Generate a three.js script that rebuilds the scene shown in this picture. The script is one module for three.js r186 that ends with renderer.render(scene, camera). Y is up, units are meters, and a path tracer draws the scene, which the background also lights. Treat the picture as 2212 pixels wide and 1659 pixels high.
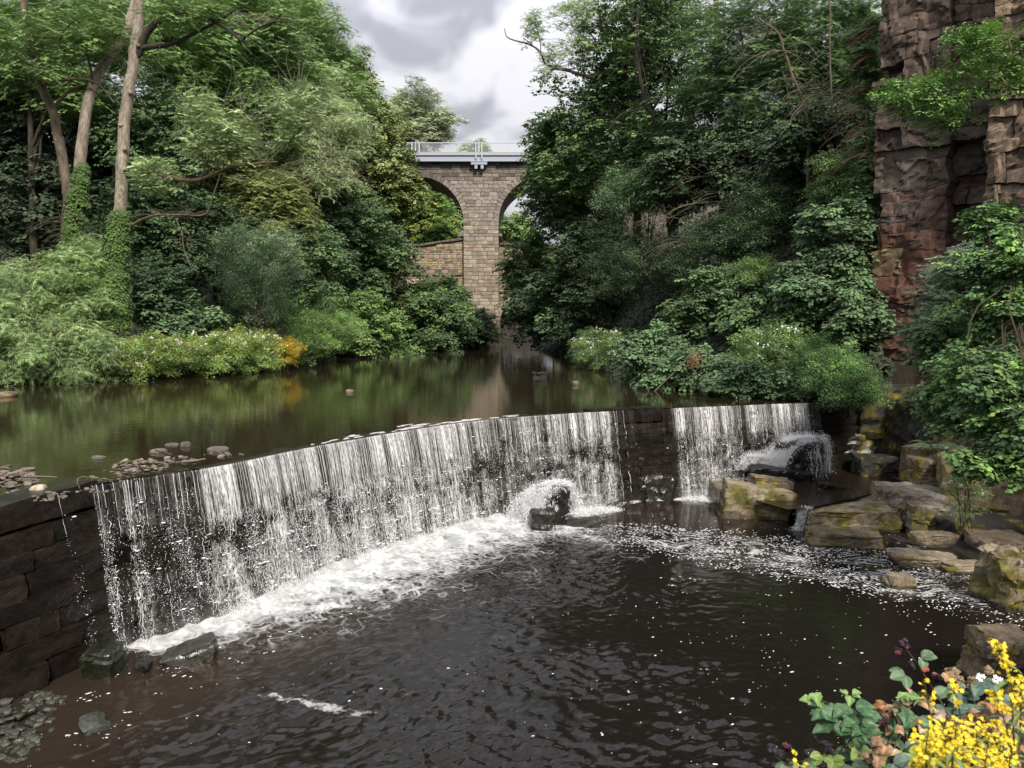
import * as THREE from 'three';
import { mergeGeometries, toCreasedNormals } from 'three/addons/utils/BufferGeometryUtils.js';

// ---------------------------------------------------------------- camera, sky, sun, exposure
const scene = new THREE.Scene();
const FOV = 53, PITCH = THREE.MathUtils.degToRad(4.82), EYE = 6.1, POOL = 3.05;
const camera = new THREE.PerspectiveCamera(FOV, 4 / 3, 0.05, 3000);
camera.position.set(0, EYE, 0);
camera.rotation.set(-PITCH, 0, 0);
const renderer = new THREE.WebGLRenderer({ antialias: true });
renderer.toneMapping = THREE.LinearToneMapping;
renderer.toneMappingExposure = 1.8;
camera.focus = 24; camera.userData.fStop = 7;
renderer.shadowMap.enabled = true;

// seeded random numbers and gradient noise
const RNG = (seed) => { let a = seed >>> 0; return () => { a = (a + 0x6d2b79f5) | 0; let t = Math.imul(a ^ (a >>> 15), 1 | a); t = (t + Math.imul(t ^ (t >>> 7), 61 | t)) ^ t; return ((t ^ (t >>> 14)) >>> 0) / 4294967296; }; };
const PERM = new Uint8Array(512);
{ const r = RNG(77), p = []; for (let i = 0; i < 256; i++) p.push(i); for (let i = 255; i > 0; i--) { const j = Math.floor(r() * (i + 1)), t = p[i]; p[i] = p[j]; p[j] = t; } for (let i = 0; i < 512; i++) PERM[i] = p[i & 255]; }
const GX = new Float32Array(256), GY = new Float32Array(256), GZ = new Float32Array(256);
{ const r = RNG(5); for (let i = 0; i < 256; i++) { const z = r() * 2 - 1, a = r() * 6.2832, s = Math.sqrt(1 - z * z); GX[i] = s * Math.cos(a); GY[i] = s * Math.sin(a); GZ[i] = z; } }
function noise(x, y, z) {
  const xi = Math.floor(x), yi = Math.floor(y), zi = Math.floor(z), X = xi & 255, Y = yi & 255, Z = zi & 255;
  x -= xi; y -= yi; z -= zi;
  const u = x * x * x * (x * (x * 6 - 15) + 10), v = y * y * y * (y * (y * 6 - 15) + 10), w = z * z * z * (z * (z * 6 - 15) + 10);
  const A = PERM[X] + Y, B = PERM[X + 1] + Y;
  const a0 = PERM[PERM[A] + Z], a1 = PERM[PERM[A + 1] + Z], b0 = PERM[PERM[B] + Z], b1 = PERM[PERM[B + 1] + Z];
  const c0 = PERM[PERM[A] + Z + 1], c1 = PERM[PERM[A + 1] + Z + 1], d0 = PERM[PERM[B] + Z + 1], d1 = PERM[PERM[B + 1] + Z + 1];
  const g = (h, x, y, z) => GX[h] * x + GY[h] * y + GZ[h] * z;
  const x00 = g(a0, x, y, z) + u * (g(b0, x - 1, y, z) - g(a0, x, y, z)), x10 = g(a1, x, y - 1, z) + u * (g(b1, x - 1, y - 1, z) - g(a1, x, y - 1, z));
  const x01 = g(c0, x, y, z - 1) + u * (g(d0, x - 1, y, z - 1) - g(c0, x, y, z - 1)), x11 = g(c1, x, y - 1, z - 1) + u * (g(d1, x - 1, y - 1, z - 1) - g(c1, x, y - 1, z - 1));
  const y0 = x00 + v * (x10 - x00), y1 = x01 + v * (x11 - x01);
  return 1.5 * (y0 + w * (y1 - y0));
}
function fbm(x, y, z, oct = 4, gain = 0.5) { let s = 0, a = 1, t = 0; for (let i = 0; i < oct; i++) { s += a * noise(x, y, z); t += a; a *= gain; x = x * 2.03 + 11.3; y = y * 2.03 + 5.1; z = z * 2.03 + 7.7; } return s / t; }
const clamp = (x, a = 0, b = 1) => Math.min(b, Math.max(a, x));
const smooth = (a, b, x) => { const t = clamp((x - a) / (b - a)); return t * t * (3 - 2 * t); };
const lerp = (a, b, t) => a + (b - a) * t;

// the sky: a layer of broken cloud, brighter overhead than near the horizon as overcast skies are
{
  const w = 1536, h = 768, data = new Float32Array(w * h * 4);
  for (let j = 0; j < h; j++) for (let i = 0; i < w; i++) {
    const el = ((j + 0.5) / h - 0.5) * Math.PI, az = ((i + 0.5) / w - 0.5) * 2 * Math.PI, y = Math.sin(el), o = (j * w + i) * 4;
    const X = Math.cos(el) * Math.cos(az), Z = Math.cos(el) * Math.sin(az);
    let r = 0.15, g = 0.155, b = 0.15;
    if (y > -0.02) {
      const k = 3.2 / (Math.max(y, 0) + 0.40), px = X * k, pz = Z * k;
      const wx = px + 0.35 * fbm(px * 1.3, 3.3, pz * 1.3, 3), wz = pz + 0.35 * fbm(px * 1.3, 9.1, pz * 1.3, 3);
      const big = fbm(wx * 0.9 + 88.55, 1.7, wz * 0.9, 3), det = fbm(wx * 2.1, 6.1, wz * 2.1 + 39.85, 5, 0.55);
      const c = 0.55 * big + 0.8 * det;                       // thick where high
      const dark = smooth(-0.09, 0.24, c), dome = 0.335 * (1 + 2 * clamp(y));
      const v = dome * lerp(1.0, 0.56, dark);
      r = v * lerp(0.99, 0.94, dark); g = v * lerp(0.99, 0.965, dark); b = v * lerp(1.05, 1.09, dark);
    }
    data[o] = r; data[o + 1] = g; data[o + 2] = b; data[o + 3] = 1;
  }
  const t = new THREE.DataTexture(data, w, h, THREE.RGBAFormat, THREE.FloatType);
  t.mapping = THREE.EquirectangularReflectionMapping; t.magFilter = THREE.LinearFilter; t.minFilter = THREE.LinearFilter; t.needsUpdate = true;
  scene.background = t; scene.environment = t;
}
const sun = new THREE.DirectionalLight(0xfff6e8, 3.0);
sun.position.set(28, 80, 45); sun.target.position.set(0, 0, -40);
sun.castShadow = true; sun.shadow.radius = 20; sun.shadow.mapSize.set(2048, 2048);
Object.assign(sun.shadow.camera, { left: -90, right: 90, top: 90, bottom: -90, near: 1, far: 300 });
scene.add(sun, sun.target);

// ---------------------------------------------------------------- helpers
const V = (x, y, z) => new THREE.Vector3(x, y, z);
const FL = 829.5 / Math.tan(THREE.MathUtils.degToRad(FOV / 2)), CX = 1106, CY = 829.5, SP = Math.sin(PITCH), CP = Math.cos(PITCH);
function ray(x, y) { const a = (x - CX) / FL, b = -(y - CY) / FL; return V(a, CP * b - SP, -SP * b - CP); }
function P(x, y, d) { const r = ray(x, y); return r.multiplyScalar(d / -r.z).add(camera.position); }             // the point seen at x, y that lies d metres ahead
function PY(x, y, Y) { const r = ray(x, y); return r.multiplyScalar((Y - EYE) / r.y).add(camera.position); }     // the point seen at x, y that lies at height Y
function project(p) { const x = p.x, y = p.y - EYE, z = p.z, d = -SP * y - CP * z, u = CP * y - SP * z; return [CX + FL * x / d, CY - FL * u / d]; }

const used = {};
function numbered(name) { const n = used[name] = (used[name] ?? -1) + 1; return n ? name + '_' + String(n).padStart(3, '0') : name; }
function tag(o, label, category, group, kind) {
  if (label) o.userData.label = label; if (category) o.userData.category = category; if (group) o.userData.group = group; if (kind) o.userData.kind = kind;
  return o;
}
function base(name, p, label, category, group) { const g = new THREE.Group(); g.name = numbered(name); g.position.copy(p); scene.add(g); return tag(g, label, category, group); }
function mesh(name, geo, mat, parent, kind) {
  const m = new THREE.Mesh(geo, mat); m.name = parent === scene ? numbered(name) : name; m.castShadow = m.receiveShadow = true; parent.add(m);
  if (kind) m.userData.kind = kind; return m;
}
function partNames() { scene.traverse((o) => { if (!o.children.length) return; const c = {}; if (o === scene) return; for (const k of o.children) { const n = k.name; c[n] = (c[n] ?? -1) + 1; if (c[n]) k.name = n + '_' + String(c[n]).padStart(3, '0'); } }); }

// computed textures that tile
function tileTex(size, f, rgb) {
  const d = new Uint8Array(size * size * 4);
  for (let j = 0; j < size; j++) for (let i = 0; i < size; i++) {
    const c = f(i / size, j / size), o = (j * size + i) * 4;
    if (typeof c === 'number') d[o] = d[o + 1] = d[o + 2] = clamp(c) * 255; else { d[o] = clamp(c[0]) * 255; d[o + 1] = clamp(c[1]) * 255; d[o + 2] = clamp(c[2]) * 255; }
    d[o + 3] = 255;
  }
  const t = new THREE.DataTexture(d, size, size); t.wrapS = t.wrapT = THREE.RepeatWrapping; t.magFilter = THREE.LinearFilter; t.minFilter = THREE.LinearMipmapLinearFilter; t.generateMipmaps = true;
  if (rgb) t.colorSpace = THREE.SRGBColorSpace; t.needsUpdate = true; return t;
}
// noise on a torus, so that the tile has no seam
function tnoise(u, v, f, oct, seed, gain) { const a = u * 6.28319, b = v * 6.28319, R = f / 6.28319; return 0.5 * (fbm(Math.cos(a) * R + seed, Math.sin(a) * R + 3.1 * seed, Math.cos(b) * R + 7, oct, gain) + fbm(Math.sin(b) * R + 2.7 * seed, Math.cos(a) * R + 1.9, Math.sin(a) * R + seed + Math.cos(b) * R, oct, gain)); }
const rockTex = tileTex(512, (u, v) => { const a = tnoise(u, v, 5, 6, 3.1, 0.6), b = tnoise(u, v, 22, 3, 8.3), s = 0.80 + 0.55 * a + 0.35 * b; return [s, s * (0.985 + 0.05 * b), s * (0.97 + 0.06 * a)]; }, true);
const rockBump = tileTex(512, (u, v) => 0.5 + 0.6 * tnoise(u, v, 9, 6, 5.2, 0.62) + 0.25 * tnoise(u, v, 34, 3, 1.2));
const barkTex = tileTex(256, (u, v) => { const a = tnoise(u, v * 0.999, 6, 5, 2.2, 0.6), l = tnoise((u * 3) % 1, v, 14, 3, 4.4), s = 0.78 + 0.6 * a + 0.3 * l; return [s, s * 0.99, s * 0.97]; }, true);
const barkBump = tileTex(256, (u, v) => 0.5 + 0.6 * tnoise((u * 4) % 1, v, 8, 5, 6.6, 0.6));
const rippleBump = tileTex(512, (u, v) => 0.5 + 0.7 * tnoise(u, v, 12, 5, 9.9, 0.55));
const soilTex = tileTex(512, (u, v) => { const a = tnoise(u, v, 8, 6, 12.1, 0.65), b = tnoise(u, v, 30, 3, 4.4); return [0.72 + 0.5 * a + 0.3 * b, 0.70 + 0.5 * a + 0.35 * b, 0.66 + 0.5 * a]; }, true);

const std = (color, o = {}) => { const m = new THREE.MeshPhysicalMaterial({ roughness: 0.85, side: THREE.DoubleSide, ...o }); m.color.setRGB(...color); return m; };
const M = {
  rock: std([1, 1, 1], { map: rockTex, bumpMap: rockBump, bumpScale: 0.02, vertexColors: true, roughness: 0.88 }),
  wetRock: std([1, 1, 1], { map: rockTex, bumpMap: rockBump, bumpScale: 0.025, vertexColors: true, roughness: 0.30 }),
  stone: std([1, 1, 1], { map: rockTex, bumpMap: rockBump, bumpScale: 0.03, vertexColors: true, roughness: 0.92 }),
  bark: std([1, 1, 1], { map: barkTex, bumpMap: barkBump, bumpScale: 0.015, vertexColors: true, roughness: 0.95 }),
  leaf: std([1, 1, 1], { vertexColors: true, roughness: 0.9, transmission: 0.28, thickness: 0 }),
  leafSolid: std([1, 1, 1], { vertexColors: true, roughness: 0.62 }),
  soil: std([0.040, 0.032, 0.020], { map: soilTex, bumpMap: rockBump, bumpScale: 0.06, vertexColors: true, roughness: 1 }),
  steel: std([0.40, 0.43, 0.48], { roughness: 0.45 }),
  steelBlue: std([0.31, 0.345, 0.43], { roughness: 0.45 }),
  deepWater: std([1, 1, 1], { roughness: 0.04, ior: 1.33, vertexColors: true, bumpMap: rippleBump, bumpScale: 0.004 }),
  poolWater: std([0.021, 0.0145, 0.008], { roughness: 0.02, ior: 1.33, bumpMap: rippleBump, bumpScale: 0.0038 }),
  white: std([0.64, 0.65, 0.66], { roughness: 0.35 }),
  drop: std([0.78, 0.79, 0.81], { roughness: 0.25 }),
};

// geometry helpers
const tmpC = new THREE.Color();
function paint(geo, f) {   // linear colour per vertex, from position and normal
  const p = geo.attributes.position, n = geo.attributes.normal, c = new Float32Array(p.count * 3), pos = V(0, 0, 0), nor = V(0, 1, 0);
  for (let i = 0; i < p.count; i++) { pos.fromBufferAttribute(p, i); if (n) nor.fromBufferAttribute(n, i); const k = typeof f === 'function' ? f(pos, nor) : f; c[3 * i] = k[0]; c[3 * i + 1] = k[1]; c[3 * i + 2] = k[2]; }
  geo.setAttribute('color', new THREE.BufferAttribute(c, 3)); return geo;
}
function boxUV(geo, s = 1, ox = 0, oy = 0) {
  const p = geo.attributes.position, n = geo.attributes.normal, uv = new Float32Array(p.count * 2);
  for (let i = 0; i < p.count; i += 3) {
    let ax = 0, ay = 0, az = 0; for (let k = 0; k < 3 && i + k < p.count; k++) { ax += Math.abs(n.getX(i + k)); ay += Math.abs(n.getY(i + k)); az += Math.abs(n.getZ(i + k)); }
    for (let k = 0; k < 3 && i + k < p.count; k++) {
      const x = p.getX(i + k), y = p.getY(i + k), z = p.getZ(i + k);
      const a = ax > ay && ax > az ? [z, y] : ay > az ? [x, z] : [x, y];
      uv[2 * (i + k)] = a[0] * s + ox; uv[2 * (i + k) + 1] = a[1] * s + oy;
    }
  }
  geo.setAttribute('uv', new THREE.BufferAttribute(uv, 2)); return geo;
}
// a stone: a box rounded by `pow`, roughened, with `cuts` flat breaks
function makeRock(w, h, d, { seed = 1, pow = 6, rough = 0.05, freq = 2.5, seg = [6, 4, 5], cuts = 0, crease = 0.5, uv = 0.7, chisel = false } = {}) {
  const g = new THREE.BoxGeometry(w, h, d, ...seg), p = g.attributes.position, r = RNG(seed * 7919 + 13), planes = [];
  for (let i = 0; i < cuts; i++) { const n = V(r() * 2 - 1, r() * 1.6 - 0.6, r() * 2 - 1).normalize(); const ext = Math.abs(n.x) * w / 2 + Math.abs(n.y) * h / 2 + Math.abs(n.z) * d / 2; if (chisel) { const a = Math.floor(r() * 3), sg = r() < 0.5 ? -1 : 1; n.set((r() - 0.5) * 1.1, (r() - 0.5) * 1.1, (r() - 0.5) * 1.1); n.setComponent(a, sg); n.normalize(); const e2 = Math.abs(n.x) * w / 2 + Math.abs(n.y) * h / 2 + Math.abs(n.z) * d / 2; planes.push([n, e2 * (0.80 + 0.17 * r())]); } else planes.push([n, ext * (0.68 + 0.24 * r())]); }
  const v = V(0, 0, 0), sx = seed * 3.17, sc = Math.min(w, h, d);
  for (let i = 0; i < p.count; i++) {
    v.fromBufferAttribute(p, i);
    const qx = Math.abs(v.x / w * 2), qy = Math.abs(v.y / h * 2), qz = Math.abs(v.z / d * 2), m = Math.max(qx, qy, qz), l = Math.pow(qx ** pow + qy ** pow + qz ** pow, 1 / pow);
    if (l > 0) v.multiplyScalar(m / l);
    for (const [n, c] of planes) { const k = v.dot(n) - c; if (k > 0) v.addScaledVector(n, -k); }
    const a = fbm(v.x * freq + sx, v.y * freq - sx, v.z * freq + 2 * sx, 3), b = fbm(v.x * freq * 1.1 - sx, v.y * freq + 9, v.z * freq + sx, 3), c = fbm(v.x * freq + 4, v.y * freq + sx, v.z * freq - 5, 3);
    v.x += a * rough; v.y += b * rough; v.z += c * rough;
    if (chisel) { const crack = smooth(0.09, 0.0, Math.abs(noise(v.x * 0.5 + sx, v.y * 2.6 - sx, v.z * 0.5))) * 0.035, q = Math.hypot(v.x, v.z) || 1; v.x -= v.x / q * crack; v.z -= v.z / q * crack; const st = 0.05 * Math.round(noise(v.x * 0.9 - sx, v.y * 3.4, v.z * 0.9 + sx) * 2.2); v.x += v.x / q * st; v.z += v.z / q * st; }
    p.setXYZ(i, v.x, v.y, v.z);
  }
  g.deleteAttribute('normal'); g.deleteAttribute('uv');
  const c = toCreasedNormals(g, crease);
  return boxUV(c, uv, r(), r());
}
// a tapered, bent tube through points; r may be a function of 0..1
function limb(pts, r0, r1, radial = 6, step = 0.25, wob = 0, seed = 1) {
  const cv = new THREE.CatmullRomCurve3(pts, false, 'centripetal'), len = cv.getLength(), n = Math.max(2, Math.min(120, Math.ceil(len / step)));
  const pos = [], nor = [], uv = [], idx = [], up = V(0.13, 0.31, 0.94).normalize();
  for (let i = 0; i <= n; i++) {
    const t = i / n, c = cv.getPoint(t), T = cv.getTangent(t), A = V(0, 0, 0).crossVectors(T, up).normalize(), B = V(0, 0, 0).crossVectors(T, A);
    if (wob) { c.x += wob * noise(t * len * 0.9 + seed * 5, seed, 1); c.y += wob * noise(t * len * 0.9, seed * 3, 7); c.z += wob * noise(seed, t * len * 0.9, 4); }
    const r = typeof r0 === 'function' ? r0(t) : lerp(r0, r1, t);
    for (let k = 0; k <= radial; k++) {
      const a = k / radial * 6.28319, ca = Math.cos(a), sa = Math.sin(a), rr = r * (1 + 0.12 * noise(ca * 1.5 + seed, sa * 1.5, t * len * 1.2));
      const nx = A.x * ca + B.x * sa, ny = A.y * ca + B.y * sa, nz = A.z * ca + B.z * sa;
      pos.push(c.x + nx * rr, c.y + ny * rr, c.z + nz * rr); nor.push(nx, ny, nz); uv.push(k / radial * Math.max(1, Math.round(r * 6)), t * len * 0.6);
      if (i < n && k < radial) { const q = i * (radial + 1) + k; idx.push(q, q + 1, q + radial + 1, q + 1, q + radial + 2, q + radial + 1); }
    }
  }
  const g = new THREE.BufferGeometry(); g.setAttribute('position', new THREE.Float32BufferAttribute(pos, 3)); g.setAttribute('normal', new THREE.Float32BufferAttribute(nor, 3)); g.setAttribute('uv', new THREE.Float32BufferAttribute(uv, 2)); g.setIndex(idx);
  return g;
}
const merge = (list) => mergeGeometries(list.map((g) => g.index ? g.toNonIndexed() : g), false);
const at = (geo, x, y, z, ry = 0, rx = 0, rz = 0) => geo.applyMatrix4(new THREE.Matrix4().makeRotationFromEuler(new THREE.Euler(rx, ry, rz)).setPosition(x, y, z));
const bx = (w, h, d, x = 0, y = 0, z = 0) => new THREE.BoxGeometry(w, h, d).translate(x, y, z);

// ---------------------------------------------------------------- the lie of the land
// shores of the upper pool, as [metres ahead, x]
const shoreFrom = (list) => list.map(([x, y]) => { const p = PY(x, y, POOL); return [-p.z, p.x]; }).sort((a, b) => a[0] - b[0]);
const LEFT = [[4, -36], [20, -34], [30, -29], ...shoreFrom([[0, 830], [240, 825], [420, 812], [600, 797], [660, 782], [800, 765], [1000, 754], [1072, 748]]), [120, -1.8], [400, -2]];
const RIGHT = [[20, 11.6], [26, 11.4], ...shoreFrom([[1750, 868], [1500, 840], [1380, 832], [1230, 776], [1190, 764]]), [84, 2.2], [120, 2.6], [400, 3]];
const along = (list, d) => { if (d <= list[0][0]) return list[0][1]; for (let i = 1; i < list.length; i++) if (d <= list[i][0]) return lerp(list[i - 1][1], list[i][1], (d - list[i - 1][0]) / (list[i][0] - list[i - 1][0])); return list[list.length - 1][1]; };
// crest of the weir
const crestPts = [V(-14.5, POOL, -3), V(-11.6, POOL, -7.5), V(-9.9, POOL, -10.2), ...[[0, 1095], [200, 1049], [450, 1011], [700, 961], [1000, 913], [1150, 899], [1310, 889], [1600, 876], [1765, 870]].map(([x, y]) => PY(x, y, POOL))];
crestPts.push(crestPts[crestPts.length - 1].clone().add(V(1.6, 0, -0.4)));
const crestCurve = new THREE.CatmullRomCurve3(crestPts, false, 'centripetal'); crestCurve.arcLengthDivisions = 800;
const CREST = crestCurve.getLength();
const crestAt = (s) => { const u = clamp(s / CREST), p = crestCurve.getPointAt(u), t = crestCurve.getTangentAt(u); t.y = 0; t.normalize(); return { p, t, n: V(-t.z, 0, t.x) }; };
const CS = []; for (let i = 0; i <= 400; i++) { const s = CREST * i / 400, c = crestAt(s); CS.push({ s, ...c, px: project(c.p)[0] }); }
const crestPx = (px) => { let best = CS[0]; for (const c of CS) if (-c.p.z > 9 && Math.abs(c.px - px) < Math.abs(best.px - px)) best = c; return best.s; };
// signed metres from the crest towards the lower pool, and the place along it
function fromCrest(x, z) {
  let b = 1e9, k = 0; for (let i = 0; i <= 400; i += 4) { const q = CS[i].p, e = (q.x - x) ** 2 + (q.z - z) ** 2; if (e < b) { b = e; k = i; } }
  for (let i = Math.max(0, k - 4); i <= Math.min(400, k + 4); i++) { const q = CS[i].p, e = (q.x - x) ** 2 + (q.z - z) ** 2; if (e < b) { b = e; k = i; } }
  const c = CS[k], dx = x - c.p.x, dz = z - c.p.z; return [dx * c.n.x + dz * c.n.z, c.s, c.px];
}
// shore of the lower pool on the right
const LOWER = [[0, 0.2], [3.4, 1.1], [5, 3.6], [7, 6.0], [11, 8.6], [14.3, 9.9], [16.3, 10.6], [20.3, 10.6], [23, 11.2], [26, 12.2], [30, 12.4]];
function landHeight(x, z) {
  const d = -z, n = 0.5 * fbm(x * 0.12, 1.3, z * 0.12, 3);
  if (d > 140) return 6 + 14 * smooth(10, 90, Math.abs(x)) + 6 * fbm(x * 0.01, 4, z * 0.01, 3);
  const xl = along(LEFT, d), xr = along(RIGHT, d), left = (t) => t < 0 ? -2 + POOL : POOL - 0.25 + 0.55 * smooth(0, 1.2, t) + 0.10 * Math.min(t, 8) + (t > 8 ? Math.min(13, 0.75 * (t - 8)) : 0) + n * smooth(0.5, 3, t);
  const right = (t) => t < 0 ? -2 + POOL : POOL - 0.25 + 0.6 * smooth(0, 1, t) + 0.3 * Math.min(t, 2) + (t > 2 ? Math.min(lerp(20, 9, smooth(38, 60, d)), lerp(0.12, 1.15, smooth(29, 39, d)) * (t - 2)) : 0) + n * smooth(0.5, 3, t);
  if (d < 29 && x > -14) {
    const side = fromCrest(x, z)[0];
    if (side > -0.5 || d < 3) {
      const t = x - along(LOWER, d);
      if (d < 9) { const q = x + 0.1 - along(LOWER, d); return q < 0 ? -1 + (d < 3 ? 5.4 * smooth(3.1, 1.5, d) : 0) : -1 + 5.4 * smooth(0, 1.6, q + (d < 3 ? 2 : 0)); }
      return t < 0 ? -1 : -1 + 1.2 * smooth(0, 1.2, t) + (t > 4 ? Math.min(20, 2.2 * (t - 4)) : 0);
    }
  }
  if (x < xl) return left(xl - x);
  if (x > xr) return right(x - xr);
  return POOL - 1.2;
}
{
  const xs = [], zs = [];
  for (let x = -700; x < -60; x += 40) xs.push(x); for (let x = -60; x < 50; x += 0.9) xs.push(x); for (let x = 50; x <= 700; x += 40) xs.push(x);
  for (let z = 60; z > 4; z -= 8) zs.push(z); for (let z = 4; z > -110; z -= 0.9) zs.push(z); for (let z = -110; z > -260; z -= 8) zs.push(z); for (let z = -260; z >= -1500; z -= 60) zs.push(z);
  const pos = [], uv = [], idx = [], nx = xs.length;
  for (const z of zs) for (const x of xs) { pos.push(x, landHeight(x, z), z); uv.push(x / 3, z / 3); }
  for (let j = 0; j + 1 < zs.length; j++) for (let i = 0; i + 1 < nx; i++) { const a = j * nx + i; idx.push(a, a + 1, a + nx, a + 1, a + nx + 1, a + nx); }
  const g = new THREE.BufferGeometry(); g.setAttribute('position', new THREE.Float32BufferAttribute(pos, 3)); g.setAttribute('uv', new THREE.Float32BufferAttribute(uv, 2)); g.setIndex(idx); g.computeVertexNormals();
  paint(g, (p) => { const k = 0.8 + 0.5 * fbm(p.x * 0.3, 2, p.z * 0.3, 3); return [k * (p.y > 8 ? 0.8 : 1), k, k * 0.9]; });
  tag(mesh('ground', g, M.soil, scene), 'dark earth banks and slopes on both sides of the river', 'ground', null, 'structure');
}

// ---------------------------------------------------------------- water
{
  const sh = new THREE.Shape(), far = 118, pts = [];
  for (let s = 0; s <= CREST; s += 0.4) { const c = crestAt(s); pts.push([c.p.x - c.n.x * 0.10, -(c.p.z - c.n.z * 0.10)]); }
  for (let d = 27; d <= far; d += 2) pts.push([along(RIGHT, d) + 1.0, d]);
  for (let d = far; d >= 4; d -= 2) pts.push([along(LEFT, d) - 1.0, d]);
  pts.forEach(([x, y], i) => i ? sh.lineTo(x, y) : sh.moveTo(x, y));
  const g = new THREE.ShapeGeometry(sh); g.rotateX(-Math.PI / 2); g.translate(0, POOL, 0);
  const p = g.attributes.position, uv = []; for (let i = 0; i < p.count; i++) uv.push(p.getX(i) / 3.1, p.getZ(i) / 2.2);
  g.setAttribute('uv', new THREE.Float32BufferAttribute(uv, 2));
  tag(mesh('river', g, M.poolWater, scene), 'calm brown river held back above the weir, reflecting trees and viaduct', 'river', null, 'structure');
}
const waveAmp = (x, z) => { const d = -z; return clamp(0.75 + 1.1 * noise(x * 0.33, 6, z * 0.45) + 0.5 * noise(x * 0.9, 2, z * 1.1), 0.25, 1.7) * ( 0.006 + 0.070 * smooth(6.2, 2.2, x + 0.18 * (d - 12)) * smooth(-8, -4.5, x + 0.25 * (12 - d)) * smooth(26, 17, d) + 0.018 * smooth(22, 16, d) * smooth(9, 3, x)); };
function waveHeight(x, z) {
  const a = waveAmp(x, z), wx = x + 0.22 * noise(x * 0.9, 3, z * 0.9), wz = z + 0.22 * noise(x * 0.9, 8, z * 0.9), c = 0.86, s = 0.5, u = wx * c + wz * s, v = -wx * s + wz * c;
  return a * (0.30 * noise(u * 1.1, 1, v * 1.7) + 0.42 * noise(u * 2.9, 5, v * 4.6) + 0.36 * noise(u * 5.6 + 3, 2, v * 8.2) + 0.22 * noise(u * 9, 9, v * 12));
}
// foam: how white the water is at each place of the lower pool
const FX0 = -12, FX1 = 14, FZ0 = -30, FZ1 = -8;
const DC = 0.25, DNX = Math.round((FX1 - FX0) / DC) + 1, DNZ = Math.round((FZ1 - FZ0) / DC) + 1, dist = new Float32Array(DNX * DNZ), dpx = new Float32Array(DNX * DNZ);
for (let j = 0; j < DNZ; j++) for (let i = 0; i < DNX; i++) { const [a, , q] = fromCrest(FX0 + i * DC, FZ0 + j * DC); dist[j * DNX + i] = a; dpx[j * DNX + i] = q; }
function bilin(arr, x, z) { const u = clamp((x - FX0) / DC, 0, DNX - 1.001), v = clamp((z - FZ0) / DC, 0, DNZ - 1.001), i = Math.floor(u), j = Math.floor(v), a = u - i, b = v - j, o = j * DNX + i; return lerp(lerp(arr[o], arr[o + 1], a), lerp(arr[o + DNX], arr[o + DNX + 1], a), b); }
const WALL = 0.17;   // how far the wall steps out per metre down
const baseOut = (x, z) => bilin(dist, x, z) - WALL * POOL;   // metres from the foot of the wall
const foamWidth = (px) => 2.35 * smooth(225, 300, px) * smooth(1270, 1120, px) * (0.40 + 0.60 * smooth(380, 700, px)) + 0.9 * smooth(1280, 1240, px) * smooth(1080, 1150, px) + 0.85 * smooth(1430, 1480, px) * smooth(1640, 1570, px);
function foamHeight(x, z) { const t = baseOut(x, z), px = bilin(dpx, x, z), w = foamWidth(px); if (w < 0.02 || t > 3) return 0; const e = Math.exp(-Math.max(t, 0) / (0.30 * w + 0.05)); return (0.22 * e * smooth(0.4, 2, w)) * (1 + 0.5 * noise(x * 2.4, 2, z * 2.4)) + 0.055 * smooth(w * 0.9, 0, t) * (1.0 * noise(x * 3.2, 3, z * 3.2) + 0.9 * noise(x * 7, 1, z * 7) + 0.45 * noise(x * 14, 7, z * 14) + 0.3); }
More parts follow.
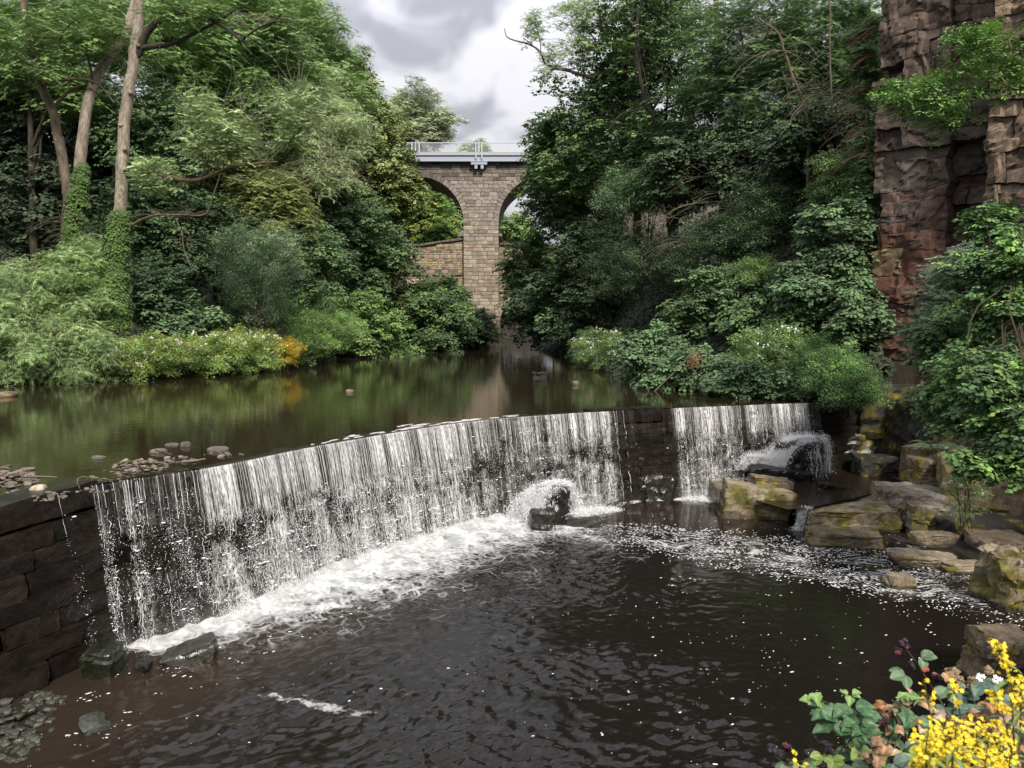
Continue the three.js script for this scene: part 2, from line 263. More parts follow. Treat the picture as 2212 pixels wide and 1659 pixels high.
// where the drifting scum lies, as seen from the bank: an arc from the boulder round to the right shore
function scum(x, z) {
  const d = -z, u = x - 2.6;
  const mid = 21.6 - 0.42 * u - 0.018 * u * u, half = 1.6 + 0.22 * u;                      // the band
  let a = smooth(-0.6, 1.2, u) * smooth(9.4, 7.4, u) * smooth(half * 1.1, half * 0.35, Math.abs(d - mid));
  const t2 = (x - 2.5) * 0.80 + (d - 21.0) * 0.6, n2 = -(x - 2.5) * 0.6 + (d - 21.0) * 0.8;
  return a;
}
const FW = 2048, FH = 1732;
const foamData = new Uint8Array(FW * FH * 4);
{
  for (let j = 0; j < FH; j++) for (let i = 0; i < FW; i++) {
    const x = FX0 + (i + 0.5) / FW * (FX1 - FX0), z = FZ0 + (j + 0.5) / FH * (FZ1 - FZ0), o = (j * FW + i) * 4;
    let a = 0; const t = baseOut(x, z);
    if (t > -0.5 && x < along(LOWER, -z) + 1.5) {
      const px = bilin(dpx, x, z), w = foamWidth(px);
      if (w > 0.03 && t < w * 2.6 + 0.8) {
        const lx = x + 0.25 * noise(x * 1.3, 4, z * 1.3), lz = z + 0.25 * noise(x * 1.3, 7, z * 1.3), lace = Math.max(1 - 4.2 * Math.abs(noise(lx * 2.0, 2, lz * 3.0)), 0.8 - 4 * Math.abs(noise(lx * 4.6, 8, lz * 6.4)));
        a = Math.max(a, 0.8 * smooth(0.35, 0.95, lace * (1.1 - 0.75 * t / (w * 1.9 + 0.4)) + 0.35 * noise(x * 1.1, 5, z * 1.1)) * smooth(2.5, 1.5, t / (w + 0.1)));
        const q = 1 - t / (w * 1.15), wx = x + 0.18 * noise(x * 2.1, 4, z * 2.1), wz = z + 0.18 * noise(x * 2.1, 7, z * 2.1);
        const n = 0.55 * noise(wx * 2.3, 2, wz * 2.3) + 0.5 * (1 - 2.2 * Math.abs(noise(wx * 5.2, 6, wz * 5.2))) + 0.35 * noise(wx * 15, 1, wz * 15);
        a = Math.max(a, smooth(-0.12, 0.80, q * 1.25 + 0.75 * n - 0.26) * smooth(1.9, 1.2, t / (w + 0.1)));
      }
      const sc = scum(x, z);
      if (sc > 0.02) {
        const wx = x + 1.3 * noise(x * 0.55, 3, z * 0.55) + 0.35 * noise(x * 1.7, 2, z * 1.7), wz = z + 0.7 * noise(x * 0.55, 9, z * 0.55) + 0.22 * noise(x * 1.7, 6, z * 1.7);
        const u = wx * 0.93 + wz * 0.36, v = -wx * 0.36 + wz * 0.93;
        const lines = 1 - Math.abs(noise(u * 0.7, 1, v * 5.5)) * 3.4, fine = 1 - Math.abs(noise(u * 2.2, 4, v * 13)) * 3.0, patch = noise(x * 0.8, 5, z * 1.1);
        const curds = noise(u * 7, 8, v * 15);
        a = Math.max(a, 0.85 * smooth(0.35, 0.95, sc * (0.34 * lines + 0.36 * fine + 0.40 * patch + 0.75 * curds + 0.10)));
      }
      // a drift of cream scum lower left, and the white rim along the flat rock on the right
      const dx = x + 3.1, dz = z + 11.75, rr = Math.abs(dz - 0.34 * dx + 0.16 * noise(x * 3, 1, z * 3)) / 0.10, ll = Math.abs(dx) / 1.1;
      if (ll < 1.3 && rr < 2.5) a = Math.max(a, 0.62 * smooth(0.05, 0.7, 0.62 - 0.45 * rr - 0.5 * ll * ll + 0.7 * noise(x * 6, 2, z * 9) + 0.4 * noise(x * 18, 3, z * 22)));
    }
    { const tn = 1 - 0.24 * clamp(0.5 + noise(x * 2.2, 5, z * 2.2) + 0.7 * noise(x * 8, 3, z * 8)); foamData[o] = 198 * tn; foamData[o + 1] = 200 * tn; foamData[o + 2] = 200 * tn; } foamData[o + 3] = clamp(a) * 255;
  }
}
const foamTex = new THREE.DataTexture(foamData, FW, FH); foamTex.colorSpace = THREE.SRGBColorSpace; foamTex.magFilter = THREE.LinearFilter; foamTex.minFilter = THREE.LinearFilter; foamTex.needsUpdate = true;
const foamAt = (x, z) => { const i = Math.floor((x - FX0) / (FX1 - FX0) * FW), j = Math.floor((z - FZ0) / (FZ1 - FZ0) * FH); return i < 0 || j < 0 || i >= FW || j >= FH ? 0 : foamData[(j * FW + i) * 4 + 3]; };
{
  const x0 = -15, x1 = 15.5, z0 = -30, z1 = -3, st = 0.068, nx = Math.round((x1 - x0) / st), nz = Math.round((z1 - z0) / st);
  const pos = new Float32Array((nx + 1) * (nz + 1) * 3), h = new Float32Array((nx + 1) * (nz + 1)), idx = [], fpos = [], fuv = [], fidx = [], fmap = new Int32Array((nx + 1) * (nz + 1)).fill(-1);
  for (let j = 0; j <= nz; j++) for (let i = 0; i <= nx; i++) {
    const o = j * (nx + 1) + i, x = x0 + i * st, z = z0 + j * st;
    pos[3 * o] = x; pos[3 * o + 1] = waveHeight(x, z); pos[3 * o + 2] = z;
  }
  const fv = (i, j) => { const o = j * (nx + 1) + i; if (fmap[o] < 0) { const x = pos[3 * o], z = pos[3 * o + 2]; fmap[o] = fpos.length / 3; fpos.push(x, pos[3 * o + 1] + 0.006 + Math.max(0, foamHeight(x, z)), z); fuv.push((x - FX0) / (FX1 - FX0), (z - FZ0) / (FZ1 - FZ0)); } return fmap[o]; };
  for (let j = 0; j < nz; j++) for (let i = 0; i < nx; i++) {
    const x = x0 + i * st, z = z0 + j * st, a = j * (nx + 1) + i; if (-z > 12 && bilin(dist, x, z) < -1.2 && x > FX0) continue;
    idx.push(a, a + nx + 1, a + 1, a + 1, a + nx + 1, a + nx + 2);
    let any = false; for (let u = 0; u < 3 && !any; u++) for (let v = 0; v < 3; v++) if (foamAt(x + u * st / 2, z + v * st / 2) > 6) { any = true; break; }
    if (any && x > FX0 && x < FX1 - 0.1 && z > FZ0 && z < FZ1 - 0.1) { const p = fv(i, j), q = fv(i, j + 1), r = fv(i + 1, j), s = fv(i + 1, j + 1); fidx.push(p, q, r, r, q, s); }
  }
  const g = new THREE.BufferGeometry(); g.setAttribute('position', new THREE.BufferAttribute(pos, 3)); g.setIndex(idx); g.computeVertexNormals();
  { const uv = new Float32Array(pos.length / 3 * 2); for (let k = 0; k < uv.length / 2; k++) { uv[2 * k] = pos[3 * k] / 1.7; uv[2 * k + 1] = pos[3 * k + 2] / 1.1; } g.setAttribute('uv', new THREE.BufferAttribute(uv, 2)); }
  paint(g, (p) => { const n = fbm(p.x * 0.6, 3, p.z * 0.6, 3), L = smooth(-3.2, -6.0, p.x + 0.5 * (p.z + 12) + 0.8 * n), Rr = 0.8 * smooth(2.2, 0.6, Math.hypot((p.x - 5.2) / 2.6, p.z + 23.6) + 0.5 * n) + 0.5 * smooth(-1.2, 0.2, p.x - along(LOWER, -p.z) + 0.5 * n), k = clamp(L + Rr); return [lerp(0.0090, 0.026, k), lerp(0.0074, 0.0185, k), lerp(0.0062, 0.0135, k)]; });
  tag(mesh('pool_water', g, M.deepWater, scene), 'dark rippled pool of peaty water below the weir', 'pool', null, 'structure');
  const f = new THREE.BufferGeometry(); f.setAttribute('position', new THREE.Float32BufferAttribute(fpos, 3)); f.setAttribute('uv', new THREE.Float32BufferAttribute(fuv, 2)); f.setIndex(fidx); f.computeVertexNormals();
  const fm = std([1, 1, 1], { map: foamTex, transparent: true, roughness: 0.8 });
  tag(mesh('foam', f, fm, scene), 'white churned foam along the foot of the fall and drifting over the pool', 'foam', null, 'stuff');
}
// flecks of foam on the pool, longer along the drift
{
  const r = RNG(31), list = [];
  for (let k = 0; k < 60000 && list.length < 6000; k++) {
    const x = lerp(-7, 11, r()), z = -lerp(9.6, 24.5, r()); if (x > along(LOWER, -z) + 0.3 || baseOut(x, z) < 0.5) continue;
    const sc = scum(x, z), clus = smooth(-0.1, 0.5, noise(x * 1.4, 4, z * 1.9) + 0.3 * noise(x * 4, 2, z * 5));
    const near = smooth(3.4, 1.4, baseOut(x, z)) * 0.22 * smooth(1300, 1100, bilin(dpx, x, z));
    const p = 0.85 * smooth(0.02, 0.5, sc) * (0.25 + 0.75 * clus) + 0.055 * smooth(-1, 5, x) * (0.15 + clus * clus) + 0.012 * clus + near * clus;
    if (r() < p) list.push([x, z, r(), r(), sc]);
  }
  const g = new THREE.SphereGeometry(1, 7, 4, 0, 6.2832, 0, 1.57), m = new THREE.InstancedMesh(g, M.white, list.length), q = new THREE.Object3D();
  list.forEach(([x, z, a, b, sc], i) => { const s = 0.005 + 0.019 * a * a * a + (sc > 0.1 ? 0.004 : 0); q.position.set(x, waveHeight(x, z) - 0.001, z); q.rotation.set(0, 0.35 + 1.2 * noise(x * 0.5, 3, z * 0.5) + 0.6 * (b - 0.5), 0); q.scale.set(s * (1 + 1.3 * b), 0.006, s * 0.85); q.updateMatrix(); m.setMatrixAt(i, q.matrix); });
  m.name = 'foam_flecks'; tag(m, 'scattered white foam flecks drifting on the dark pool', 'foam', null, 'stuff'); scene.add(m);
}

// ---------------------------------------------------------------- the weir
const DRY = (px) => px < 180 || (px > 1318 && px < 1455);
{
  const g = base('weir_wall', V(0, 0, 0), 'curved weir wall of large dark wet stone blocks', 'weir');
  const r = RNG(404), variants = [];
  for (let i = 0; i < 10; i++) { const k = makeRock(1, 0.438, 0.7, { seed: 20 + i, pow: 44, rough: 0.042, freq: 4.2, seg: [11, 5, 5], crease: 0.6 }); variants.push(k); }
  const toneA = [[0.030, 0.0225, 0.019], [0.024, 0.0185, 0.016], [0.021, 0.018, 0.016], [0.034, 0.0245, 0.020]], toneB = [[0.030, 0.025, 0.021], [0.040, 0.031, 0.025], [0.026, 0.025, 0.018]];
  const colored = [];
  for (let i = 0; i < variants.length; i++) for (const dry of [0, 1]) { const c = (dry ? toneA : toneB)[i % (dry ? 4 : 3)], k = variants[i].clone(); paint(k, (p, n) => { const f = 0.75 + 0.6 * fbm(p.x * 3 + i, p.y * 3, p.z * 3, 3), m = smooth(0.0, 0.4, noise(p.x * 2 + i * 3, p.y * 4, 5)) * (dry ? 0.25 : 0.7); return [c[0] * f * (1 - 0.35 * m), c[1] * f * (1 + 0.15 * m), c[2] * f * (1 - 0.3 * m)]; }); (colored[dry] ??= []).push(k); }
  const hs = [0.46, 0.36, 0.34, 0.40, 0.33, 0.38, 0.36, 0.42], ys = [0]; for (const h of hs) ys.push(ys[ys.length - 1] + h);
  for (let c = 0; c < 8; c++) {
    let s = 2 + r() * 0.6;
    while (s < CREST - 0.1) {
      let len = 0.85 + r() * 1.2; const mid = crestAt(s + len / 2), px = project(mid.p)[0], dry = DRY(px) ? 1 : 0;
      const k = mesh('stone_block', colored[dry][Math.floor(r() * 10)], M.wetRock, g);
      const top = POOL + (c === 0 ? (dry ? 0.06 : -0.012) : 0), y = top - ys[c] - hs[c] / 2, out = WALL * ys[c] + 0.05 + (r() - 0.5) * 0.06;
      k.position.set(mid.p.x + mid.n.x * (out - 0.35), y + (r() - 0.5) * 0.015, mid.p.z + mid.n.z * (out - 0.35));
      k.rotation.set((r() - 0.5) * 0.05, Math.atan2(-mid.t.z, mid.t.x), (r() - 0.5) * 0.02); k.scale.set(len - 0.012, hs[c] / 0.438, 1);
      s += len;
    }
  }
  const pos = [], idx = []; let n = 0;
  for (let s = 1; s <= CREST; s += 0.5) { const c = crestAt(s); for (const [o, y] of [[-0.2, POOL - 0.05], [0.28, -0.4]]) { pos.push(c.p.x + c.n.x * (o - 0.18), y, c.p.z + c.n.z * (o - 0.18)); } if (n) { const a = 2 * n; idx.push(a - 2, a - 1, a, a, a - 1, a + 1); } n++; }
  const k = new THREE.BufferGeometry(); k.setAttribute('position', new THREE.Float32BufferAttribute(pos, 3)); k.setIndex(idx); k.computeVertexNormals();
  mesh('wall_core', k, std([0.012, 0.010, 0.009]), g);
}
// falling water: strands that thin and break, wet ribbons bouncing down the courses, and drops
const dens = (x) => x < 118 ? 0 : x < 142 ? 0.06 : x < 192 ? 0 : x < 225 ? 0.45 : x < 258 ? 0.16 : x < 300 ? 0.50 : x < 345 ? 0.22 : x < 410 ? 0.34 : x < 445 ? 0.7 : x < 1000 ? 1 : x < 1120 ? 0.5 : x < 1180 ? 0.62 : x < 1312 ? 0.85 : x < 1330 ? 0.12 : x < 1455 ? 0.021 : x < 1592 ? 0.8 : x < 1612 ? 0.12 : x < 1745 ? 0.9 : x < 1762 ? 0.5 : 0;
function buildFall(name, label, px0, px1, seed, drops) {
  const r = RNG(seed), pos = [], nor = [], idx = [], s0 = crestPx(px0), s1 = crestPx(px1);
  const tube = (pts, rad) => {           // a three-sided thread through pts; it breaks where rad is 0
    let prev = -1;
    for (let i = 0; i < pts.length; i++) {
      const q = pts[i], R = rad[i]; if (R <= 0.0006) { if (prev < 0) continue; }
      const o = pos.length / 3, rr = Math.max(R, 0.0002);
      for (let k = 0; k < 3; k++) { const a = k * 2.0944 + 0.5, ca = Math.cos(a), sa = Math.sin(a); pos.push(q.x + ca * rr, q.y, q.z + sa * rr); nor.push(ca, 0.1, sa); }
      if (prev >= 0) for (let k = 0; k < 3; k++) { const k2 = (k + 1) % 3; idx.push(prev + k, prev + k2, o + k, prev + k2, o + k2, o + k); }
      prev = R <= 0.0006 ? -1 : o;
    }
  };
  let id = seed * 10;
  for (let s = s0; s < s1;) {
    const c = crestAt(s), px = project(c.p)[0], D = dens(px);
    if (D < 0.02) { s += 0.03; continue; }
    const main = px > 425 && px < 1010, gap = smooth(-0.45, 0.5, noise(s * 1.6, 3, seed) + 0.7 * noise(s * 5.3, 8, seed));
    s += (0.026 + 0.016 * r()) / Math.max(0.018, D * lerp(main ? 0.55 : 0.3, 1.5, gap)); id++;
    const w0 = (0.0025 + 0.006 * r() * r()) * (main ? 1.0 : 1.15), drift = 0.02 + 0.08 * r(), lean = (r() - 0.5) * 0.05, brk = main ? 0.75 + 0.6 * r() : 0.25 + 0.5 * r(), pts = [], rad = [], ph = r() * 50;
    const stop = r() < 0.25 ? 0.6 + 1.6 * r() : 3.1;
    for (let y = POOL + 0.015, k = 0; y > -0.03; y -= 0.032, k++) {
      const f = POOL - y, cas = smooth(brk * 0.7, brk * 1.8, f), amp = 0.010 + 0.032 * cas;
      const lat = lean * f + amp * (noise(f * 5 + ph, id * 0.37, 1) + 0.7 * noise(f * 11 + ph, id * 0.37, 5)), out = 0.055 + Math.min(drift * Math.sqrt(Math.max(0, f)), 0.16) + WALL * f * (0.95) + 0.02 * cas * noise(f * 6, ph, 2);
      pts.push(V(c.p.x + c.t.x * lat + c.n.x * out, y, c.p.z + c.t.z * lat + c.n.z * out));
      const m = noise(f * (3 + 4 * cas) + ph, id * 1.7, 9) + 0.5 * noise(f * 13 + ph, id, 4);
      const hole = smooth(-0.30, 0.25, noise(s * 1.3, f * 1.1, seed + 2) + 0.6 * noise(s * 4, f * 3.5, seed + 5) + 1.3 - 1.45 * smooth(0.1, 1.5, f) + 0.9 * smooth(1.5, 2.9, f) + 0.35 * noise(id * 0.31, 2, 7));
      rad.push(k < 2 ? w0 * 1.2 : f > stop ? 0 : w0 * hole * clamp(lerp(1.0, 0.65, cas) + m * lerp(1.0, 2.1, cas), 0, 2.2));
    }
    tube(pts, rad);
    // short ribbons lower down, where the water has broken up on the courses
    const nr = main ? 4.2 : 1.5;
    for (let b = r() * 1.2; b < nr * D; b++) {
      const y0 = lerp(0.1, main ? 2.3 : 2.0, Math.pow(r(), 1.15)); if (noise(s * 1.3, (POOL - y0) * 1.1, seed + 2) + 0.6 * noise(s * 4, (POOL - y0) * 3.5, seed + 5) < -0.28 + 0.5 * smooth(1.2, 0.3, y0) * -1) continue; const L = 0.10 + 0.34 * r(), q = [], rd = [], w = (0.003 + 0.006 * r() * r()), p2 = r() * 90, so = (r() - 0.5) * 0.12, oo = 0.06 + 0.13 * r(), sl = (r() - 0.5) * 0.9;
      const steps = 9; for (let i = 0; i <= steps; i++) { const y = y0 - L * i / steps, f = POOL - y, lat = so + sl * (y0 - y) * 0.4 + 0.05 * noise(i * 0.55 + p2, id, 2), out = oo + WALL * f + 0.025 * noise(i * 0.5, p2, 1); q.push(V(c.p.x + c.t.x * lat + c.n.x * out, y, c.p.z + c.t.z * lat + c.n.z * out)); rd.push(i === 0 || i === steps ? 0 : w * (0.5 + 0.9 * Math.abs(noise(i * 0.9, p2, 6)) + 0.2)); }
      tube(q, rd);
    }
  }
  const g = base(name, V(0, 0, 0), label, 'waterfall');
  const geo = new THREE.BufferGeometry(); geo.setAttribute('position', new THREE.Float32BufferAttribute(pos, 3)); geo.setAttribute('normal', new THREE.Float32BufferAttribute(nor, 3)); geo.setIndex(idx);
  mesh('water_strands', geo, M.white, g, 'stuff');
  // drops, thicker where the water has broken up; flat splashes on the edges of the courses
  const ico = new THREE.IcosahedronGeometry(1, 0), D = new THREE.Object3D(), list = []; ico.computeVertexNormals();
  for (let tries = 0; list.length < drops && tries < drops * 12; tries++) {
    const s = lerp(s0, s1, r()), c = crestAt(s), px = project(c.p)[0], d = dens(px); if (r() > (px < 425 ? d * 1.6 : d)) continue;
    const main = px > 425 && px < 1010, f = main ? 0.9 + 2.15 * Math.pow(r(), 0.7) : 0.3 + 2.75 * Math.pow(r(), 0.8), clump = smooth(-0.25, 0.45, noise(s * 2.6, f * 1.3, 3) + 0.5 * noise(s * 7, f * 5, 9));
    if (r() > 0.15 + 0.85 * clump) continue;
    const out = 0.05 + WALL * f + 0.20 * r() * r() + (f > 2.7 ? 0.5 * r() * r() : 0), ledge = r() < 0.010;
    const y = ledge ? POOL - 0.436 * Math.round(f / 0.436) + 0.05 * (r() - 0.4) : POOL - f, R = ledge ? 0.012 + 0.02 * r() : 0.0035 + 0.0085 * r() * r() * r();
    list.push(1); D.position.set(c.p.x + c.n.x * out, Math.max(0.02, y), c.p.z + c.n.z * out); D.rotation.set(r() * 6, r() * 6, 0);
    if (ledge) { D.rotation.set(0, Math.atan2(-c.t.z, c.t.x), 0); D.scale.set(R * 1.6, R * 0.45, R); } else D.scale.set(R, R * (1 + 0.9 * r()), R);
    D.updateMatrix(); list[list.length - 1] = D.matrix.clone();
  }
  const im = new THREE.InstancedMesh(ico, M.drop, list.length); list.forEach((m, i) => im.setMatrixAt(i, m)); im.name = 'water_drops'; im.userData.kind = 'stuff'; g.add(im);
}
buildFall('waterfall', 'wide white curtain of water falling over the long left and middle part of the weir', 115, 1330, 3, 52000);
buildFall('waterfall', 'separate narrower white fall at the right end of the weir beside the overhanging bushes', 1330, 1764, 4, 15000);
// the veil of broken water between the strands: fine threads above, a torn net and spray below
const VS0 = crestPx(112), VS1 = crestPx(1766);
const veilTex = (() => {
  const w = 2048, h = 512, d = new Uint8Array(w * h * 4);
  for (let i = 0; i < w; i++) {
    const s = lerp(VS0, VS1, (i + 0.5) / w), px = project(crestAt(s).p)[0]; let D = 0; for (let k = -3; k <= 3; k++) D += dens(px + k * 3 + 6 * noise(s * 3, 1, 2)) / 7;
    const left = px < 425, gap = smooth(-0.45, 0.45, noise(s * 1.6, 3, 3) + 0.7 * noise(s * 5.3, 8, 3));
    for (let j = 0; j < h; j++) {
      const f = 3.1 * (j + 0.5) / h, q = s + 0.02 * noise(s * 3, f * 4, 2) * smooth(0.4, 1.4, f), o = (j * w + i) * 4;
      const a1 = smooth(0.02, 0.62, 0.26 + 0.45 * noise(s * 20, f * 0.5, 1) + 0.45 * noise(s * 47, f * 1.6, 2) + 0.4 * noise(s * 30, f * 9, 12) + 0.3 * noise(s * 4, f * 0.3, 3));
      const a2 = smooth(0.08, 0.7, noise(q * 17, f * 1.8, 5) + 0.7 * noise(q * 39, f * 5, 6) + 0.4 * noise(q * 3, f * 1.5, 7));
      const net = Math.max(smooth(0.62, 0.97, 1 - 3.0 * Math.abs(noise(q * 5.0 + 0.7 * noise(q * 4, f * 4, 1), f * 3.4, 8))), smooth(0.60, 0.98, 1 - 2.6 * Math.abs(noise(q * 10, f * 6.5, 9)))), a3 = net * clamp(0.55 + 0.9 * noise(q * 2.4, f * 2, 4));
      const a4 = smooth(0.30, 0.62, noise(s * 38, f * 30, 11) + 0.35 * noise(s * 9, f * 5, 3));
      const hole = smooth(-0.42, 0.30, noise(s * 1.3, f * 1.1, 5) + 0.6 * noise(s * 4, f * 3.5, 8) + 1.1 - 1.3 * smooth(0.1, 1.5, f) + 1.0 * smooth(1.4, 2.8, f));
      let a = (left ? 0 : 0.10 * (1 - smooth(0.2, 1.0, f)) + 0.07) + a1 * (1 - smooth(0.35, 1.2, f)) * (left ? 0.55 : 0.9) + 0.75 * a2 * smooth(0.2, 0.8, f) * (1 - 0.5 * smooth(1.4, 2.4, f)) * (left ? 0.5 : 1) + (left ? 0.25 : 0.7) * a3 * smooth(0.7, 1.5, f) + (left ? 0.9 : 0.6) * a4 * smooth(0.35, 1.0, f);
      a = a * hole * lerp(0.18, 1.25, gap) * D + 0.35 * D * smooth(2.5, 3.05, f) * clamp(0.6 + 0.8 * noise(s * 5, f * 6, 13));
      d[o] = d[o + 1] = d[o + 2] = 214; d[o + 3] = clamp(a * 0.85) * 255;
    }
  }
  const t = new THREE.DataTexture(d, w, h); t.colorSpace = THREE.SRGBColorSpace; t.magFilter = THREE.LinearFilter; t.minFilter = THREE.LinearFilter; t.needsUpdate = true; return t;
})();
const veilMat = std([1, 1, 1], { map: veilTex, transparent: true, roughness: 0.6 });
function veil(g, px0, px1) {
  const s0 = crestPx(px0), s1 = crestPx(px1), n = Math.round((s1 - s0) / 0.1), rows = 26, pos = [], uv = [], idx = [];
  for (let i = 0; i <= n; i++) { const s = lerp(s0, s1, i / n), c = crestAt(s); for (let j = 0; j <= rows; j++) { const f = 3.1 * j / rows, out = 0.075 + Math.min(0.09 * Math.sqrt(f), 0.13) + WALL * f + 0.02 * noise(s * 3, f * 3, 5) + 0.03 * noise(s * 1.2, f * 0.5, 9); pos.push(c.p.x + c.n.x * out, POOL + 0.012 - f, c.p.z + c.n.z * out); uv.push((s - VS0) / (VS1 - VS0), f / 3.1); if (i && j) { const b = i * (rows + 1) + j; idx.push(b, b - rows - 1, b - 1, b - 1, b - rows - 1, b - rows - 2); } } }
  const v = new THREE.BufferGeometry(); v.setAttribute('position', new THREE.Float32BufferAttribute(pos, 3)); v.setAttribute('uv', new THREE.Float32BufferAttribute(uv, 2)); v.setIndex(idx); v.computeVertexNormals(); mesh('water_veil', v, veilMat, g, 'stuff');
}
scene.children.filter((o) => o.name.startsWith('waterfall')).forEach((g, i) => i ? veil(g, 1332, 1764) : veil(g, 115, 1330));
// bright wet lip where the water bends over the crest
{
  const pos = [], idx = [], r = RNG(8); let n = -1, k = 0;
  for (let s = crestPx(432); s < crestPx(1320); s += 0.05) {
    const c = crestAt(s), lip = 0.02 * noise(s * 2, 1, 5), w = 0.16 + 0.10 * noise(s * 0.9, 3, 3);
    [[-0.12 - w, 0.004], [-0.06, 0.010], [0.045, 0.004], [0.075 + lip, -0.05], [0.082 + lip, -0.14]].forEach(([o, y]) => pos.push(c.p.x + c.n.x * o, POOL + y + 0.004 * noise(s * 9, o * 20, 2), c.p.z + c.n.z * o));
    if (k++) for (let i = 0; i < 4; i++) { const a = (k - 2) * 5 + i, b = a + 5; idx.push(a, a + 1, b, b, a + 1, b + 1); }
  }
  const g = new THREE.BufferGeometry(); g.setAttribute('position', new THREE.Float32BufferAttribute(pos, 3)); g.setIndex(idx); g.computeVertexNormals();
  tag(mesh('weir_lip_water', g, std([0.035, 0.03, 0.026], { roughness: 0.06, ior: 1.33 }), scene), 'smooth glassy lip of water bending over the weir crest', 'water', null, 'stuff');
}
// thin rags of foam gathering just above the crest
{
  const r = RNG(61), geos = [];
  for (let i = 0; i < 46; i++) {
    const px = lerp(640, 1130, Math.pow(r(), 0.8)), c = crestAt(crestPx(px)), o = -0.16 - 0.75 * r() * r() * smooth(620, 900, px) , n = 9, sh = new THREE.Shape(), L = 0.05 + 0.24 * r(), w = 0.015 + 0.035 * r(), sd = r() * 40;
    for (let k = 0; k < n * 2; k++) { const a = k / n * Math.PI, rr = 1 + 0.5 * noise(Math.cos(a) * 1.5, Math.sin(a) * 1.5, sd), x = L * Math.cos(a) * rr, y = w * Math.sin(a) * rr; k ? sh.lineTo(x, y) : sh.moveTo(x, y); }
    const g = new THREE.ExtrudeGeometry(sh, { depth: 0.006, bevelEnabled: false }); g.rotateX(-Math.PI / 2); g.rotateY(Math.atan2(-c.t.z, c.t.x) + 0.1 * (r() - 0.5)); g.translate(c.p.x + c.n.x * o, POOL + 0.003 + i * 0.0002, c.p.z + c.n.z * o); g.deleteAttribute('uv'); geos.push(g);
  }
  tag(mesh('foam_rags', merge(geos), M.white, scene), 'thin white rags of foam floating just above the weir crest', 'foam', null, 'stuff');
}

// ---------------------------------------------------------------- stones in and beside the water
const C = { sand: [0.36, 0.305, 0.225], brown: [0.22, 0.175, 0.13], grey: [0.30, 0.27, 0.235], dark: [0.035, 0.034, 0.031], black: [0.018, 0.018, 0.017], red: [0.14, 0.065, 0.04], moss: [0.30, 0.235, 0.026], mossD: [0.12, 0.12, 0.02], pale: [0.36, 0.32, 0.24] };
const mix = (a, b, t) => [lerp(a[0], b[0], t), lerp(a[1], b[1], t), lerp(a[2], b[2], t)];
function stoneColor(c, seed, moss = 0, wetTo = -9) {
  return (p, n) => {
    let k = mix(c, mix(c, [c[0] * 0.55, c[1] * 0.5, c[2] * 0.45], 1), smooth(-0.1, 0.5, fbm(p.x * 1.6 + seed, p.y * 2.2, p.z * 1.6, 4)));
    k = mix(k, C.pale, 0.22 * smooth(0.25, 0.6, fbm(p.x * 4 + seed, p.y * 4, p.z * 4, 3)));
    if (moss) { const m = smooth(0.12 - 0.32 * moss, 0.32 - 0.2 * moss, fbm(p.x * 1.9 + 2 * seed, p.y * 2.2, p.z * 1.9, 4) + 0.20 * (0.6 - Math.abs(n.y)) - 0.02), q = smooth(-0.2, 0.45, fbm(p.x * 5, p.y * 5 + seed, p.z * 5, 3)); k = mix(k, mix(C.mossD, C.moss, q), m * 0.92); }
    if (p.y < wetTo) k = [k[0] * 0.35, k[1] * 0.33, k[2] * 0.32];
    return k;
  };
}
// a stone whose foot is seen at (px, py) on the level Y; w and h in pixels there, D metres deep
let stoneSeed = 100;
function boulder(name, label, px, py, w, h, D, o = {}) {
  const Y = o.Y ?? 0, p = PY(px, py, Y), d = -p.z, W = w * d / FL, H = h * d / FL / (o.flat ? 1 : 0.93), sink = o.sink ?? 0.18, seed = o.seed ?? ++stoneSeed;
  const g = makeRock(W, H + sink, D, { seed, pow: o.round ? 3 : Math.max(10, (o.pow ?? 8) * 2.2), rough: (o.rough ?? 0.07) * Math.min(1, H * 1.2 + 0.25), freq: o.freq ?? 2.8, seg: o.seg ?? [30, 16, 24], cuts: (o.cuts ?? 3) * 2 + 6, crease: o.crease ?? 0.38, chisel: !o.round });
  paint(g, stoneColor(o.c ?? C.sand, seed, o.moss ?? 0, o.wet ? -(H + sink) / 2 + sink + o.wet : -99));
  const m = mesh(name, g, o.gloss ? M.wetRock : M.rock, o.parent ?? scene);
  m.position.set(p.x, Y + (H - sink) / 2, p.z - D * 0.5 * (o.back ?? 0.9)); m.rotation.set(o.rx ?? 0, o.ry ?? 0, o.rz ?? 0);
  return tag(m, label, 'rock');
}
boulder('mossy_boulder', 'big square boulder with orange green moss, tilted up at the left below the right fall', 1646, 1122, 158, 62, 1.05, { c: C.sand, moss: 0.85, rz: -0.16, ry: -0.12, pow: 10, cuts: 2, wet: 0.1, sink: 0.3 });
boulder('flat_rock', 'cracked brown slab lying on top of the mossy tilted boulder', 1668, 1062, 95, 26, 0.9, { c: C.brown, moss: 0.35, Y: 0.72, rz: -0.14, pow: 9 });
boulder('rock_ledge', 'long flat ledge with green moss along its front, right of the little spout', 1850, 1146, 205, 38, 1.6, { c: C.sand, moss: 0.72, pow: 12, cuts: 2, rz: 0.01, ry: -0.10, wet: 0.05 });
boulder('rock_ledge', 'low mossy slab lying in the water under the long ledge', 1835, 1184, 178, 28, 0.75, { c: C.brown, moss: 0.55, pow: 8, cuts: 3, ry: -0.16, rz: -0.02, wet: 0.05 });
boulder('mossy_block', 'squared block with a round orange moss patch on its front face', 2036, 1150, 112, 54, 1.4, { c: C.grey, moss: 0.60, pow: 11, cuts: 1, ry: -0.2, Y: 0.12, wet: 0.05 });
boulder('rock', 'rounded grey stone wedged between the long ledge and the squared block', 1965, 1142, 60, 48, 0.8, { c: C.brown, moss: 0.1, pow: 5 });
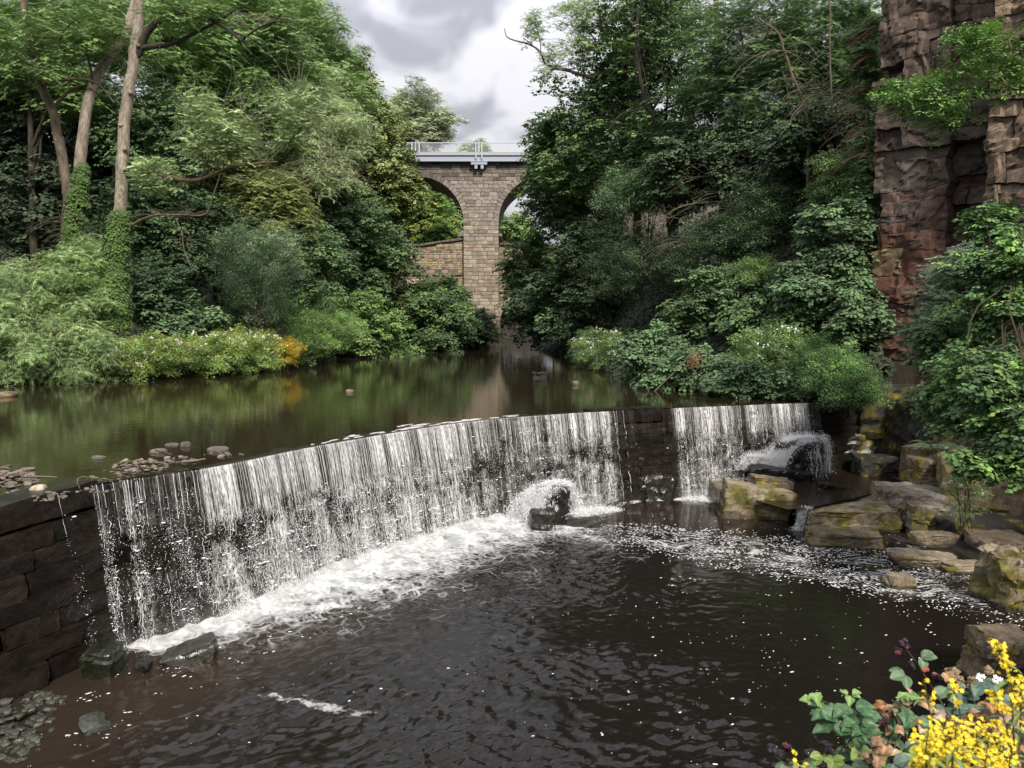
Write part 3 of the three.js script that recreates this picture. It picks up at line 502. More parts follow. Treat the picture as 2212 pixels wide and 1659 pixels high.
boulder('rock', 'low brown rock in the water below the squared mossy block', 2030, 1182, 108, 24, 0.6, { c: C.brown, moss: 0.12, pow: 5, wet: 0.08 });
boulder('rock', 'flat wedge shaped grey stone slanting into the dark water', 1972, 1196, 78, 22, 0.5, { c: C.dark, pow: 5, rz: -0.25, gloss: 1 });
boulder('flat_rock', 'long low sandy rock with a white foam rim at the water edge', 2010, 1226, 142, 22, 0.7, { c: C.sand, moss: 0.25, pow: 5, ry: -0.2, rz: -0.04, wet: 0.06 });
boulder('rock', 'small mossy stone standing alone among the drifting foam', 1953, 1272, 56, 26, 0.4, { c: C.sand, moss: 0.35, pow: 4, cuts: 5, wet: 0.08 });
boulder('flat_rock', 'low pale stones reaching out to the left of the big moss covered rock', 2100, 1238, 110, 16, 0.6, { c: C.sand, moss: 0.3, pow: 5, wet: 0.05 });
boulder('mossy_boulder', 'big jagged rock covered in yellow green moss at the right edge of the picture', 2216, 1322, 104, 112, 1.2, { c: C.sand, moss: 0.80, pow: 5, cuts: 6, rough: 0.2, ry: 0.1, rz: -0.1, wet: 0.1 });
boulder('rock', 'plain brown boulder at the right edge just above the yellow flowers', 2206, 1512, 112, 122, 1.1, { c: [0.19, 0.145, 0.095], moss: 0.12, pow: 5, cuts: 3, wet: 0.05 });
boulder('wet_rock', 'long smooth black rock below the cascade', 1690, 1050, 136, 34, 0.8, { c: C.black, pow: 4, Y: 0.5, rz: -0.13, gloss: 1, cuts: 2 });
boulder('wet_rock', 'small black slab lying in the shallow water right of the cascade', 1800, 1066, 70, 16, 0.6, { c: C.black, pow: 5, Y: 0.5, rz: -0.16, gloss: 1, seg: [8, 5, 6] });
boulder('wet_rock', 'dark rock at the lower right end of the weir, with white water pouring over it', 1724, 1042, 112, 86, 1.0, { c: C.black, pow: 4, Y: 0.5, gloss: 1, cuts: 4 });
boulder('wet_rock', 'dark stone under the right fall with a small white spill', 1636, 1022, 58, 34, 0.8, { c: C.black, pow: 4, Y: 0.4, gloss: 1 });
boulder('wet_rock', 'dark broken stones at the foot of the right fall', 1596, 1056, 80, 34, 0.9, { c: C.black, pow: 5, Y: 0.15, gloss: 1, rz: -0.2 });
boulder('wet_rock', 'upright black rock with white water splashing round its top in mid pool', 1190, 1138, 72, 84, 0.7, { c: C.black, pow: 4, cuts: 4, gloss: 1, rough: 0.14 });
boulder('wet_rock', 'rounded dark stone at the left foot of the splashed rock', 1174, 1148, 52, 44, 0.7, { c: [0.03, 0.031, 0.028], pow: 4, gloss: 1, seg: [10, 8, 8] });
boulder('wet_rock', 'dark cube like stone at the right foot of the splashed rock', 1220, 1124, 46, 34, 0.6, { c: [0.04, 0.04, 0.036], pow: 6, gloss: 1, seg: [10, 8, 8] });
boulder('flat_rock', 'thin grey slab propped on the stones right of the splashed rock', 1258, 1141, 82, 17, 0.5, { c: [0.05, 0.052, 0.046], pow: 8, rz: 0.13, gloss: 1, seg: [10, 4, 6] });
boulder('flat_rock', 'dark plank like slab leaning low at the wall between the two falls', 1348, 1098, 90, 14, 0.4, { c: C.dark, pow: 8, rz: 0.16, gloss: 1, seg: [10, 4, 6] });
boulder('wet_rock', 'squared dark rock against the bare wall left of the right fall', 1408, 1084, 60, 56, 0.7, { c: [0.03, 0.032, 0.028], pow: 8, gloss: 1 });
boulder('wet_rock', 'narrow upright dark rock at the wall beside the right fall', 1440, 1084, 32, 52, 0.5, { c: C.dark, pow: 7, gloss: 1, seg: [8, 8, 8] });
boulder('wet_rock', 'dark green squared block in the foam at the left end of the fall', 208, 1464, 64, 54, 0.55, { c: [0.020, 0.026, 0.015], pow: 7, cuts: 2, gloss: 1 });
boulder('flat_rock', 'long grey slab sloping out of the foam under the left fall', 398, 1432, 118, 26, 0.55, { c: [0.075, 0.078, 0.072], pow: 8, rz: 0.27, ry: 0.35, gloss: 1, cuts: 2, sink: 0.12 });
boulder('wet_rock', 'small round dark stone in the foam under the left fall', 304, 1456, 30, 20, 0.28, { c: C.dark, pow: 3.5, gloss: 1, seg: [8, 6, 8] });
boulder('flat_rock', 'single flat grey stone under shallow water near the lower left corner', 186, 1586, 52, 12, 0.52, { c: [0.10, 0.11, 0.105], pow: 8, ry: 0.7, gloss: 1, seg: [8, 3, 8], sink: 0.05, cuts: 2 });
boulder('rock', 'small low stone in the calm river left of the middle', 754, 848, 18, 6, 0.25, { c: C.brown, round: 1, Y: POOL, seg: [6, 4, 6], sink: 0.05 });
boulder('rock', 'dark stone cluster in the calm river before the viaduct', 1166, 817, 34, 11, 0.7, { c: C.dark, Y: POOL, seg: [8, 4, 6], sink: 0.05, cuts: 4, rough: 0.2 });
boulder('rock', 'tan stone in the calm river at the left picture edge under the willow', 4, 858, 40, 10, 0.7, { c: [0.34, 0.25, 0.16], Y: POOL, seg: [10, 5, 8], sink: 0.06, round: 1, cuts: 0 });
boulder('rock', 'little stone right of the dark cluster in the calm river', 1243, 832, 16, 8, 0.3, { c: C.brown, round: 1, Y: POOL, seg: [6, 4, 6], sink: 0.05 });

// the rock shelf under the cliff: many stones of one outcrop
{
  const g = base('rock_shelf', V(0, 0, 0), 'dark shelf of broken sandstone ledges at the foot of the cliff, right of the weir', 'rock shelf');
  const L = [
    // px, py, Y, w, h, D, colour, moss, extra
    [1790, 1100, 0.0, 470, 36, 4.2, C.brown, 0.0, { pow: 16, cuts: 0, gloss: 1, back: 0.55 }],
    [1880, 1018, 0.5, 230, 76, 2.2, C.dark, 0.10, { pow: 10, gloss: 1, rz: -0.03 }],
    [1830, 968, 1.3, 130, 48, 2.0, C.black, 0, { pow: 8, gloss: 1 }],
    [1925, 975, 1.2, 130, 62, 1.8, C.brown, 0.35, { pow: 8 }],
    [1905, 1020, 0.75, 95, 30, 1.0, C.dark, 0.2, { pow: 5 }],
    [1990, 985, 1.2, 130, 92, 2.2, C.dark, 0.35, { pow: 7 }],
    [2060, 1052, 0.75, 130, 74, 1.8, C.brown, 0.15, { pow: 9 }],
    [2058, 1022, 1.35, 140, 26, 1.2, C.brown, 0.75, { pow: 8 }],
    [2010, 1110, 0.45, 130, 40, 2.2, C.grey, 0.08, { pow: 10 }],
    [2160, 1130, 0.3, 170, 120, 2.2, C.brown, 0.15, { pow: 9, ry: -0.4 }],
    [2200, 1050, 1.2, 190, 60, 2.0, C.brown, 0.2, { pow: 9 }],
    [2150, 1180, 0.0, 190, 50, 1.6, C.dark, 0.35, { pow: 7 }],
    [2195, 1215, 0.0, 130, 40, 1.5, C.brown, 0.2, { pow: 6 }],
    [1960, 920, 2.2, 200, 80, 2.4, C.dark, 0.30, { pow: 8 }],
    [2090, 970, 1.8, 190, 90, 2.4, C.dark, 0.15, { pow: 8 }],
    [2210, 970, 1.9, 160, 110, 2.2, C.dark, 0.1, { pow: 8 }],
  ];
  for (const [px, py, Y, w, h, D, c, moss, o] of L) { const m = boulder('rock_slab', null, px, py, w, h, D, { ...o, Y, c, moss, parent: g, sink: 0.5 }); delete m.userData.category; }
}
// shallow dark water on the shelf, the spout and the cascade over the dark rock
{
  const sh = new THREE.Shape(); [[1570, 1062], [1700, 1100], [1745, 1098], [1850, 1075], [1960, 1045], [1900, 1018], [1760, 1012], [1640, 1020]].forEach(([x, y], i) => { const p = PY(x, y, 0.62); i ? sh.lineTo(p.x, -p.z) : sh.moveTo(p.x, -p.z); });
  const g = new THREE.ShapeGeometry(sh); g.rotateX(-Math.PI / 2); g.translate(0, 0.62, 0); { const p = g.attributes.position, uv = []; for (let i = 0; i < p.count; i++) uv.push(p.getX(i) / 2, p.getZ(i) / 2); g.setAttribute('uv', new THREE.Float32BufferAttribute(uv, 2)); }
  tag(mesh('shelf_water', g, std([0.022, 0.014, 0.009], { roughness: 0.07, ior: 1.33, bumpMap: rippleBump, bumpScale: 0.02 }), scene), 'shallow brown water lying on the rock shelf', 'water', null, 'structure');
}
function cascade(label, streams, seed, drops, spread, wild = 0.09) {   // streams: [points, width] where the water runs in a sheet of threads
  const r = RNG(seed), geos = [], D = new THREE.Object3D(), mats = [], g = base('cascade', V(0, 0, 0), label, 'cascade');
  for (const [pts, w, n] of streams) {
    const cv = new THREE.CatmullRomCurve3(pts, false, 'centripetal'), side = V(1, 0, 0.25).normalize();
    for (let i = 0; i < n; i++) {
      const o = (r() - 0.5) * w, q = [], sd = r() * 60; for (let k = 0; k <= 10; k++) { const p = cv.getPoint(k / 10); p.addScaledVector(side, o * (0.75 + 0.4 * k / 10) + wild * noise(k * 0.5, sd, 1)); p.y += wild * noise(k * 0.6, sd, 4); p.z += (wild + 0.03) * noise(k * 0.6, sd, 8); q.push(p); }
      const t0 = r() * 0.4, t1 = 0.6 + r() * 0.4, R = 0.006 + 0.011 * r() * r();
      geos.push(limb(q, (t) => t < t0 || t > t1 ? 0.001 : R * (0.7 + 0.7 * noise(t * 5, sd, 2)), 0, 4, 0.08));
      for (let k = 0; k < drops; k++) { const p = cv.getPoint(r()); p.addScaledVector(side, o * 1.25 + (r() - 0.5) * 0.2); p.y += spread * r() * r(); p.z += (r() - 0.5) * 0.3; const s = 0.004 + 0.012 * r() * r(); D.position.copy(p); D.scale.set(s, s * 1.3, s); D.updateMatrix(); mats.push(D.matrix.clone()); }
    }
  }
  mesh('water_strands', merge(geos), M.white, g, 'stuff');
  const im = new THREE.InstancedMesh(new THREE.IcosahedronGeometry(1, 0), M.drop, mats.length); mats.forEach((m, i) => im.setMatrixAt(i, m)); im.name = 'water_drops'; im.userData.kind = 'stuff'; g.add(im);
}
const Q = (d, ...l) => l.map(([x, y]) => P(x, y, d));
cascade('white cascade bouncing over the dark rock at the lower right end of the weir', [
  [Q(26.15, [1742, 950], [1706, 960], [1682, 982], [1668, 1008], [1650, 1026]), 0.8, 210], [Q(26.15, [1738, 952], [1742, 966], [1746, 1000], [1748, 1036]), 0.8, 70], [Q(26.15, [1760, 944], [1720, 946], [1690, 956]), 0.3, 50], [Q(26.15, [1776, 944], [1786, 958], [1789, 1022]), 0.2, 22], [Q(26.15, [1640, 984], [1622, 990], [1604, 1016]), 0.5, 60],
  [Q(26.2, [1576, 1040], [1562, 1060], [1556, 1082]), 0.35, 30], [Q(25.8, [1640, 1036], [1600, 1046], [1556, 1056]), 0.3, 16], [Q(25.7, [1560, 1080], [1500, 1088], [1470, 1090]), 0.5, 30]], 21, 30, 0.25);
cascade('little white spout running out between the mossy boulder and the long ledge', [[Q(22.1, [1748, 1096], [1735, 1102], [1730, 1126], [1724, 1150]), 0.22, 40], [Q(21.9, [1726, 1140], [1712, 1154], [1690, 1160]), 0.35, 26]], 22, 12, 0.08);
cascade('white water arching and splashing over the upright black rock in mid pool', [
  [Q(22.5, [1222, 1046], [1190, 1046], [1160, 1066], [1140, 1106], [1128, 1142]), 0.5, 80], [Q(22.5, [1208, 1046], [1226, 1052], [1238, 1080], [1250, 1118]), 0.22, 34], [Q(22.6, [1180, 1050], [1130, 1080], [1104, 1130]), 0.5, 46], [Q(22.2, [1170, 1056], [1152, 1096], [1148, 1140]), 0.5, 110], [Q(22.3, [1196, 1052], [1186, 1076], [1180, 1120]), 0.35, 26], [Q(22.3, [1236, 1114], [1290, 1106], [1322, 1102]), 0.5, 50]], 23, 46, 0.2, 0.2);

// ---------------------------------------------------------------- loose stones and sticks at the left end of the crest, rubble in the corner
const pebbles = []; for (let i = 0; i < 8; i++) pebbles.push(makeRock(1, 0.5, 0.75, { seed: 300 + i, pow: 3.2, rough: 0.12, freq: 2, seg: [5, 4, 5], cuts: 4, crease: 0.6, uv: 0.3 }));
function stoneHeap(name, label, cat, Y, spots, tones, seed, mat = M.rock) {
  const r = RNG(seed), g = base(name, PY(spots[0][0], spots[0][1], Y), label, cat), made = tones.flatMap((c, j) => pebbles.map((p, i) => paint(p.clone(), stoneColor(c, i + j * 9))));
  for (const [cx, cy, rx, ry, n, s0, s1, pile] of spots) for (let i = 0; i < n; i++) {
    const a = r() * 6.2832, q = Math.sqrt(r()), p = PY(cx + rx * q * Math.cos(a), cy + ry * q * Math.sin(a), Y), s = lerp(s0, s1, r() * r());
    const m = mesh('stone', made[Math.floor(r() * made.length)], mat, g); m.position.set(p.x - g.position.x, p.y - g.position.y + s * 0.08 + pile * (1 - q) * r(), p.z - g.position.z); m.rotation.set((r() - 0.5) * 0.5, r() * 6.28, (r() - 0.5) * 0.5); m.scale.set(s, s * (0.5 + 0.4 * r()), s);
  }
  return g;
}
const dryTones = [[0.24, 0.20, 0.16], [0.18, 0.155, 0.13], [0.28, 0.25, 0.20], [0.13, 0.115, 0.10]];
stoneHeap('gravel_bank', 'heap of pale dry stones in the shallows at the left picture edge above the weir', 'gravel', POOL, [[30, 1037, 62, 17, 90, 0.07, 0.21, 0.09], [40, 1012, 40, 6, 10, 0.08, 0.2, 0]], dryTones, 71);
stoneHeap('gravel_bank', 'thin strip of stones and leaves on the crest nearest the left edge', 'gravel', POOL, [[70, 1072, 75, 12, 44, 0.06, 0.22, 0.02], [180, 1060, 70, 6, 14, 0.05, 0.14, 0.0]], dryTones, 72);
stoneHeap('gravel_bank', 'pile of pale brown stones on the weir crest left of the curtain of water', 'gravel', POOL, [[305, 1007, 58, 14, 95, 0.06, 0.19, 0.09], [270, 1019, 50, 8, 20, 0.07, 0.2, 0.02], [395, 993, 45, 6, 24, 0.07, 0.2, 0.03], [480, 982, 45, 5, 12, 0.07, 0.22, 0], [240, 1033, 60, 8, 14, 0.05, 0.15, 0]], dryTones, 73);
for (const [x, y, w, h, l] of [[75, 1067, 36, 16, 'single whitish stone on the crest at the far left'], [398, 965, 24, 10, 'pointed pale stone standing in the water above the gravel pile'], [368, 963, 30, 4, 'low flat stone beside the pointed pale stone above the gravel pile'], [338, 979, 36, 8, 'low stone with a bleached stick on it above the gravel pile'], [208, 992, 30, 6, 'lone rounded stone in the shallows left of the gravel pile'], [466, 976, 46, 9, 'brown stone at the crest end of the gravel, left of the lip of the fall']])
  boulder('rock', l, x, y, w, h, w * 0.007, { c: x === 75 ? [0.5, 0.44, 0.34] : [0.17, 0.15, 0.13], Y: POOL, seg: [8, 6, 8], sink: 0.06, round: 1, cuts: 0 });
{
  const stick = (label, pts, r0, c) => { const g = limb(pts.map(([x, y, h]) => PY(x, y, POOL + (h ?? 0.05))), r0, r0 * 0.5, 6, 0.08, 0.02, pts[0][0]); paint(g, c); tag(mesh('stick', g, M.bark, scene), label, 'stick'); };
  const dead = [0.30, 0.25, 0.19];
  stick('forked bleached stick lying on the low stone above the gravel', [[336, 970, 0.25], [345, 974, 0.2], [358, 978, 0.1], [372, 981, 0.03]], 0.03, dead);
  stick('straight bleached stick lying across the right end of the gravel pile', [[395, 997, 0.12], [420, 996, 0.12], [444, 992, 0.12]], 0.032, dead);
  stick('thin stick poking up from the water at the crest end of the gravel', [[437, 978, 0.0], [437, 968, 0.3], [436, 958, 0.5]], 0.014, [0.16, 0.1, 0.06]);
  stick('thin stick lying across the heap of pale stones at the left edge', [[60, 1030, 0.15], [110, 1031, 0.06], [125, 1032, 0.03]], 0.022, dead);
  stick('bent green reed stem in the shallows between the stone heaps', [[172, 1055, 0.0], [166, 1042, 0.12], [172, 1032, 0.18], [210, 1034, 0.12], [243, 1037, 0.05]], 0.012, [0.22, 0.27, 0.10]);
  stick('small dry twig in the shallows left of the gravel pile', [[255, 1003, 0.02], [275, 996, 0.1], [298, 1001, 0.02]], 0.014, dead);
}
stoneHeap('rubble_pile', 'heap of grey green broken stones and dead leaves in the lower left corner', 'rubble', -0.02, [[30, 1560, 85, 70, 120, 0.08, 0.28, 0.22], [30, 1610, 60, 40, 50, 0.08, 0.22, 0.12], [95, 1512, 55, 16, 26, 0.10, 0.28, 0.05], [55, 1500, 60, 14, 16, 0.08, 0.2, 0.05]], [[0.075, 0.085, 0.07], [0.05, 0.058, 0.045], [0.10, 0.105, 0.09], [0.065, 0.06, 0.045]], 74, M.wetRock);

// ---------------------------------------------------------------- the viaduct and the old bridge under it
const VD = 85, VP = (x, y) => P(x, y, VD), PXM = VD / FL;
{
  const g = base('viaduct', V(VP(1039, 750).x, 0, -VD), 'tall grey stone viaduct with two round arches and a blue grey steel footway', 'viaduct'), ox = g.position.x;
  const X = (px) => VP(px, 500).x - ox, Y = (py) => VP(1106, py).y;
  const topY = Y(346), yc = Y(480), cl = X(905), cr = X(1173), R = X(1001) - cl, bottom = 0.5;
  // masonry core with arched openings, nine metres wide
  const sh = new THREE.Shape(); sh.moveTo(X(560), bottom); sh.lineTo(X(1560), bottom); sh.lineTo(X(1560), topY); sh.lineTo(X(560), topY); sh.closePath();
  for (const c of [cl, cr]) { const h = new THREE.Path(); h.moveTo(c - R, bottom + 0.01); h.lineTo(c - R, yc); h.absarc(c, yc, R, Math.PI, 0, true); h.lineTo(c + R, bottom + 0.01); h.closePath(); sh.holes.push(h); }
  let core = new THREE.ExtrudeGeometry(sh, { depth: 9, bevelEnabled: false, curveSegments: 40 }); core.translate(0, 0, -9); core = core.index ? core.toNonIndexed() : core; core.computeVertexNormals(); boxUV(core, 0.5);
  paint(core, (p) => { const k = 0.75 + 0.5 * fbm(p.x * 0.5, p.y * 0.5, p.z * 0.3, 3); return [0.30 * k, 0.275 * k, 0.24 * k]; });
  mesh('masonry', core, M.stone, g);
  // face stones of the pier and spandrel, voussoirs round the arches
  const r = RNG(515), shapes = []; for (let i = 0; i < 6; i++) shapes.push(makeRock(1, 1, 1, { seed: 500 + i, pow: 16, rough: 0.05, freq: 3, seg: [4, 3, 2], crease: 0.7, uv: 0.9 }));
  const grey = [[0.470, 0.431, 0.386], [0.403, 0.364, 0.325], [0.538, 0.493, 0.437], [0.347, 0.308, 0.274], [0.470, 0.409, 0.358]], buff = [[0.582, 0.504, 0.386], [0.504, 0.420, 0.325], [0.620, 0.560, 0.437], [0.482, 0.370, 0.297], [0.414, 0.353, 0.280]], sooty = [[0.224, 0.202, 0.179], [0.168, 0.151, 0.134], [0.291, 0.263, 0.235]];
  const bank = [grey, buff, sooty].map((l) => l.flatMap((c, j) => shapes.slice(0, 3).map((s, i) => paint((j % 2 ? shapes[i + 3] : s).clone(), (p) => { const k = 0.85 + 0.5 * fbm(p.x * 2 + j, p.y * 2, i, 3); return [c[0] * k, c[1] * k, c[2] * k]; }))));
  const list = [];
  const ringW = 0.62, RR = R + ringW;
  for (let y = Y(700), row = 0; y < topY - 0.05; row++) {
    const h = 0.34 + 0.16 * r(), cy = y + h / 2; let a, b;
    if (cy < yc) { a = X(1001); b = X(1077); } else { const dy = cy - yc; a = dy < RR ? cl + Math.sqrt(RR * RR - dy * dy) : X(868); b = dy < RR ? cr - Math.sqrt(RR * RR - dy * dy) : X(1210); }
    a = Math.max(a, X(868)); b = Math.min(b, X(1210));
    let x = a; while (x < b - 0.05) {
      let w = 0.5 + 0.75 * r(); if (b - (x + w) < 0.35) w = b - x;
      const t = (cy - Y(600)) / (Y(430) - Y(600)), stain = smooth(Y(408), Y(352), cy) * 0.95 + 0.55 * smooth(0.0, 0.4, noise(x * 0.75, cy * 0.14, 3)) * smooth(Y(600), Y(430), cy);
      const k = r() < stain ? 2 : r() > t ? 1 : 0; list.push([x + w / 2, cy, w - 0.03, h - 0.03, 0, k, 0.03 + 0.07 * r()]); x += w;
    }
    y += h;
  }
  for (const [c, a0, dir] of [[cl, 0, 1], [cr, Math.PI, -1]]) for (let i = 0; i < 26; i++) { const a = a0 + dir * (i + 0.5) * 0.43 / (R + 0.3), rr = R + ringW / 2 - 0.02; if (Math.abs(a - a0) > 2.0) break; list.push([c + Math.cos(a) * rr, yc + Math.sin(a) * rr, 0.40, ringW - 0.04, a - Math.PI / 2, Math.abs(a - a0) > 1.0 ? 2 : 0, 0.09]); }
  list.sort((p, q) => q[2] * q[3] - p[2] * p[3]);
  const rest = [];
  list.forEach(([x, y, w, h, a, k, out], i) => { const geo = bank[k][Math.floor(r() * bank[k].length)]; if (i < 296) { const m = mesh('stone_block', geo, M.stone, g); m.position.set(x, y, out - 0.2); m.rotation.z = a; m.scale.set(w, h, 0.4); } else { rest.push(geo.clone().applyMatrix4(new THREE.Matrix4().compose(V(x, y, out - 0.2), new THREE.Quaternion().setFromEuler(new THREE.Euler(0, 0, a)), V(w, h, 0.4)))); } });
  if (rest.length) mesh('small_stones', merge(rest), M.stone, g, 'stuff');
  // impost stones at the springing
  for (const [x, w] of [[X(1001) - 0.12, 0.5], [X(1077) + 0.12, 0.5]]) { const m = mesh('impost', paint(makeRock(w, 0.3, 9.1, { seed: 41, pow: 20, rough: 0.01, seg: [2, 1, 6] }), [0.33, 0.29, 0.235]), M.stone, g); m.position.set(x, Y(507), -4.45); }
  // deck, girder, parapet
  mesh('deck', bx(60, 0.5, 10.4, 0, topY + 0.35, -4.7), std([0.16, 0.15, 0.14]), g);
  const gy0 = Y(350.5), gy1 = Y(338.5), zf = 0.62;
  mesh('girder', merge([bx(60, gy1 - gy0, 0.05, 0, (gy0 + gy1) / 2, zf), bx(60, 0.04, 0.34, 0, gy0 - 0.02, zf - 0.05), bx(60, 0.05, 0.40, 0, gy1 + 0.025, zf - 0.02)]), M.steelBlue, g);
  mesh('kerb_beam', bx(60, Y(334.5) - gy1 - 0.06, 0.24, 0, (Y(334.5) + gy1 + 0.06) / 2, zf + 0.06), std([0.40, 0.41, 0.42], { roughness: 0.7 }), g);
  mesh('parapet', bx(60, Y(321) - topY, 0.4, 0, (Y(321) + topY) / 2, -1.9), std([0.26, 0.23, 0.20]), g);
  const ty = Y(311), by = Y(333); const rl = new THREE.Group(); rl.name = 'railing'; g.add(rl);
  mesh('top_rail', bx(30, 0.09, 0.08, X(1030), ty - 0.045, zf + 0.12), M.steel, rl); mesh('bottom_rail', bx(30, 0.06, 0.06, X(1030), by + 0.04, zf + 0.12), M.steel, rl);
  const bal = []; for (let px = 770; px < 1310; px += 2.55) bal.push(bx(0.035, ty - by - 0.1, 0.035, X(px), (ty + by) / 2, zf + 0.12));
  mesh('balusters', merge(bal), M.steel, rl, 'stuff');
  for (const px of [838, 893.5, 901, 909, 1029, 1035.5, 1042, 1142, 1150]) mesh('post', bx(0.14, ty - by + 0.04, 0.13, X(px), (ty + by) / 2 + 0.02, zf + 0.12), M.steel, rl);
  for (const px of [901, 1029.5, 1042, 1150]) mesh('bracket', merge([bx(0.13, Y(331) - Y(344), 0.14, X(px), (Y(331) + Y(344)) / 2, zf + 0.17), bx(0.11, 0.16, 0.30, X(px), Y(345), zf + 0.08)]), M.steel, g);
  mesh('bearing', merge([bx(1.72, Y(350) - Y(357.5), 0.5, X(1036), (Y(350) + Y(357.5)) / 2 - 0.04, zf - 0.1), bx(1.8, 0.06, 0.6, X(1036), Y(351.8), zf - 0.1), bx(0.30, Y(357) - Y(367), 0.3, X(1029.5), (Y(357) + Y(367)) / 2, zf - 0.05), bx(0.30, Y(357) - Y(367), 0.3, X(1042.5), (Y(357) + Y(367)) / 2, zf - 0.05)]), M.steelBlue, g);
}
{
  const g = base('stone_bridge', V(VP(1039, 750).x, 0, -VD - 0.55), 'older low bridge of yellow brown rubble stone under the viaduct arches', 'bridge'), ox = g.position.x;
  const X = (px) => VP(px, 500).x - ox, Y = (py) => VP(1106, py).y, copY = (px) => px < 1039 ? lerp(Y(530), Y(516), smooth(900, 996, px) * 0.6 + 0.4 * clamp((px - 900) / 96)) : Y(528);
  const sh = new THREE.Shape(); sh.moveTo(X(700), 0); sh.lineTo(X(1500), 0); sh.lineTo(X(1500), Y(530)); sh.lineTo(X(1078), Y(528)); sh.lineTo(X(1000), Y(518)); sh.lineTo(X(900), Y(530)); sh.lineTo(X(700), Y(530)); sh.closePath();
  const arches = [[X(908), Y(690), X(1000) - X(921), X(905)], [X(1140), Y(698), X(1140) - X(1080), X(1140)]];
  for (const [c, y, R] of arches) { const h = new THREE.Path(); h.moveTo(c - R, 0.01); h.lineTo(c - R, y); h.absarc(c, y, R, Math.PI, 0, true); h.lineTo(c + R, 0.01); h.closePath(); sh.holes.push(h); }
  let core = new THREE.ExtrudeGeometry(sh, { depth: 4.5, bevelEnabled: false, curveSegments: 30 }); core.translate(0, 0, -4.5); core = core.index ? core.toNonIndexed() : core; core.computeVertexNormals(); boxUV(core, 0.5);
  paint(core, (p) => { const k = 0.8 + 0.4 * fbm(p.x * 0.5, p.y * 0.5, p.z * 0.3, 3); return [0.30 * k, 0.24 * k, 0.165 * k]; });
  mesh('masonry', core, M.stone, g);
  const r = RNG(616), shapes = []; for (let i = 0; i < 5; i++) shapes.push(makeRock(1, 1, 1, { seed: 600 + i, pow: 9, rough: 0.07, freq: 3, seg: [3, 3, 2], crease: 0.7, uv: 0.6 }));
  const tones = [[0.601, 0.508, 0.333], [0.519, 0.434, 0.283], [0.620, 0.598, 0.449], [0.450, 0.329, 0.233], [0.246, 0.209, 0.183], [0.546, 0.389, 0.333], [0.620, 0.538, 0.366], [0.546, 0.374, 0.166], [0.164, 0.149, 0.150]];
  const bank = tones.map((c, j) => paint(shapes[j % 5].clone(), (p) => { const k = 0.85 + 0.4 * fbm(p.x * 2 + j, p.y * 2, 1, 3); return [c[0] * k, c[1] * k, c[2] * k]; })), list = [];
  for (const [p0, p1] of [[858, 999.5], [1078.5, 1190]]) for (let y = Y(672); y < Y(517); ) {
    const h = r() < 0.15 ? 0.30 + 0.14 * r() : 0.15 + 0.09 * r(), cy = y + h / 2; let x = X(p0); y += h;
    if (Math.abs(cy - Y(591)) < 0.20) continue;
    while (x < X(p1) - 0.03) {
      let w = 0.30 + 0.5 * r() * (h > 0.28 ? 1.2 : 1); if (X(p1) - (x + w) < 0.2) w = X(p1) - x; const cx = x + w / 2, cpx = 1106 + (cx + ox) / PXM; x += w;
      if (cy + h / 2 > copY(cpx) - 0.05 || arches.some(([c, ay, R]) => (cy > ay ? Math.hypot(cx - c, cy - ay) : Math.abs(cx - c)) < R + (cy > ay ? 0.62 : 0.1))) continue;
      list.push([cx, cy, w - 0.025, h - 0.025, 0, r() < 0.12 ? 4 + Math.floor(r() * 5) : Math.floor(r() * 7) % 7, 0.02 + 0.05 * r()]);
    }
  }
  for (const [c, y, R] of arches) for (let a = 0.06; a < Math.PI - 0.05; a += 0.46 / (R + 0.28)) list.push([c + Math.cos(a) * (R + 0.28), y + Math.sin(a) * (R + 0.28), 0.42, 0.54, a - Math.PI / 2, r() < 0.5 ? 5 : 2, 0.07]);
  list.sort((p, q) => q[2] * q[3] - p[2] * p[3]); const rest = [];
  list.forEach(([x, y, w, h, a, k, out], i) => { if (i < 296) { const m = mesh('stone', bank[k], M.stone, g); m.position.set(x, y, out - 0.12); m.rotation.z = a; m.scale.set(w, h, 0.24); } else rest.push(bank[k].clone().applyMatrix4(new THREE.Matrix4().compose(V(x, y, out - 0.12), new THREE.Quaternion().setFromEuler(new THREE.Euler(0, 0, a)), V(w, h, 0.24)))); });
  if (rest.length) mesh('small_stones', merge(rest), M.stone, g, 'stuff');
  for (const [p0, p1] of [[840, 999.5], [1078.5, 1200]]) { const m = mesh('string_course', paint(makeRock(X(p1) - X(p0), 0.26, 0.4, { seed: 3, pow: 30, rough: 0.012, seg: [16, 1, 1] }), [0.27, 0.235, 0.165]), M.stone, g); m.position.set((X(p0) + X(p1)) / 2, Y(591), 0.0); }
  const cop = []; for (const [a, b] of [[850, 905], [905, 952], [952, 999.5], [1078.5, 1130], [1130, 1190]]) { const x0 = X(a), x1 = X(b), y0 = a > 1039 ? Y(527) : a === 850 ? Y(528.5) : copY(a), y1 = a > 1039 ? Y(527) : copY(b), m = mesh('coping', paint(makeRock(Math.hypot(x1 - x0, y1 - y0) - 0.02, 0.24, 0.75, { seed: a, pow: 20, rough: 0.015, seg: [6, 2, 2] }), [0.17, 0.16, 0.10]), M.stone, g); m.position.set((x0 + x1) / 2, (y0 + y1) / 2 + 0.05, -0.1); m.rotation.z = Math.atan2(y1 - y0, x1 - x0); }
}

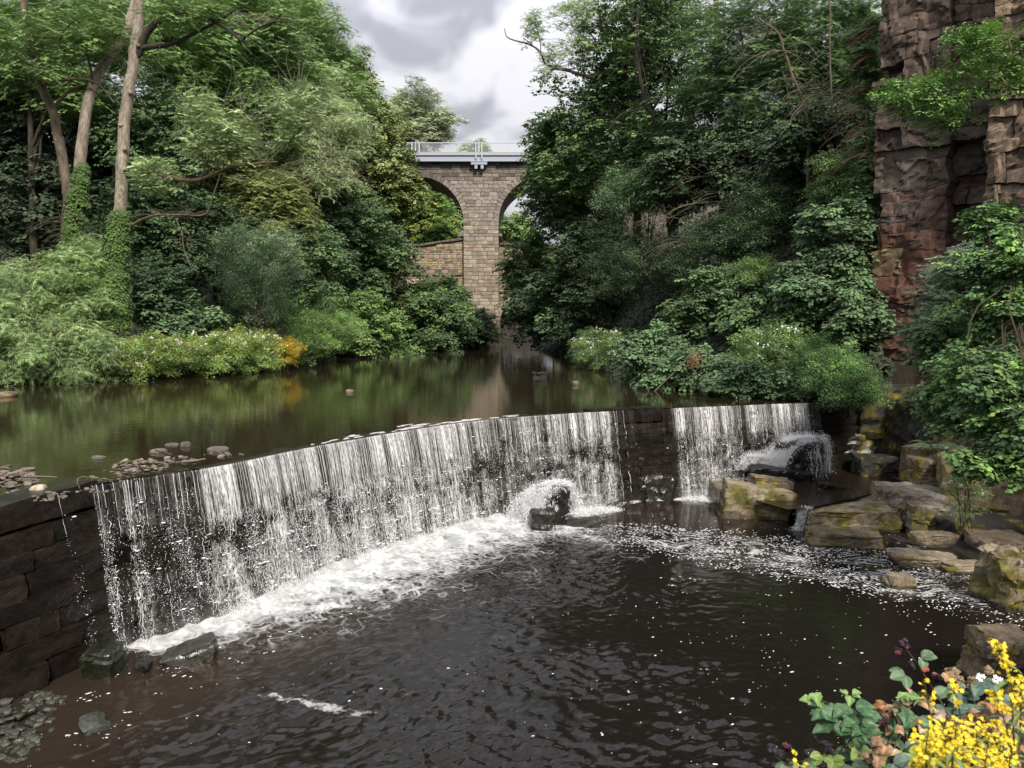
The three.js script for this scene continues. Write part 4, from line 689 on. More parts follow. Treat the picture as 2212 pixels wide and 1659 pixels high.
// ---------------------------------------------------------------- the cliff: beds of sandstone split by joints
{
  const g = base('cliff', P(1890, 800, 30), 'high cliff of layered brown sandstone at the right edge', 'cliff');
  const A = P(1884, 790, 30.5), B = P(2330, 790, 25.5), o = g.position, L = Math.hypot(B.x - A.x, B.z - A.z), ux = (B.x - A.x) / L, uz = (B.z - A.z) / L, nx = -uz, nz = ux, ry = Math.atan2(-uz, ux);   // n points to the river
  const r = RNG(909), H0 = 1.0, H1 = 24;
  // back wall
  const back = [], bi = []; let n = 0; for (let u = 1.2; u <= L + 3; u += 1) { for (const y of [H0, H1 + 1]) back.push(A.x + ux * u - nx * 2.0 - o.x, y - o.y, A.z + uz * u - nz * 2.0 - o.z); if (n) { const a = 2 * n; bi.push(a - 2, a, a - 1, a, a + 1, a - 1); } n++; }
  const bg = new THREE.BufferGeometry(); bg.setAttribute('position', new THREE.Float32BufferAttribute(back, 3)); bg.setIndex(bi); bg.computeVertexNormals(); mesh('rock_face', bg, std([0.03, 0.022, 0.018]), g);
  const zone = (px, py) => {   // colours of the beds
    if (px > 2125 && py < 520) return py < 60 ? [0.403, 0.320, 0.231] : r() < 0.5 ? [0.310, 0.248, 0.190] : r() < 0.5 ? [0.232, 0.184, 0.165] : [0.372, 0.304, 0.214];
    if (py < 190) return r() < 0.7 ? [0.194, 0.152, 0.124] : [0.155, 0.118, 0.099];
    if (py < 300) return r() < 0.6 ? [0.116, 0.099, 0.086] : [0.093, 0.080, 0.074];
    if (py < 480) return r() < 0.5 ? [0.155, 0.106, 0.086] : r() < 0.6 ? [0.116, 0.096, 0.086] : [0.186, 0.168, 0.152];
    if (py > 545 && py < 612 && px > 1905 && px < 2080 && r() < 0.42) return [0.40, 0.33, 0.19];
    if (py < 700) return r() < 0.6 ? [0.209, 0.099, 0.069] : [0.186, 0.112, 0.083];
    return r() < 0.5 ? [0.202, 0.115, 0.074] : [0.132, 0.083, 0.063];
  };
  // split the face again and again into beds, mostly across; a slow warp of the whole face makes the beds dip and the joints wander
  const cells = [], cut = (u0, u1, y0, y1, k) => {
    const w = u1 - u0, h = y1 - y0, stop = 0.35 + 3.6 * r() * r(); if (k > 11 || (w * h < stop && h < 2.2) || h < 0.26) { cells.push([u0, u1, y0, y1]); return; }
    if (h > 0.75 * w * (0.5 + 1.0 * r())) { const m = y0 + h * (0.28 + 0.44 * r()); cut(u0, u1, y0, m, k + 1); cut(u0, u1, m, y1, k + 1); } else { const m = u0 + w * (0.25 + 0.5 * r()); cut(u0, m, y0, y1, k + 1); cut(m, u1, y0, y1, k + 1); }
  };
  const jointA = L * 0.36, jointB = L * 0.60; cut(0, jointA, H0, H1, 0); cut(jointA, jointB, H0, H1, 1); cut(jointB, L * 1.25, H0, H1, 0);
  const warp = (u, y) => { const sl = u * 0.16 * noise(0.3, y * 0.33, 6); return [u + 0.16 * noise(u * 0.35, y * 0.30, 4) + 0.13 * noise(u * 1.2, y * 1.3, 6), y - 0.05 * u + sl + 0.24 * noise(u * 0.2, y * 0.5, 8) + 0.10 * noise(u * 1.1, y * 1.2, 2)]; };
  const form = (px, py) => (px > 2138 && py > 172 ? 0.95 : px > 2138 ? 1.15 : 0) - 0.75 * (px > 2030 && px <= 2138 && py > 275 && py < 560 ? 1 : 0) + 0.45 * (px < 2040 && py < 195 && py > -80 ? 1 : 0) - 0.7 * (px < 1935 && py < 175 ? 1 : 0) + 0.25 * (py > 195 && py < 300 && px < 2040 ? 1 : 0);
  cells.forEach(([u0, u1, y0, y1], i) => {
    if (u0 < 0.01) u0 = -0.25 + 0.35 * r(); const cu = (u0 + u1) / 2, cy = (y0 + y1) / 2, cx = A.x + ux * cu, cz = A.z + uz * cu, [px, py] = project(V(cx, cy, cz));
    if (py < -200 || px > 2400 || py > 960) return;
    const w = u1 - u0, h = y1 - y0, D = 2.2, gap = 0.006 + 0.028 * r() * r(), thin = px > 2138, jut = form(px, py) + (r() - 0.5) * (thin ? 0.24 : 0.06) + (r() < 0.10 ? -0.20 : r() < 0.08 ? 0.12 : 0), tx = (r() - 0.5) * 0.10, ty = (r() - 0.45) * 0.16;
    const nu = Math.max(6, Math.round(w / 0.10)), ny = Math.max(5, Math.round(h / 0.085)), geo = new THREE.BoxGeometry(w - gap, h - gap * 1.6, D, nu, ny, 3), p = geo.attributes.position; geo.deleteAttribute('uv'); geo.deleteAttribute('normal');
    for (let k = 0; k < p.count; k++) {
      let lu = p.getX(k), ly = p.getY(k), lz = p.getZ(k); const U = cu + lu, Yy = cy + ly, front = lz > 0 ? 1 : 0, e = Math.min((w - gap) / 2 - Math.abs(lu), (h - gap * 1.6) / 2 - Math.abs(ly));
      const rough = 0.20 * fbm(U * 0.45, Yy * 0.5, 3, 3) + 0.055 * Math.round(2.4 * noise(U * 0.6 + 0.3 * noise(U * 3, Yy * 3, 2), Yy * 1.0 + 0.2 * U, 2)) + 0.10 * Math.round(2.2 * noise(U * 1.3, Yy * 0.4, 7)) + 0.05 * fbm(U * 3, Yy * 4.5, 5, 4);
      const er = Math.max(0, 0.025 + 0.05 * noise(U * 2.6, Yy * 2.6, 4) - e), chip = front * (er * er * 5.0 + 0.05 * Math.max(0, noise(U * 2.6 + i, Yy * 2.6, 9)) * (e < 0.05 ? 1 : 0)), [wu, wy] = warp(U + (e < 0.02 ? 0.05 * noise(Yy * 5, U * 5, 3) : 0), Yy + (e < 0.02 ? 0.05 * noise(U * 4, Yy * 4, 7) : 0));
      const d = (lz > 0 ? 0 : -D * 0.5) + (lz > 0 ? lz - D / 2 : 0) + jut + front * (rough + tx * lu + ty * ly - chip);
      p.setXYZ(k, A.x + ux * wu + nx * d - o.x, wy - o.y, A.z + uz * wu + nz * d - o.z);
    }
    const g2 = boxUV(toCreasedNormals(geo, 0.42), 0.6, r(), r()), c = zone(px, py), c2 = zone(px, py);
    paint(g2, (q) => { const t = smooth(-0.25, 0.35, fbm(q.x * 0.9 + i, q.y * 1.8, q.z, 3)), k = 0.85 + 0.9 * fbm(q.x * 2.2, q.y * 5, q.z * 2.2, 4) + 0.3 * noise(q.x * 0.7, q.y * 0.25, 5), m = mix(c, c2, t); return [m[0] * k * 0.90, m[1] * k * 0.84, m[2] * k * 0.80]; });
    mesh('rock_slab', g2, M.rock, g);
  });
}

// ---------------------------------------------------------------- foliage: sprays of leaves, set through the volume of each crown
function leafTris(out, col, m, shape, c) {   // shape: outline from base round to base, folded along the midrib
  const p = shape.map(([x, y, z]) => V(x, y, z).applyMatrix4(m));
  for (let i = 1; i + 1 < p.length; i++) { for (const k of [p[0], p[i], p[i + 1]]) { out.push(k.x, k.y, k.z); col.push(...c); } }
}
const LEAF = {
  maple: [[0, 0, 0], [-0.40, 0.05, 0.18], [-0.26, 0.06, 0.48], [-0.44, 0.0, 0.72], [0, 0.02, 1], [0.44, 0.0, 0.72], [0.26, 0.06, 0.48], [0.40, 0.05, 0.18]],
  oval: [[0, 0, 0], [-0.27, 0.07, 0.45], [0, 0, 1], [0.27, 0.07, 0.45]],
  narrow: [[0, 0, 0], [-0.11, 0.03, 0.4], [0, -0.06, 1], [0.11, 0.03, 0.4]],
  leaflet: [[0, 0, 0], [-0.19, 0.04, 0.45], [0, -0.04, 1], [0.19, 0.04, 0.45]],
  ivy: [[0, 0, 0], [-0.45, 0.06, 0.1], [-0.34, 0.05, 0.5], [0, 0, 1], [0.34, 0.05, 0.5], [0.45, 0.06, 0.1]],
  oak: [[0, 0, 0], [-0.16, 0.04, 0.3], [-0.30, 0.05, 0.65], [-0.16, 0.02, 0.93], [0, 0, 1], [0.16, 0.02, 0.93], [0.30, 0.05, 0.65], [0.16, 0.04, 0.3]],
};
function spray(kind, seed) {
  const r = RNG(seed), out = [], col = [], D = new THREE.Object3D(); D.rotation.order = 'YXZ';
  const put = (x, y, z, yaw, pitch, roll, s, shape) => { D.position.set(x, y, z); D.rotation.set(pitch, yaw, roll); D.scale.setScalar(s); D.updateMatrix(); const k = 0.72 + 0.56 * r(), w = (r() - 0.5) * 0.16; leafTris(out, col, D.matrix, shape, [k * (1 + w), k, k * (1 - w)]); };
  if (kind === 'maple') for (let i = 0; i < 13; i++) { const a = r() * 6.28, q = 0.30 * Math.sqrt(r()); put(q * Math.sin(a), 0.06 * (r() - 0.5) - 0.5 * q * q, q * Math.cos(a), a + (r() - 0.5) * 1.6, 0.25 + 0.5 * (r() - 0.3), (r() - 0.5) * 0.7, 0.11 + 0.08 * r(), LEAF.maple); }
  else if (kind === 'oak') for (let i = 0; i < 15; i++) { const a = r() * 6.28, q = 0.24 * Math.sqrt(r()); put(q * Math.sin(a), 0.10 * (r() - 0.5), q * Math.cos(a), a + (r() - 0.5) * 1.4, 0.2 + 0.7 * (r() - 0.5), (r() - 0.5) * 0.8, 0.09 + 0.06 * r(), LEAF.oak); }
  else if (kind === 'oval') for (let i = 0; i < 18; i++) { const a = r() * 6.28, q = 0.27 * Math.sqrt(r()); put(q * Math.sin(a), 0.16 * (r() - 0.5), q * Math.cos(a), a + (r() - 0.5) * 2, (r() - 0.5) * 1.0, (r() - 0.5) * 0.9, 0.06 + 0.06 * r(), LEAF.oval); }
  else if (kind === 'ivy') for (let i = 0; i < 14; i++) { const a = r() * 6.28, q = 0.2 * Math.sqrt(r()); put(q * Math.sin(a), 0.05 * r(), q * Math.cos(a), a + (r() - 0.5) * 3, 0.1 + 0.6 * (r() - 0.3), (r() - 0.5) * 0.8, 0.07 + 0.05 * r(), LEAF.ivy); }
  else if (kind === 'ash') for (let f = 0; f < 5; f++) { const yaw = f * 1.256 + (r() - 0.5) * 0.8, L = 0.24 + 0.12 * r(), dr = 0.5 + 0.8 * r(); for (let k = 1; k <= 5; k++) { const t = k / 5, q = L * t + 0.05, y = 0.12 * t - dr * q * q; for (const s of [-1, 1]) put(q * Math.sin(yaw), y, q * Math.cos(yaw), yaw + s * 1.0, 0.25 + dr * q * 0.8, s * 0.2, 0.10 + 0.02 * r(), LEAF.leaflet); } put((L + 0.05) * Math.sin(yaw), 0.12 - dr * L * L, (L + 0.05) * Math.cos(yaw), yaw, 0.5, 0, 0.11, LEAF.leaflet); }
  else if (kind === 'willow') for (let f = 0; f < 4; f++) { const yaw = f * 1.57 + (r() - 0.5), L = 0.42 + 0.2 * r(), up = 0.5 * r(); for (let k = 0; k < 11; k++) { const t = (k + 1) / 11, q = L * t; put(q * Math.sin(yaw), up * q - 0.55 * q * q, q * Math.cos(yaw), yaw + (k % 2 ? 0.7 : -0.7) + (r() - 0.5) * 0.4, 0.1 + 0.9 * t + 0.4 * (r() - 0.5), (r() - 0.5) * 0.9, 0.11 + 0.04 * r(), LEAF.narrow); } }
  else if (kind === 'upright') for (let i = 0; i < 16; i++) { const t = i / 16, a = i * 2.4; put(0.03 * Math.sin(a), 0.5 * t, 0.03 * Math.cos(a), a, -0.55 + 0.3 * r(), (r() - 0.5) * 0.6, (0.10 - 0.05 * t) * (0.8 + 0.5 * r()), LEAF.oval); }
  const g = new THREE.BufferGeometry(); g.setAttribute('position', new THREE.Float32BufferAttribute(out, 3)); g.setAttribute('color', new THREE.Float32BufferAttribute(col, 3)); g.computeVertexNormals(); return g;
}
const SPRAY = {}; ['maple', 'oak', 'oval', 'ivy', 'ash', 'willow', 'upright'].forEach((k, i) => { SPRAY[k] = [spray(k, 11 + i), spray(k, 51 + i)]; });
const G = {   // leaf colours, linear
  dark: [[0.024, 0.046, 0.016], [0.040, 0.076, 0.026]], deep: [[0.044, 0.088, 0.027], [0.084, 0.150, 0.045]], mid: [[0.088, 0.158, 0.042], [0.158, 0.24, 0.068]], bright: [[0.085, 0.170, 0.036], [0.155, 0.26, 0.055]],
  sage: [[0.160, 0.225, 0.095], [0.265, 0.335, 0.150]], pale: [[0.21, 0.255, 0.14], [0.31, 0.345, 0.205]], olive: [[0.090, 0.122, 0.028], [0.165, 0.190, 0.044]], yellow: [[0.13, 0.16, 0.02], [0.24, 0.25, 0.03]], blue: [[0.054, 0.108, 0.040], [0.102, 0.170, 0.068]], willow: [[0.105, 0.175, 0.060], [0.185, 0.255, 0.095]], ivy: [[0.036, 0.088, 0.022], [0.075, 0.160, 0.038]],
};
const barkTone = (c, moss = 0) => (p, n) => { const k = 0.75 + 0.6 * fbm(p.x * 3, p.y * 1.2, p.z * 3, 3), m = moss * smooth(0.0, 0.5, fbm(p.x * 1.7 + 3, p.y * 0.8, p.z * 1.7, 3) + 0.25 * n.y); return mix([c[0] * k, c[1] * k, c[2] * k], [0.10, 0.085, 0.03], m); };
let vegSeed = 1000;
// env: ellipsoids [px, py, depth, rx, ry, depth radius in metres]; sub: clumps in each; n: sprays in all
function plant(o) {
  const r = RNG(o.seed ?? ++vegSeed), b = o.base ? P(...o.base) : P(o.env[0][0], o.env[0][1] + o.env[0][4], o.env[0][2]);
  if (!o.base) b.y = Math.max(landHeight(b.x, b.z) - 0.1, -0.5);
  const g = base(o.name, b, o.label, o.cat, o.group), lobes = [];
  for (const [px, py, d, rx, ry, rz] of o.env) {
    const c = P(px, py, d), s = d / FL, R = [rx * s, ry * s, rz ?? (rx + ry) * 0.5 * s], k = Math.round((o.sub ?? 10) * 2.6), mean = Math.cbrt(R[0] * R[1] * R[2]);
    for (let i = 0; i < k; i++) {
      const y = 1 - 2 * (i + 0.5) / k, a = i * 2.39996 + r() * 0.9, q = Math.sqrt(1 - y * y), f = 0.35 + 0.55 * Math.sqrt(r()), l = mean * (o.lobe ?? 0.27) * (0.6 + 0.9 * r()), up = o.axisUp ?? 0.15;
      const A = V(q * Math.cos(a) + (r() - 0.5) * 0.8, y * 0.35 + up + (r() - 0.5) * 0.4, q * Math.sin(a) + (r() - 0.5) * 0.8).normalize(), N = V((r() - 0.5) * 0.5, 1, (r() - 0.5) * 0.5); N.addScaledVector(A, -N.dot(A)); if (N.lengthSq() < 0.02) N.set(1, 0, 0.3); N.normalize();
      const c2 = V(c.x + R[0] * q * Math.cos(a) * f, c.y + R[1] * y * f, c.z + R[2] * q * Math.sin(a) * f);
      lobes.push({ c: c2, A, N, B: V(0, 0, 0).crossVectors(N, A), L: l * 1.55, Wd: l * 0.95, T: l * (o.squash ?? 0.62), r: V(l * 1.1, l * 0.7, l), t: r() - 0.5, k: 0.78 + 0.5 * r(), w: l * l });
    }
  }
  let W = 0; for (const l of lobes) W += l.w; let acc = 0; for (const l of lobes) { acc += l.w / W; l.acc = acc; }
  const kind = o.spray, S = o.size ?? 1, D = new THREE.Object3D(), up = V(0, 1, 0), dir = V(0, 0, 0), qa = new THREE.Quaternion(), qb = new THREE.Quaternion(), ax = V(0, 0, 0);
  const inst = [0, 1].map((k) => new THREE.InstancedMesh(SPRAY[kind][k], o.solid ? M.leafSolid : M.leaf, Math.floor(o.n / 2)));
  const pal = Array.isArray(o.pal) ? o.pal : G[o.pal], pal2 = o.tips ? G[o.tips] : pal;
  for (const im of inst) for (let i = 0; i < im.count; i++) {
    const u = r(); let l = lobes[0]; for (const k of lobes) if (u <= k.acc) { l = k; break; }
    const t1 = (r() + r() - 1) * 1.35, g1 = (r() + r() + r() - 1.5) * 1.25, g2 = (r() + r() + r() - 1.5) * 1.25, wd = 1 - 0.35 * Math.min(1, t1 * t1), y = g2;
    D.position.copy(l.c).addScaledVector(l.A, l.L * t1).addScaledVector(l.B, l.Wd * g1 * wd).addScaledVector(l.N, l.T * g2 * wd).sub(b); D.position.y -= 0.22 * l.L * Math.max(0, t1) * Math.max(0, t1) * (o.droop ?? 1);
    if (o.floor !== undefined && D.position.y + b.y < o.floor) D.position.y = o.floor - b.y + 0.15 * r();
    dir.copy(l.N).multiplyScalar(0.35).addScaledVector(l.A, 0.35 * t1).addScaledVector(l.B, 0.35 * g1); dir.x += (r() - 0.5) * 0.9; dir.z += (r() - 0.5) * 0.9; dir.y += (o.upright ?? 0.55) + (r() - 0.5) * 0.4; dir.normalize();
    qa.setFromUnitVectors(up, dir); qb.setFromAxisAngle(up, r() * 6.2832); D.quaternion.copy(qa).multiply(qb);
    const s = S * (0.55 + 0.85 * r()); D.scale.set(s, s, s); D.updateMatrix(); im.setMatrixAt(i, D.matrix);
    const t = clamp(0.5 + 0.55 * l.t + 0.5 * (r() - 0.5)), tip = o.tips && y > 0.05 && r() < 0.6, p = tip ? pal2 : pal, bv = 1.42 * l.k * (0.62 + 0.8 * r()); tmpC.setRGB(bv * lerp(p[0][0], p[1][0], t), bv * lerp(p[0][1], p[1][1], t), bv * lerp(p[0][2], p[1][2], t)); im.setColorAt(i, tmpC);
  }
  // wood: a trunk, then limbs out to the clumps
  if (o.trunk) {
    const pts = o.trunk.pts.map((p) => P(...p).sub(b)), t = limb(pts, o.trunk.r, o.trunk.r1 ?? o.trunk.r * 0.3, 9, 0.3, 0.10, vegSeed); paint(t, barkTone(o.trunk.c ?? [0.10, 0.085, 0.07], o.trunk.moss ?? 0.3)); mesh('trunk', t, M.bark, g);
    const cv = new THREE.CatmullRomCurve3(pts, false, 'centripetal'), bs = [];
    const N = Math.min(lobes.length, o.limbs ?? 12); for (let i = 0; i < N; i++) { const l = lobes[Math.floor(i * lobes.length / N)], e = l.c.clone().sub(b), tt = clamp(0.35 + 0.6 * r(), 0, 0.98), s = cv.getPoint(tt), m = s.clone().lerp(e, 0.5); m.y += 0.12 * s.distanceTo(e); m.x += (r() - 0.5) * 0.6; bs.push(limb([s, m, e], o.trunk.r * 0.32, 0.02, 5, 0.5, 0.15, i + vegSeed)); }
    if (bs.length) mesh('branches', paint(merge(bs), barkTone(o.trunk.c ?? [0.10, 0.085, 0.07], o.trunk.moss ?? 0.3)), M.bark, g);
  } else if (o.stems !== 0) {
    const bs = [], N = Math.min(lobes.length, o.stems ?? 7); for (let i = 0; i < N; i++) { const l = lobes[Math.floor(i * lobes.length / N)], e = l.c.clone().sub(b), s = V((r() - 0.5) * 0.3, -0.1, (r() - 0.5) * 0.3), m = s.clone().lerp(e, 0.5); m.y += 0.15 * e.length(); m.x *= 0.7; bs.push(limb([s, m, e], o.stemR ?? 0.035, 0.01, 5, 0.4, 0.06, i + vegSeed)); }
    mesh('stems', paint(merge(bs), barkTone(o.stemC ?? [0.09, 0.07, 0.045], 0.2)), M.bark, g);
  }
  const crown = new THREE.Group();
  inst.forEach((im) => { im.name = o.part ?? 'crown'; im.castShadow = im.receiveShadow = true; im.userData.kind = 'stuff'; g.add(im); });
  return Object.assign(g, { lobes });
}
// flower heads: small pale stars on the plant's clumps
const petalGeo = (() => { const out = []; for (let k = 0; k < 5; k++) { const a = k * 1.2566, b = a + 0.75, m = a + 0.37; out.push(0, 0, 0, Math.cos(a) * 0.7, 0.15, Math.sin(a) * 0.7, Math.cos(m), 0.22, Math.sin(m), 0, 0, 0, Math.cos(m), 0.22, Math.sin(m), Math.cos(b) * 0.7, 0.15, Math.sin(b) * 0.7); } const g = new THREE.BufferGeometry(); g.setAttribute('position', new THREE.Float32BufferAttribute(out, 3)); g.computeVertexNormals(); return g; })();
const petalMat = std([1, 1, 1], { roughness: 0.8 });
function flowersOn(g, n, size, cols, seed, top = 0.0, part = 'flowers') {
  const r = RNG(seed), D = new THREE.Object3D(), im = new THREE.InstancedMesh(petalGeo, petalMat, n * 4); let i = 0;
  while (i < n * 4) {
    const l = g.lobes[Math.floor(r() * g.lobes.length)]; let y = top + (1 - top) * r(); const a = r() * 6.283, q = Math.sqrt(Math.max(0, 1 - y * y)), f = 1.02 + 0.18 * r(), c = cols[Math.floor(r() * cols.length)];
    for (let k = 0; k < 4; k++, i++) { D.position.set(l.c.x + q * Math.cos(a) * l.r.x * f - g.position.x + (r() - 0.5) * size * 4, l.c.y + y * l.r.y * f - g.position.y + (r() - 0.5) * size * 4, l.c.z + q * Math.sin(a) * l.r.z * f - g.position.z + (r() - 0.5) * size * 4); D.rotation.set((r() - 0.2) * 1.6, r() * 6.28, (r() - 0.5) * 1.2); D.scale.setScalar(size * (0.6 + 0.8 * r())); D.updateMatrix(); im.setMatrixAt(i, D.matrix); const v = 0.85 + 0.3 * r(); im.setColorAt(i, tmpC.setRGB(c[0] * v, c[1] * v, c[2] * v)); }
  }
  im.name = part; im.userData.kind = 'stuff'; g.add(im);
}

const BL = 'trees and bushes crowding the left bank', far = 'trees beyond the viaduct', BR = 'trees crowding the right bank';
// ----- left bank, far to near
plant({ name: 'tree', label: 'pale feathery tree rising behind the left end of the viaduct railing', cat: 'tree', env: [[888, 258, 128, 74, 64, 5], [930, 280, 128, 44, 40, 4]], sub: 16, n: 3400, size: 1.9, spray: 'ash', pal: 'pale', base: [895, 470, 128], trunk: { r: 0.5, pts: [[895, 470, 128], [892, 330, 128], [890, 230, 128]] } });
plant({ name: 'tree', label: 'small treetop just showing over the railing near the middle of the deck', cat: 'tree', env: [[1030, 326, 150, 38, 22, 3]], sub: 8, n: 900, size: 1.7, spray: 'ash', pal: 'sage', base: [1030, 420, 150], trunk: { r: 0.3, pts: [[1030, 420, 150], [1030, 330, 150]] }, limbs: 5 });
plant({ name: 'tree', label: 'yellow green tree seen through the left viaduct arch', cat: 'tree', env: [[925, 470, 106, 50, 54, 4], [955, 500, 104, 36, 34, 3]], sub: 14, n: 2600, size: 1.5, spray: 'maple', pal: 'bright', tips: 'yellow', base: [925, 600, 106], trunk: { r: 0.35, pts: [[925, 600, 106], [927, 500, 106]] } });
plant({ name: 'tree', label: 'dark green tree behind the yellow green one in the left viaduct arch', cat: 'tree', env: [[975, 440, 116, 60, 75, 4], [900, 430, 116, 60, 70, 4]], sub: 14, n: 3200, size: 1.8, spray: 'maple', pal: 'deep', base: [975, 620, 116], trunk: { r: 0.5, pts: [[975, 620, 116], [970, 460, 116], [966, 400, 116]] } });
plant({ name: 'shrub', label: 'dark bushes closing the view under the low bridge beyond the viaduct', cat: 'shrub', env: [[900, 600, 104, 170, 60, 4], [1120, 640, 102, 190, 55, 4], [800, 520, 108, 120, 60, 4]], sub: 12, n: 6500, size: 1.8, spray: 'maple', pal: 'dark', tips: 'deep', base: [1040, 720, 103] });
plant({ name: 'tree', label: 'green tree behind the right viaduct arch with bright sky round it', cat: 'tree', env: [[1105, 500, 112, 50, 40, 4]], sub: 10, n: 1200, size: 1.6, spray: 'maple', pal: 'mid', base: [1105, 610, 112], trunk: { r: 0.35, pts: [[1105, 610, 112], [1106, 520, 112]] } });
plant({ name: 'tree', label: 'yellowish green tree leaning against the left side of the viaduct', cat: 'tree', env: [[800, 330, 74, 70, 130, 4], [858, 410, 73, 44, 70, 3], [770, 230, 74, 50, 90, 3]], sub: 15, n: 9500, size: 1.25, spray: 'maple', pal: 'olive', tips: 'sage', base: [800, 720, 74], trunk: { r: 0.4, pts: [[800, 720, 74], [806, 420, 74], [790, 220, 74]] } });
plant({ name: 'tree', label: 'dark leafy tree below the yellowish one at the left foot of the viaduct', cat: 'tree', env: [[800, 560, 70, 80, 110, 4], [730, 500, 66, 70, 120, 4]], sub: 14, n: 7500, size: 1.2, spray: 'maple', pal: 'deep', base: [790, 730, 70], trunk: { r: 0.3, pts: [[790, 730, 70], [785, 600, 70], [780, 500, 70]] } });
plant({ name: 'tree', label: 'tall light green tree standing up to the sky left of the cloud gap', cat: 'tree', env: [[670, 120, 66, 80, 120, 4], [610, 10, 66, 70, 80, 4], [735, 200, 66, 45, 100, 4]], sub: 15, n: 6000, size: 1.2, spray: 'ash', pal: 'mid', tips: 'sage', base: [690, 720, 66], trunk: { r: 0.4, pts: [[690, 720, 66], [692, 350, 66], [690, 60, 66]], c: [0.2, 0.17, 0.13] } });
plant({ name: 'tree', label: 'pale sage green willow like tree in the middle of the left bank', cat: 'tree', env: [[690, 300, 60, 100, 110, 4], [610, 330, 58, 80, 90, 3], [560, 260, 57, 70, 80, 3]], sub: 15, n: 9000, size: 1.05, spray: 'willow', pal: 'sage', tips: 'pale', base: [670, 720, 60], trunk: { r: 0.35, pts: [[670, 720, 60], [672, 480, 60], [690, 260, 60]] } });
plant({ name: 'tree', label: 'dense mid green tree behind the pale trunks, reaching the top edge', cat: 'tree', env: [[470, 200, 56, 140, 170, 5], [540, 90, 58, 110, 120, 5], [390, 60, 56, 100, 110, 4]], sub: 18, n: 15000, size: 1.15, spray: 'ash', pal: 'mid', base: [470, 700, 56], trunk: { r: 0.4, pts: [[470, 700, 56], [474, 400, 56], [480, 120, 56]] } });
plant({ name: 'tree', label: 'olive tinged tree hanging low in the middle of the left bank', cat: 'tree', env: [[540, 430, 53, 110, 70, 3], [600, 470, 53, 70, 80, 3], [450, 330, 52, 90, 70, 3]], sub: 14, n: 8500, size: 1.0, spray: 'ash', pal: 'olive', base: [540, 700, 53], trunk: { r: 0.25, pts: [[540, 700, 53], [543, 520, 53], [540, 400, 53]] } });
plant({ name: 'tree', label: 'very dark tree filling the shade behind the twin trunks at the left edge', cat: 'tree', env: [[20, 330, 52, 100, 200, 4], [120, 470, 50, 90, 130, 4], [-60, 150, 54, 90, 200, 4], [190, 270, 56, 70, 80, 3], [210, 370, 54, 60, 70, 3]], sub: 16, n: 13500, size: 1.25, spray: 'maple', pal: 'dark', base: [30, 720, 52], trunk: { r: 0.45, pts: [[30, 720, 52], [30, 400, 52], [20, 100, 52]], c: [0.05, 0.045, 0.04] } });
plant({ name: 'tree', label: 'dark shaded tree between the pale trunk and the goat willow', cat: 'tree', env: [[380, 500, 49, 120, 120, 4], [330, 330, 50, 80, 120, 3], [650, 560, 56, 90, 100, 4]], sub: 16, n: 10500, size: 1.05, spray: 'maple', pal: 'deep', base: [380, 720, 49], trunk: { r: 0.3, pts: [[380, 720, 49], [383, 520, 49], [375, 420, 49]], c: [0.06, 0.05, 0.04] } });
plant({ name: 'tree', label: 'tree with thin green foliage and sky holes at the upper left corner', cat: 'tree', env: [[70, 90, 47, 120, 110, 3], [230, 60, 48, 110, 90, 3], [150, 200, 48, 90, 60, 3]], sub: 16, n: 5200, size: 1.0, spray: 'ash', pal: 'mid', base: [80, 720, 47], trunk: { r: 0.3, pts: [[80, 720, 47], [70, 420, 47], [62, 60, 47]], c: [0.08, 0.07, 0.05] } });
plant({ name: 'shrub', label: 'upright goat willow shrub with grey green leaf spikes in the middle of the left bank', cat: 'shrub', env: [[560, 610, 46, 105, 75, 2.4], [520, 560, 46, 60, 70, 1.6], [600, 550, 46, 50, 60, 1.5]], sub: 14, n: 4400, size: 0.95, spray: 'oval', pal: [[0.085, 0.15, 0.075], [0.15, 0.23, 0.115]], tips: 'pale', upright: 0.7, axisUp: 1.6, droop: 0, stems: 12, stemR: 0.05 });
plant({ name: 'shrub', label: 'broad leaved dark shrub between the ivy trunk and the goat willow', cat: 'shrub', env: [[335, 640, 43, 70, 70, 1.8], [400, 690, 43, 80, 40, 1.5]], sub: 12, n: 2600, size: 1.0, spray: 'maple', pal: 'blue' });
plant({ name: 'shrub', label: 'dark leafy bushes low behind the flowering bank', cat: 'shrub', env: [[480, 690, 48, 130, 50, 2], [640, 660, 54, 80, 60, 2]], sub: 12, n: 4200, size: 0.95, spray: 'oval', pal: 'deep' });
plant({ name: 'shrub', label: 'light green bushy herbs on the bank right of the yellow shrub', cat: 'shrub', env: [[700, 712, 52, 80, 52, 2], [660, 740, 49, 40, 40, 1.5]], sub: 14, n: 4600, size: 0.85, spray: 'oval', pal: 'mid', tips: 'bright', floor: 3.1 });
plant({ name: 'shrub', label: 'rounded bushes at the water edge in the middle of the left bank', cat: 'shrub', env: [[800, 715, 62, 80, 52, 2.2], [760, 690, 62, 60, 50, 2]], sub: 14, n: 4600, size: 1.0, spray: 'maple', pal: 'mid', tips: 'bright', floor: 3.1 });
plant({ name: 'shrub', label: 'dense green bushes before the low bridge arch, left of the pier', cat: 'shrub', env: [[900, 685, 72, 95, 70, 3], [950, 640, 76, 60, 40, 2.5], [960, 700, 74, 70, 50, 2]], sub: 15, n: 6400, size: 1.15, spray: 'maple', pal: 'deep', tips: 'mid', floor: 3.1 });
plant({ name: 'shrub', label: 'bush at the foot of the viaduct pier', cat: 'shrub', env: [[1030, 708, 81, 46, 44, 2]], sub: 12, n: 2400, size: 1.15, spray: 'maple', pal: 'deep', floor: 3.1 });
const wb = { name: 'willow', cat: 'willow', spray: 'willow', pal: 'willow', tips: 'sage', stems: 9, stemR: 0.06 };
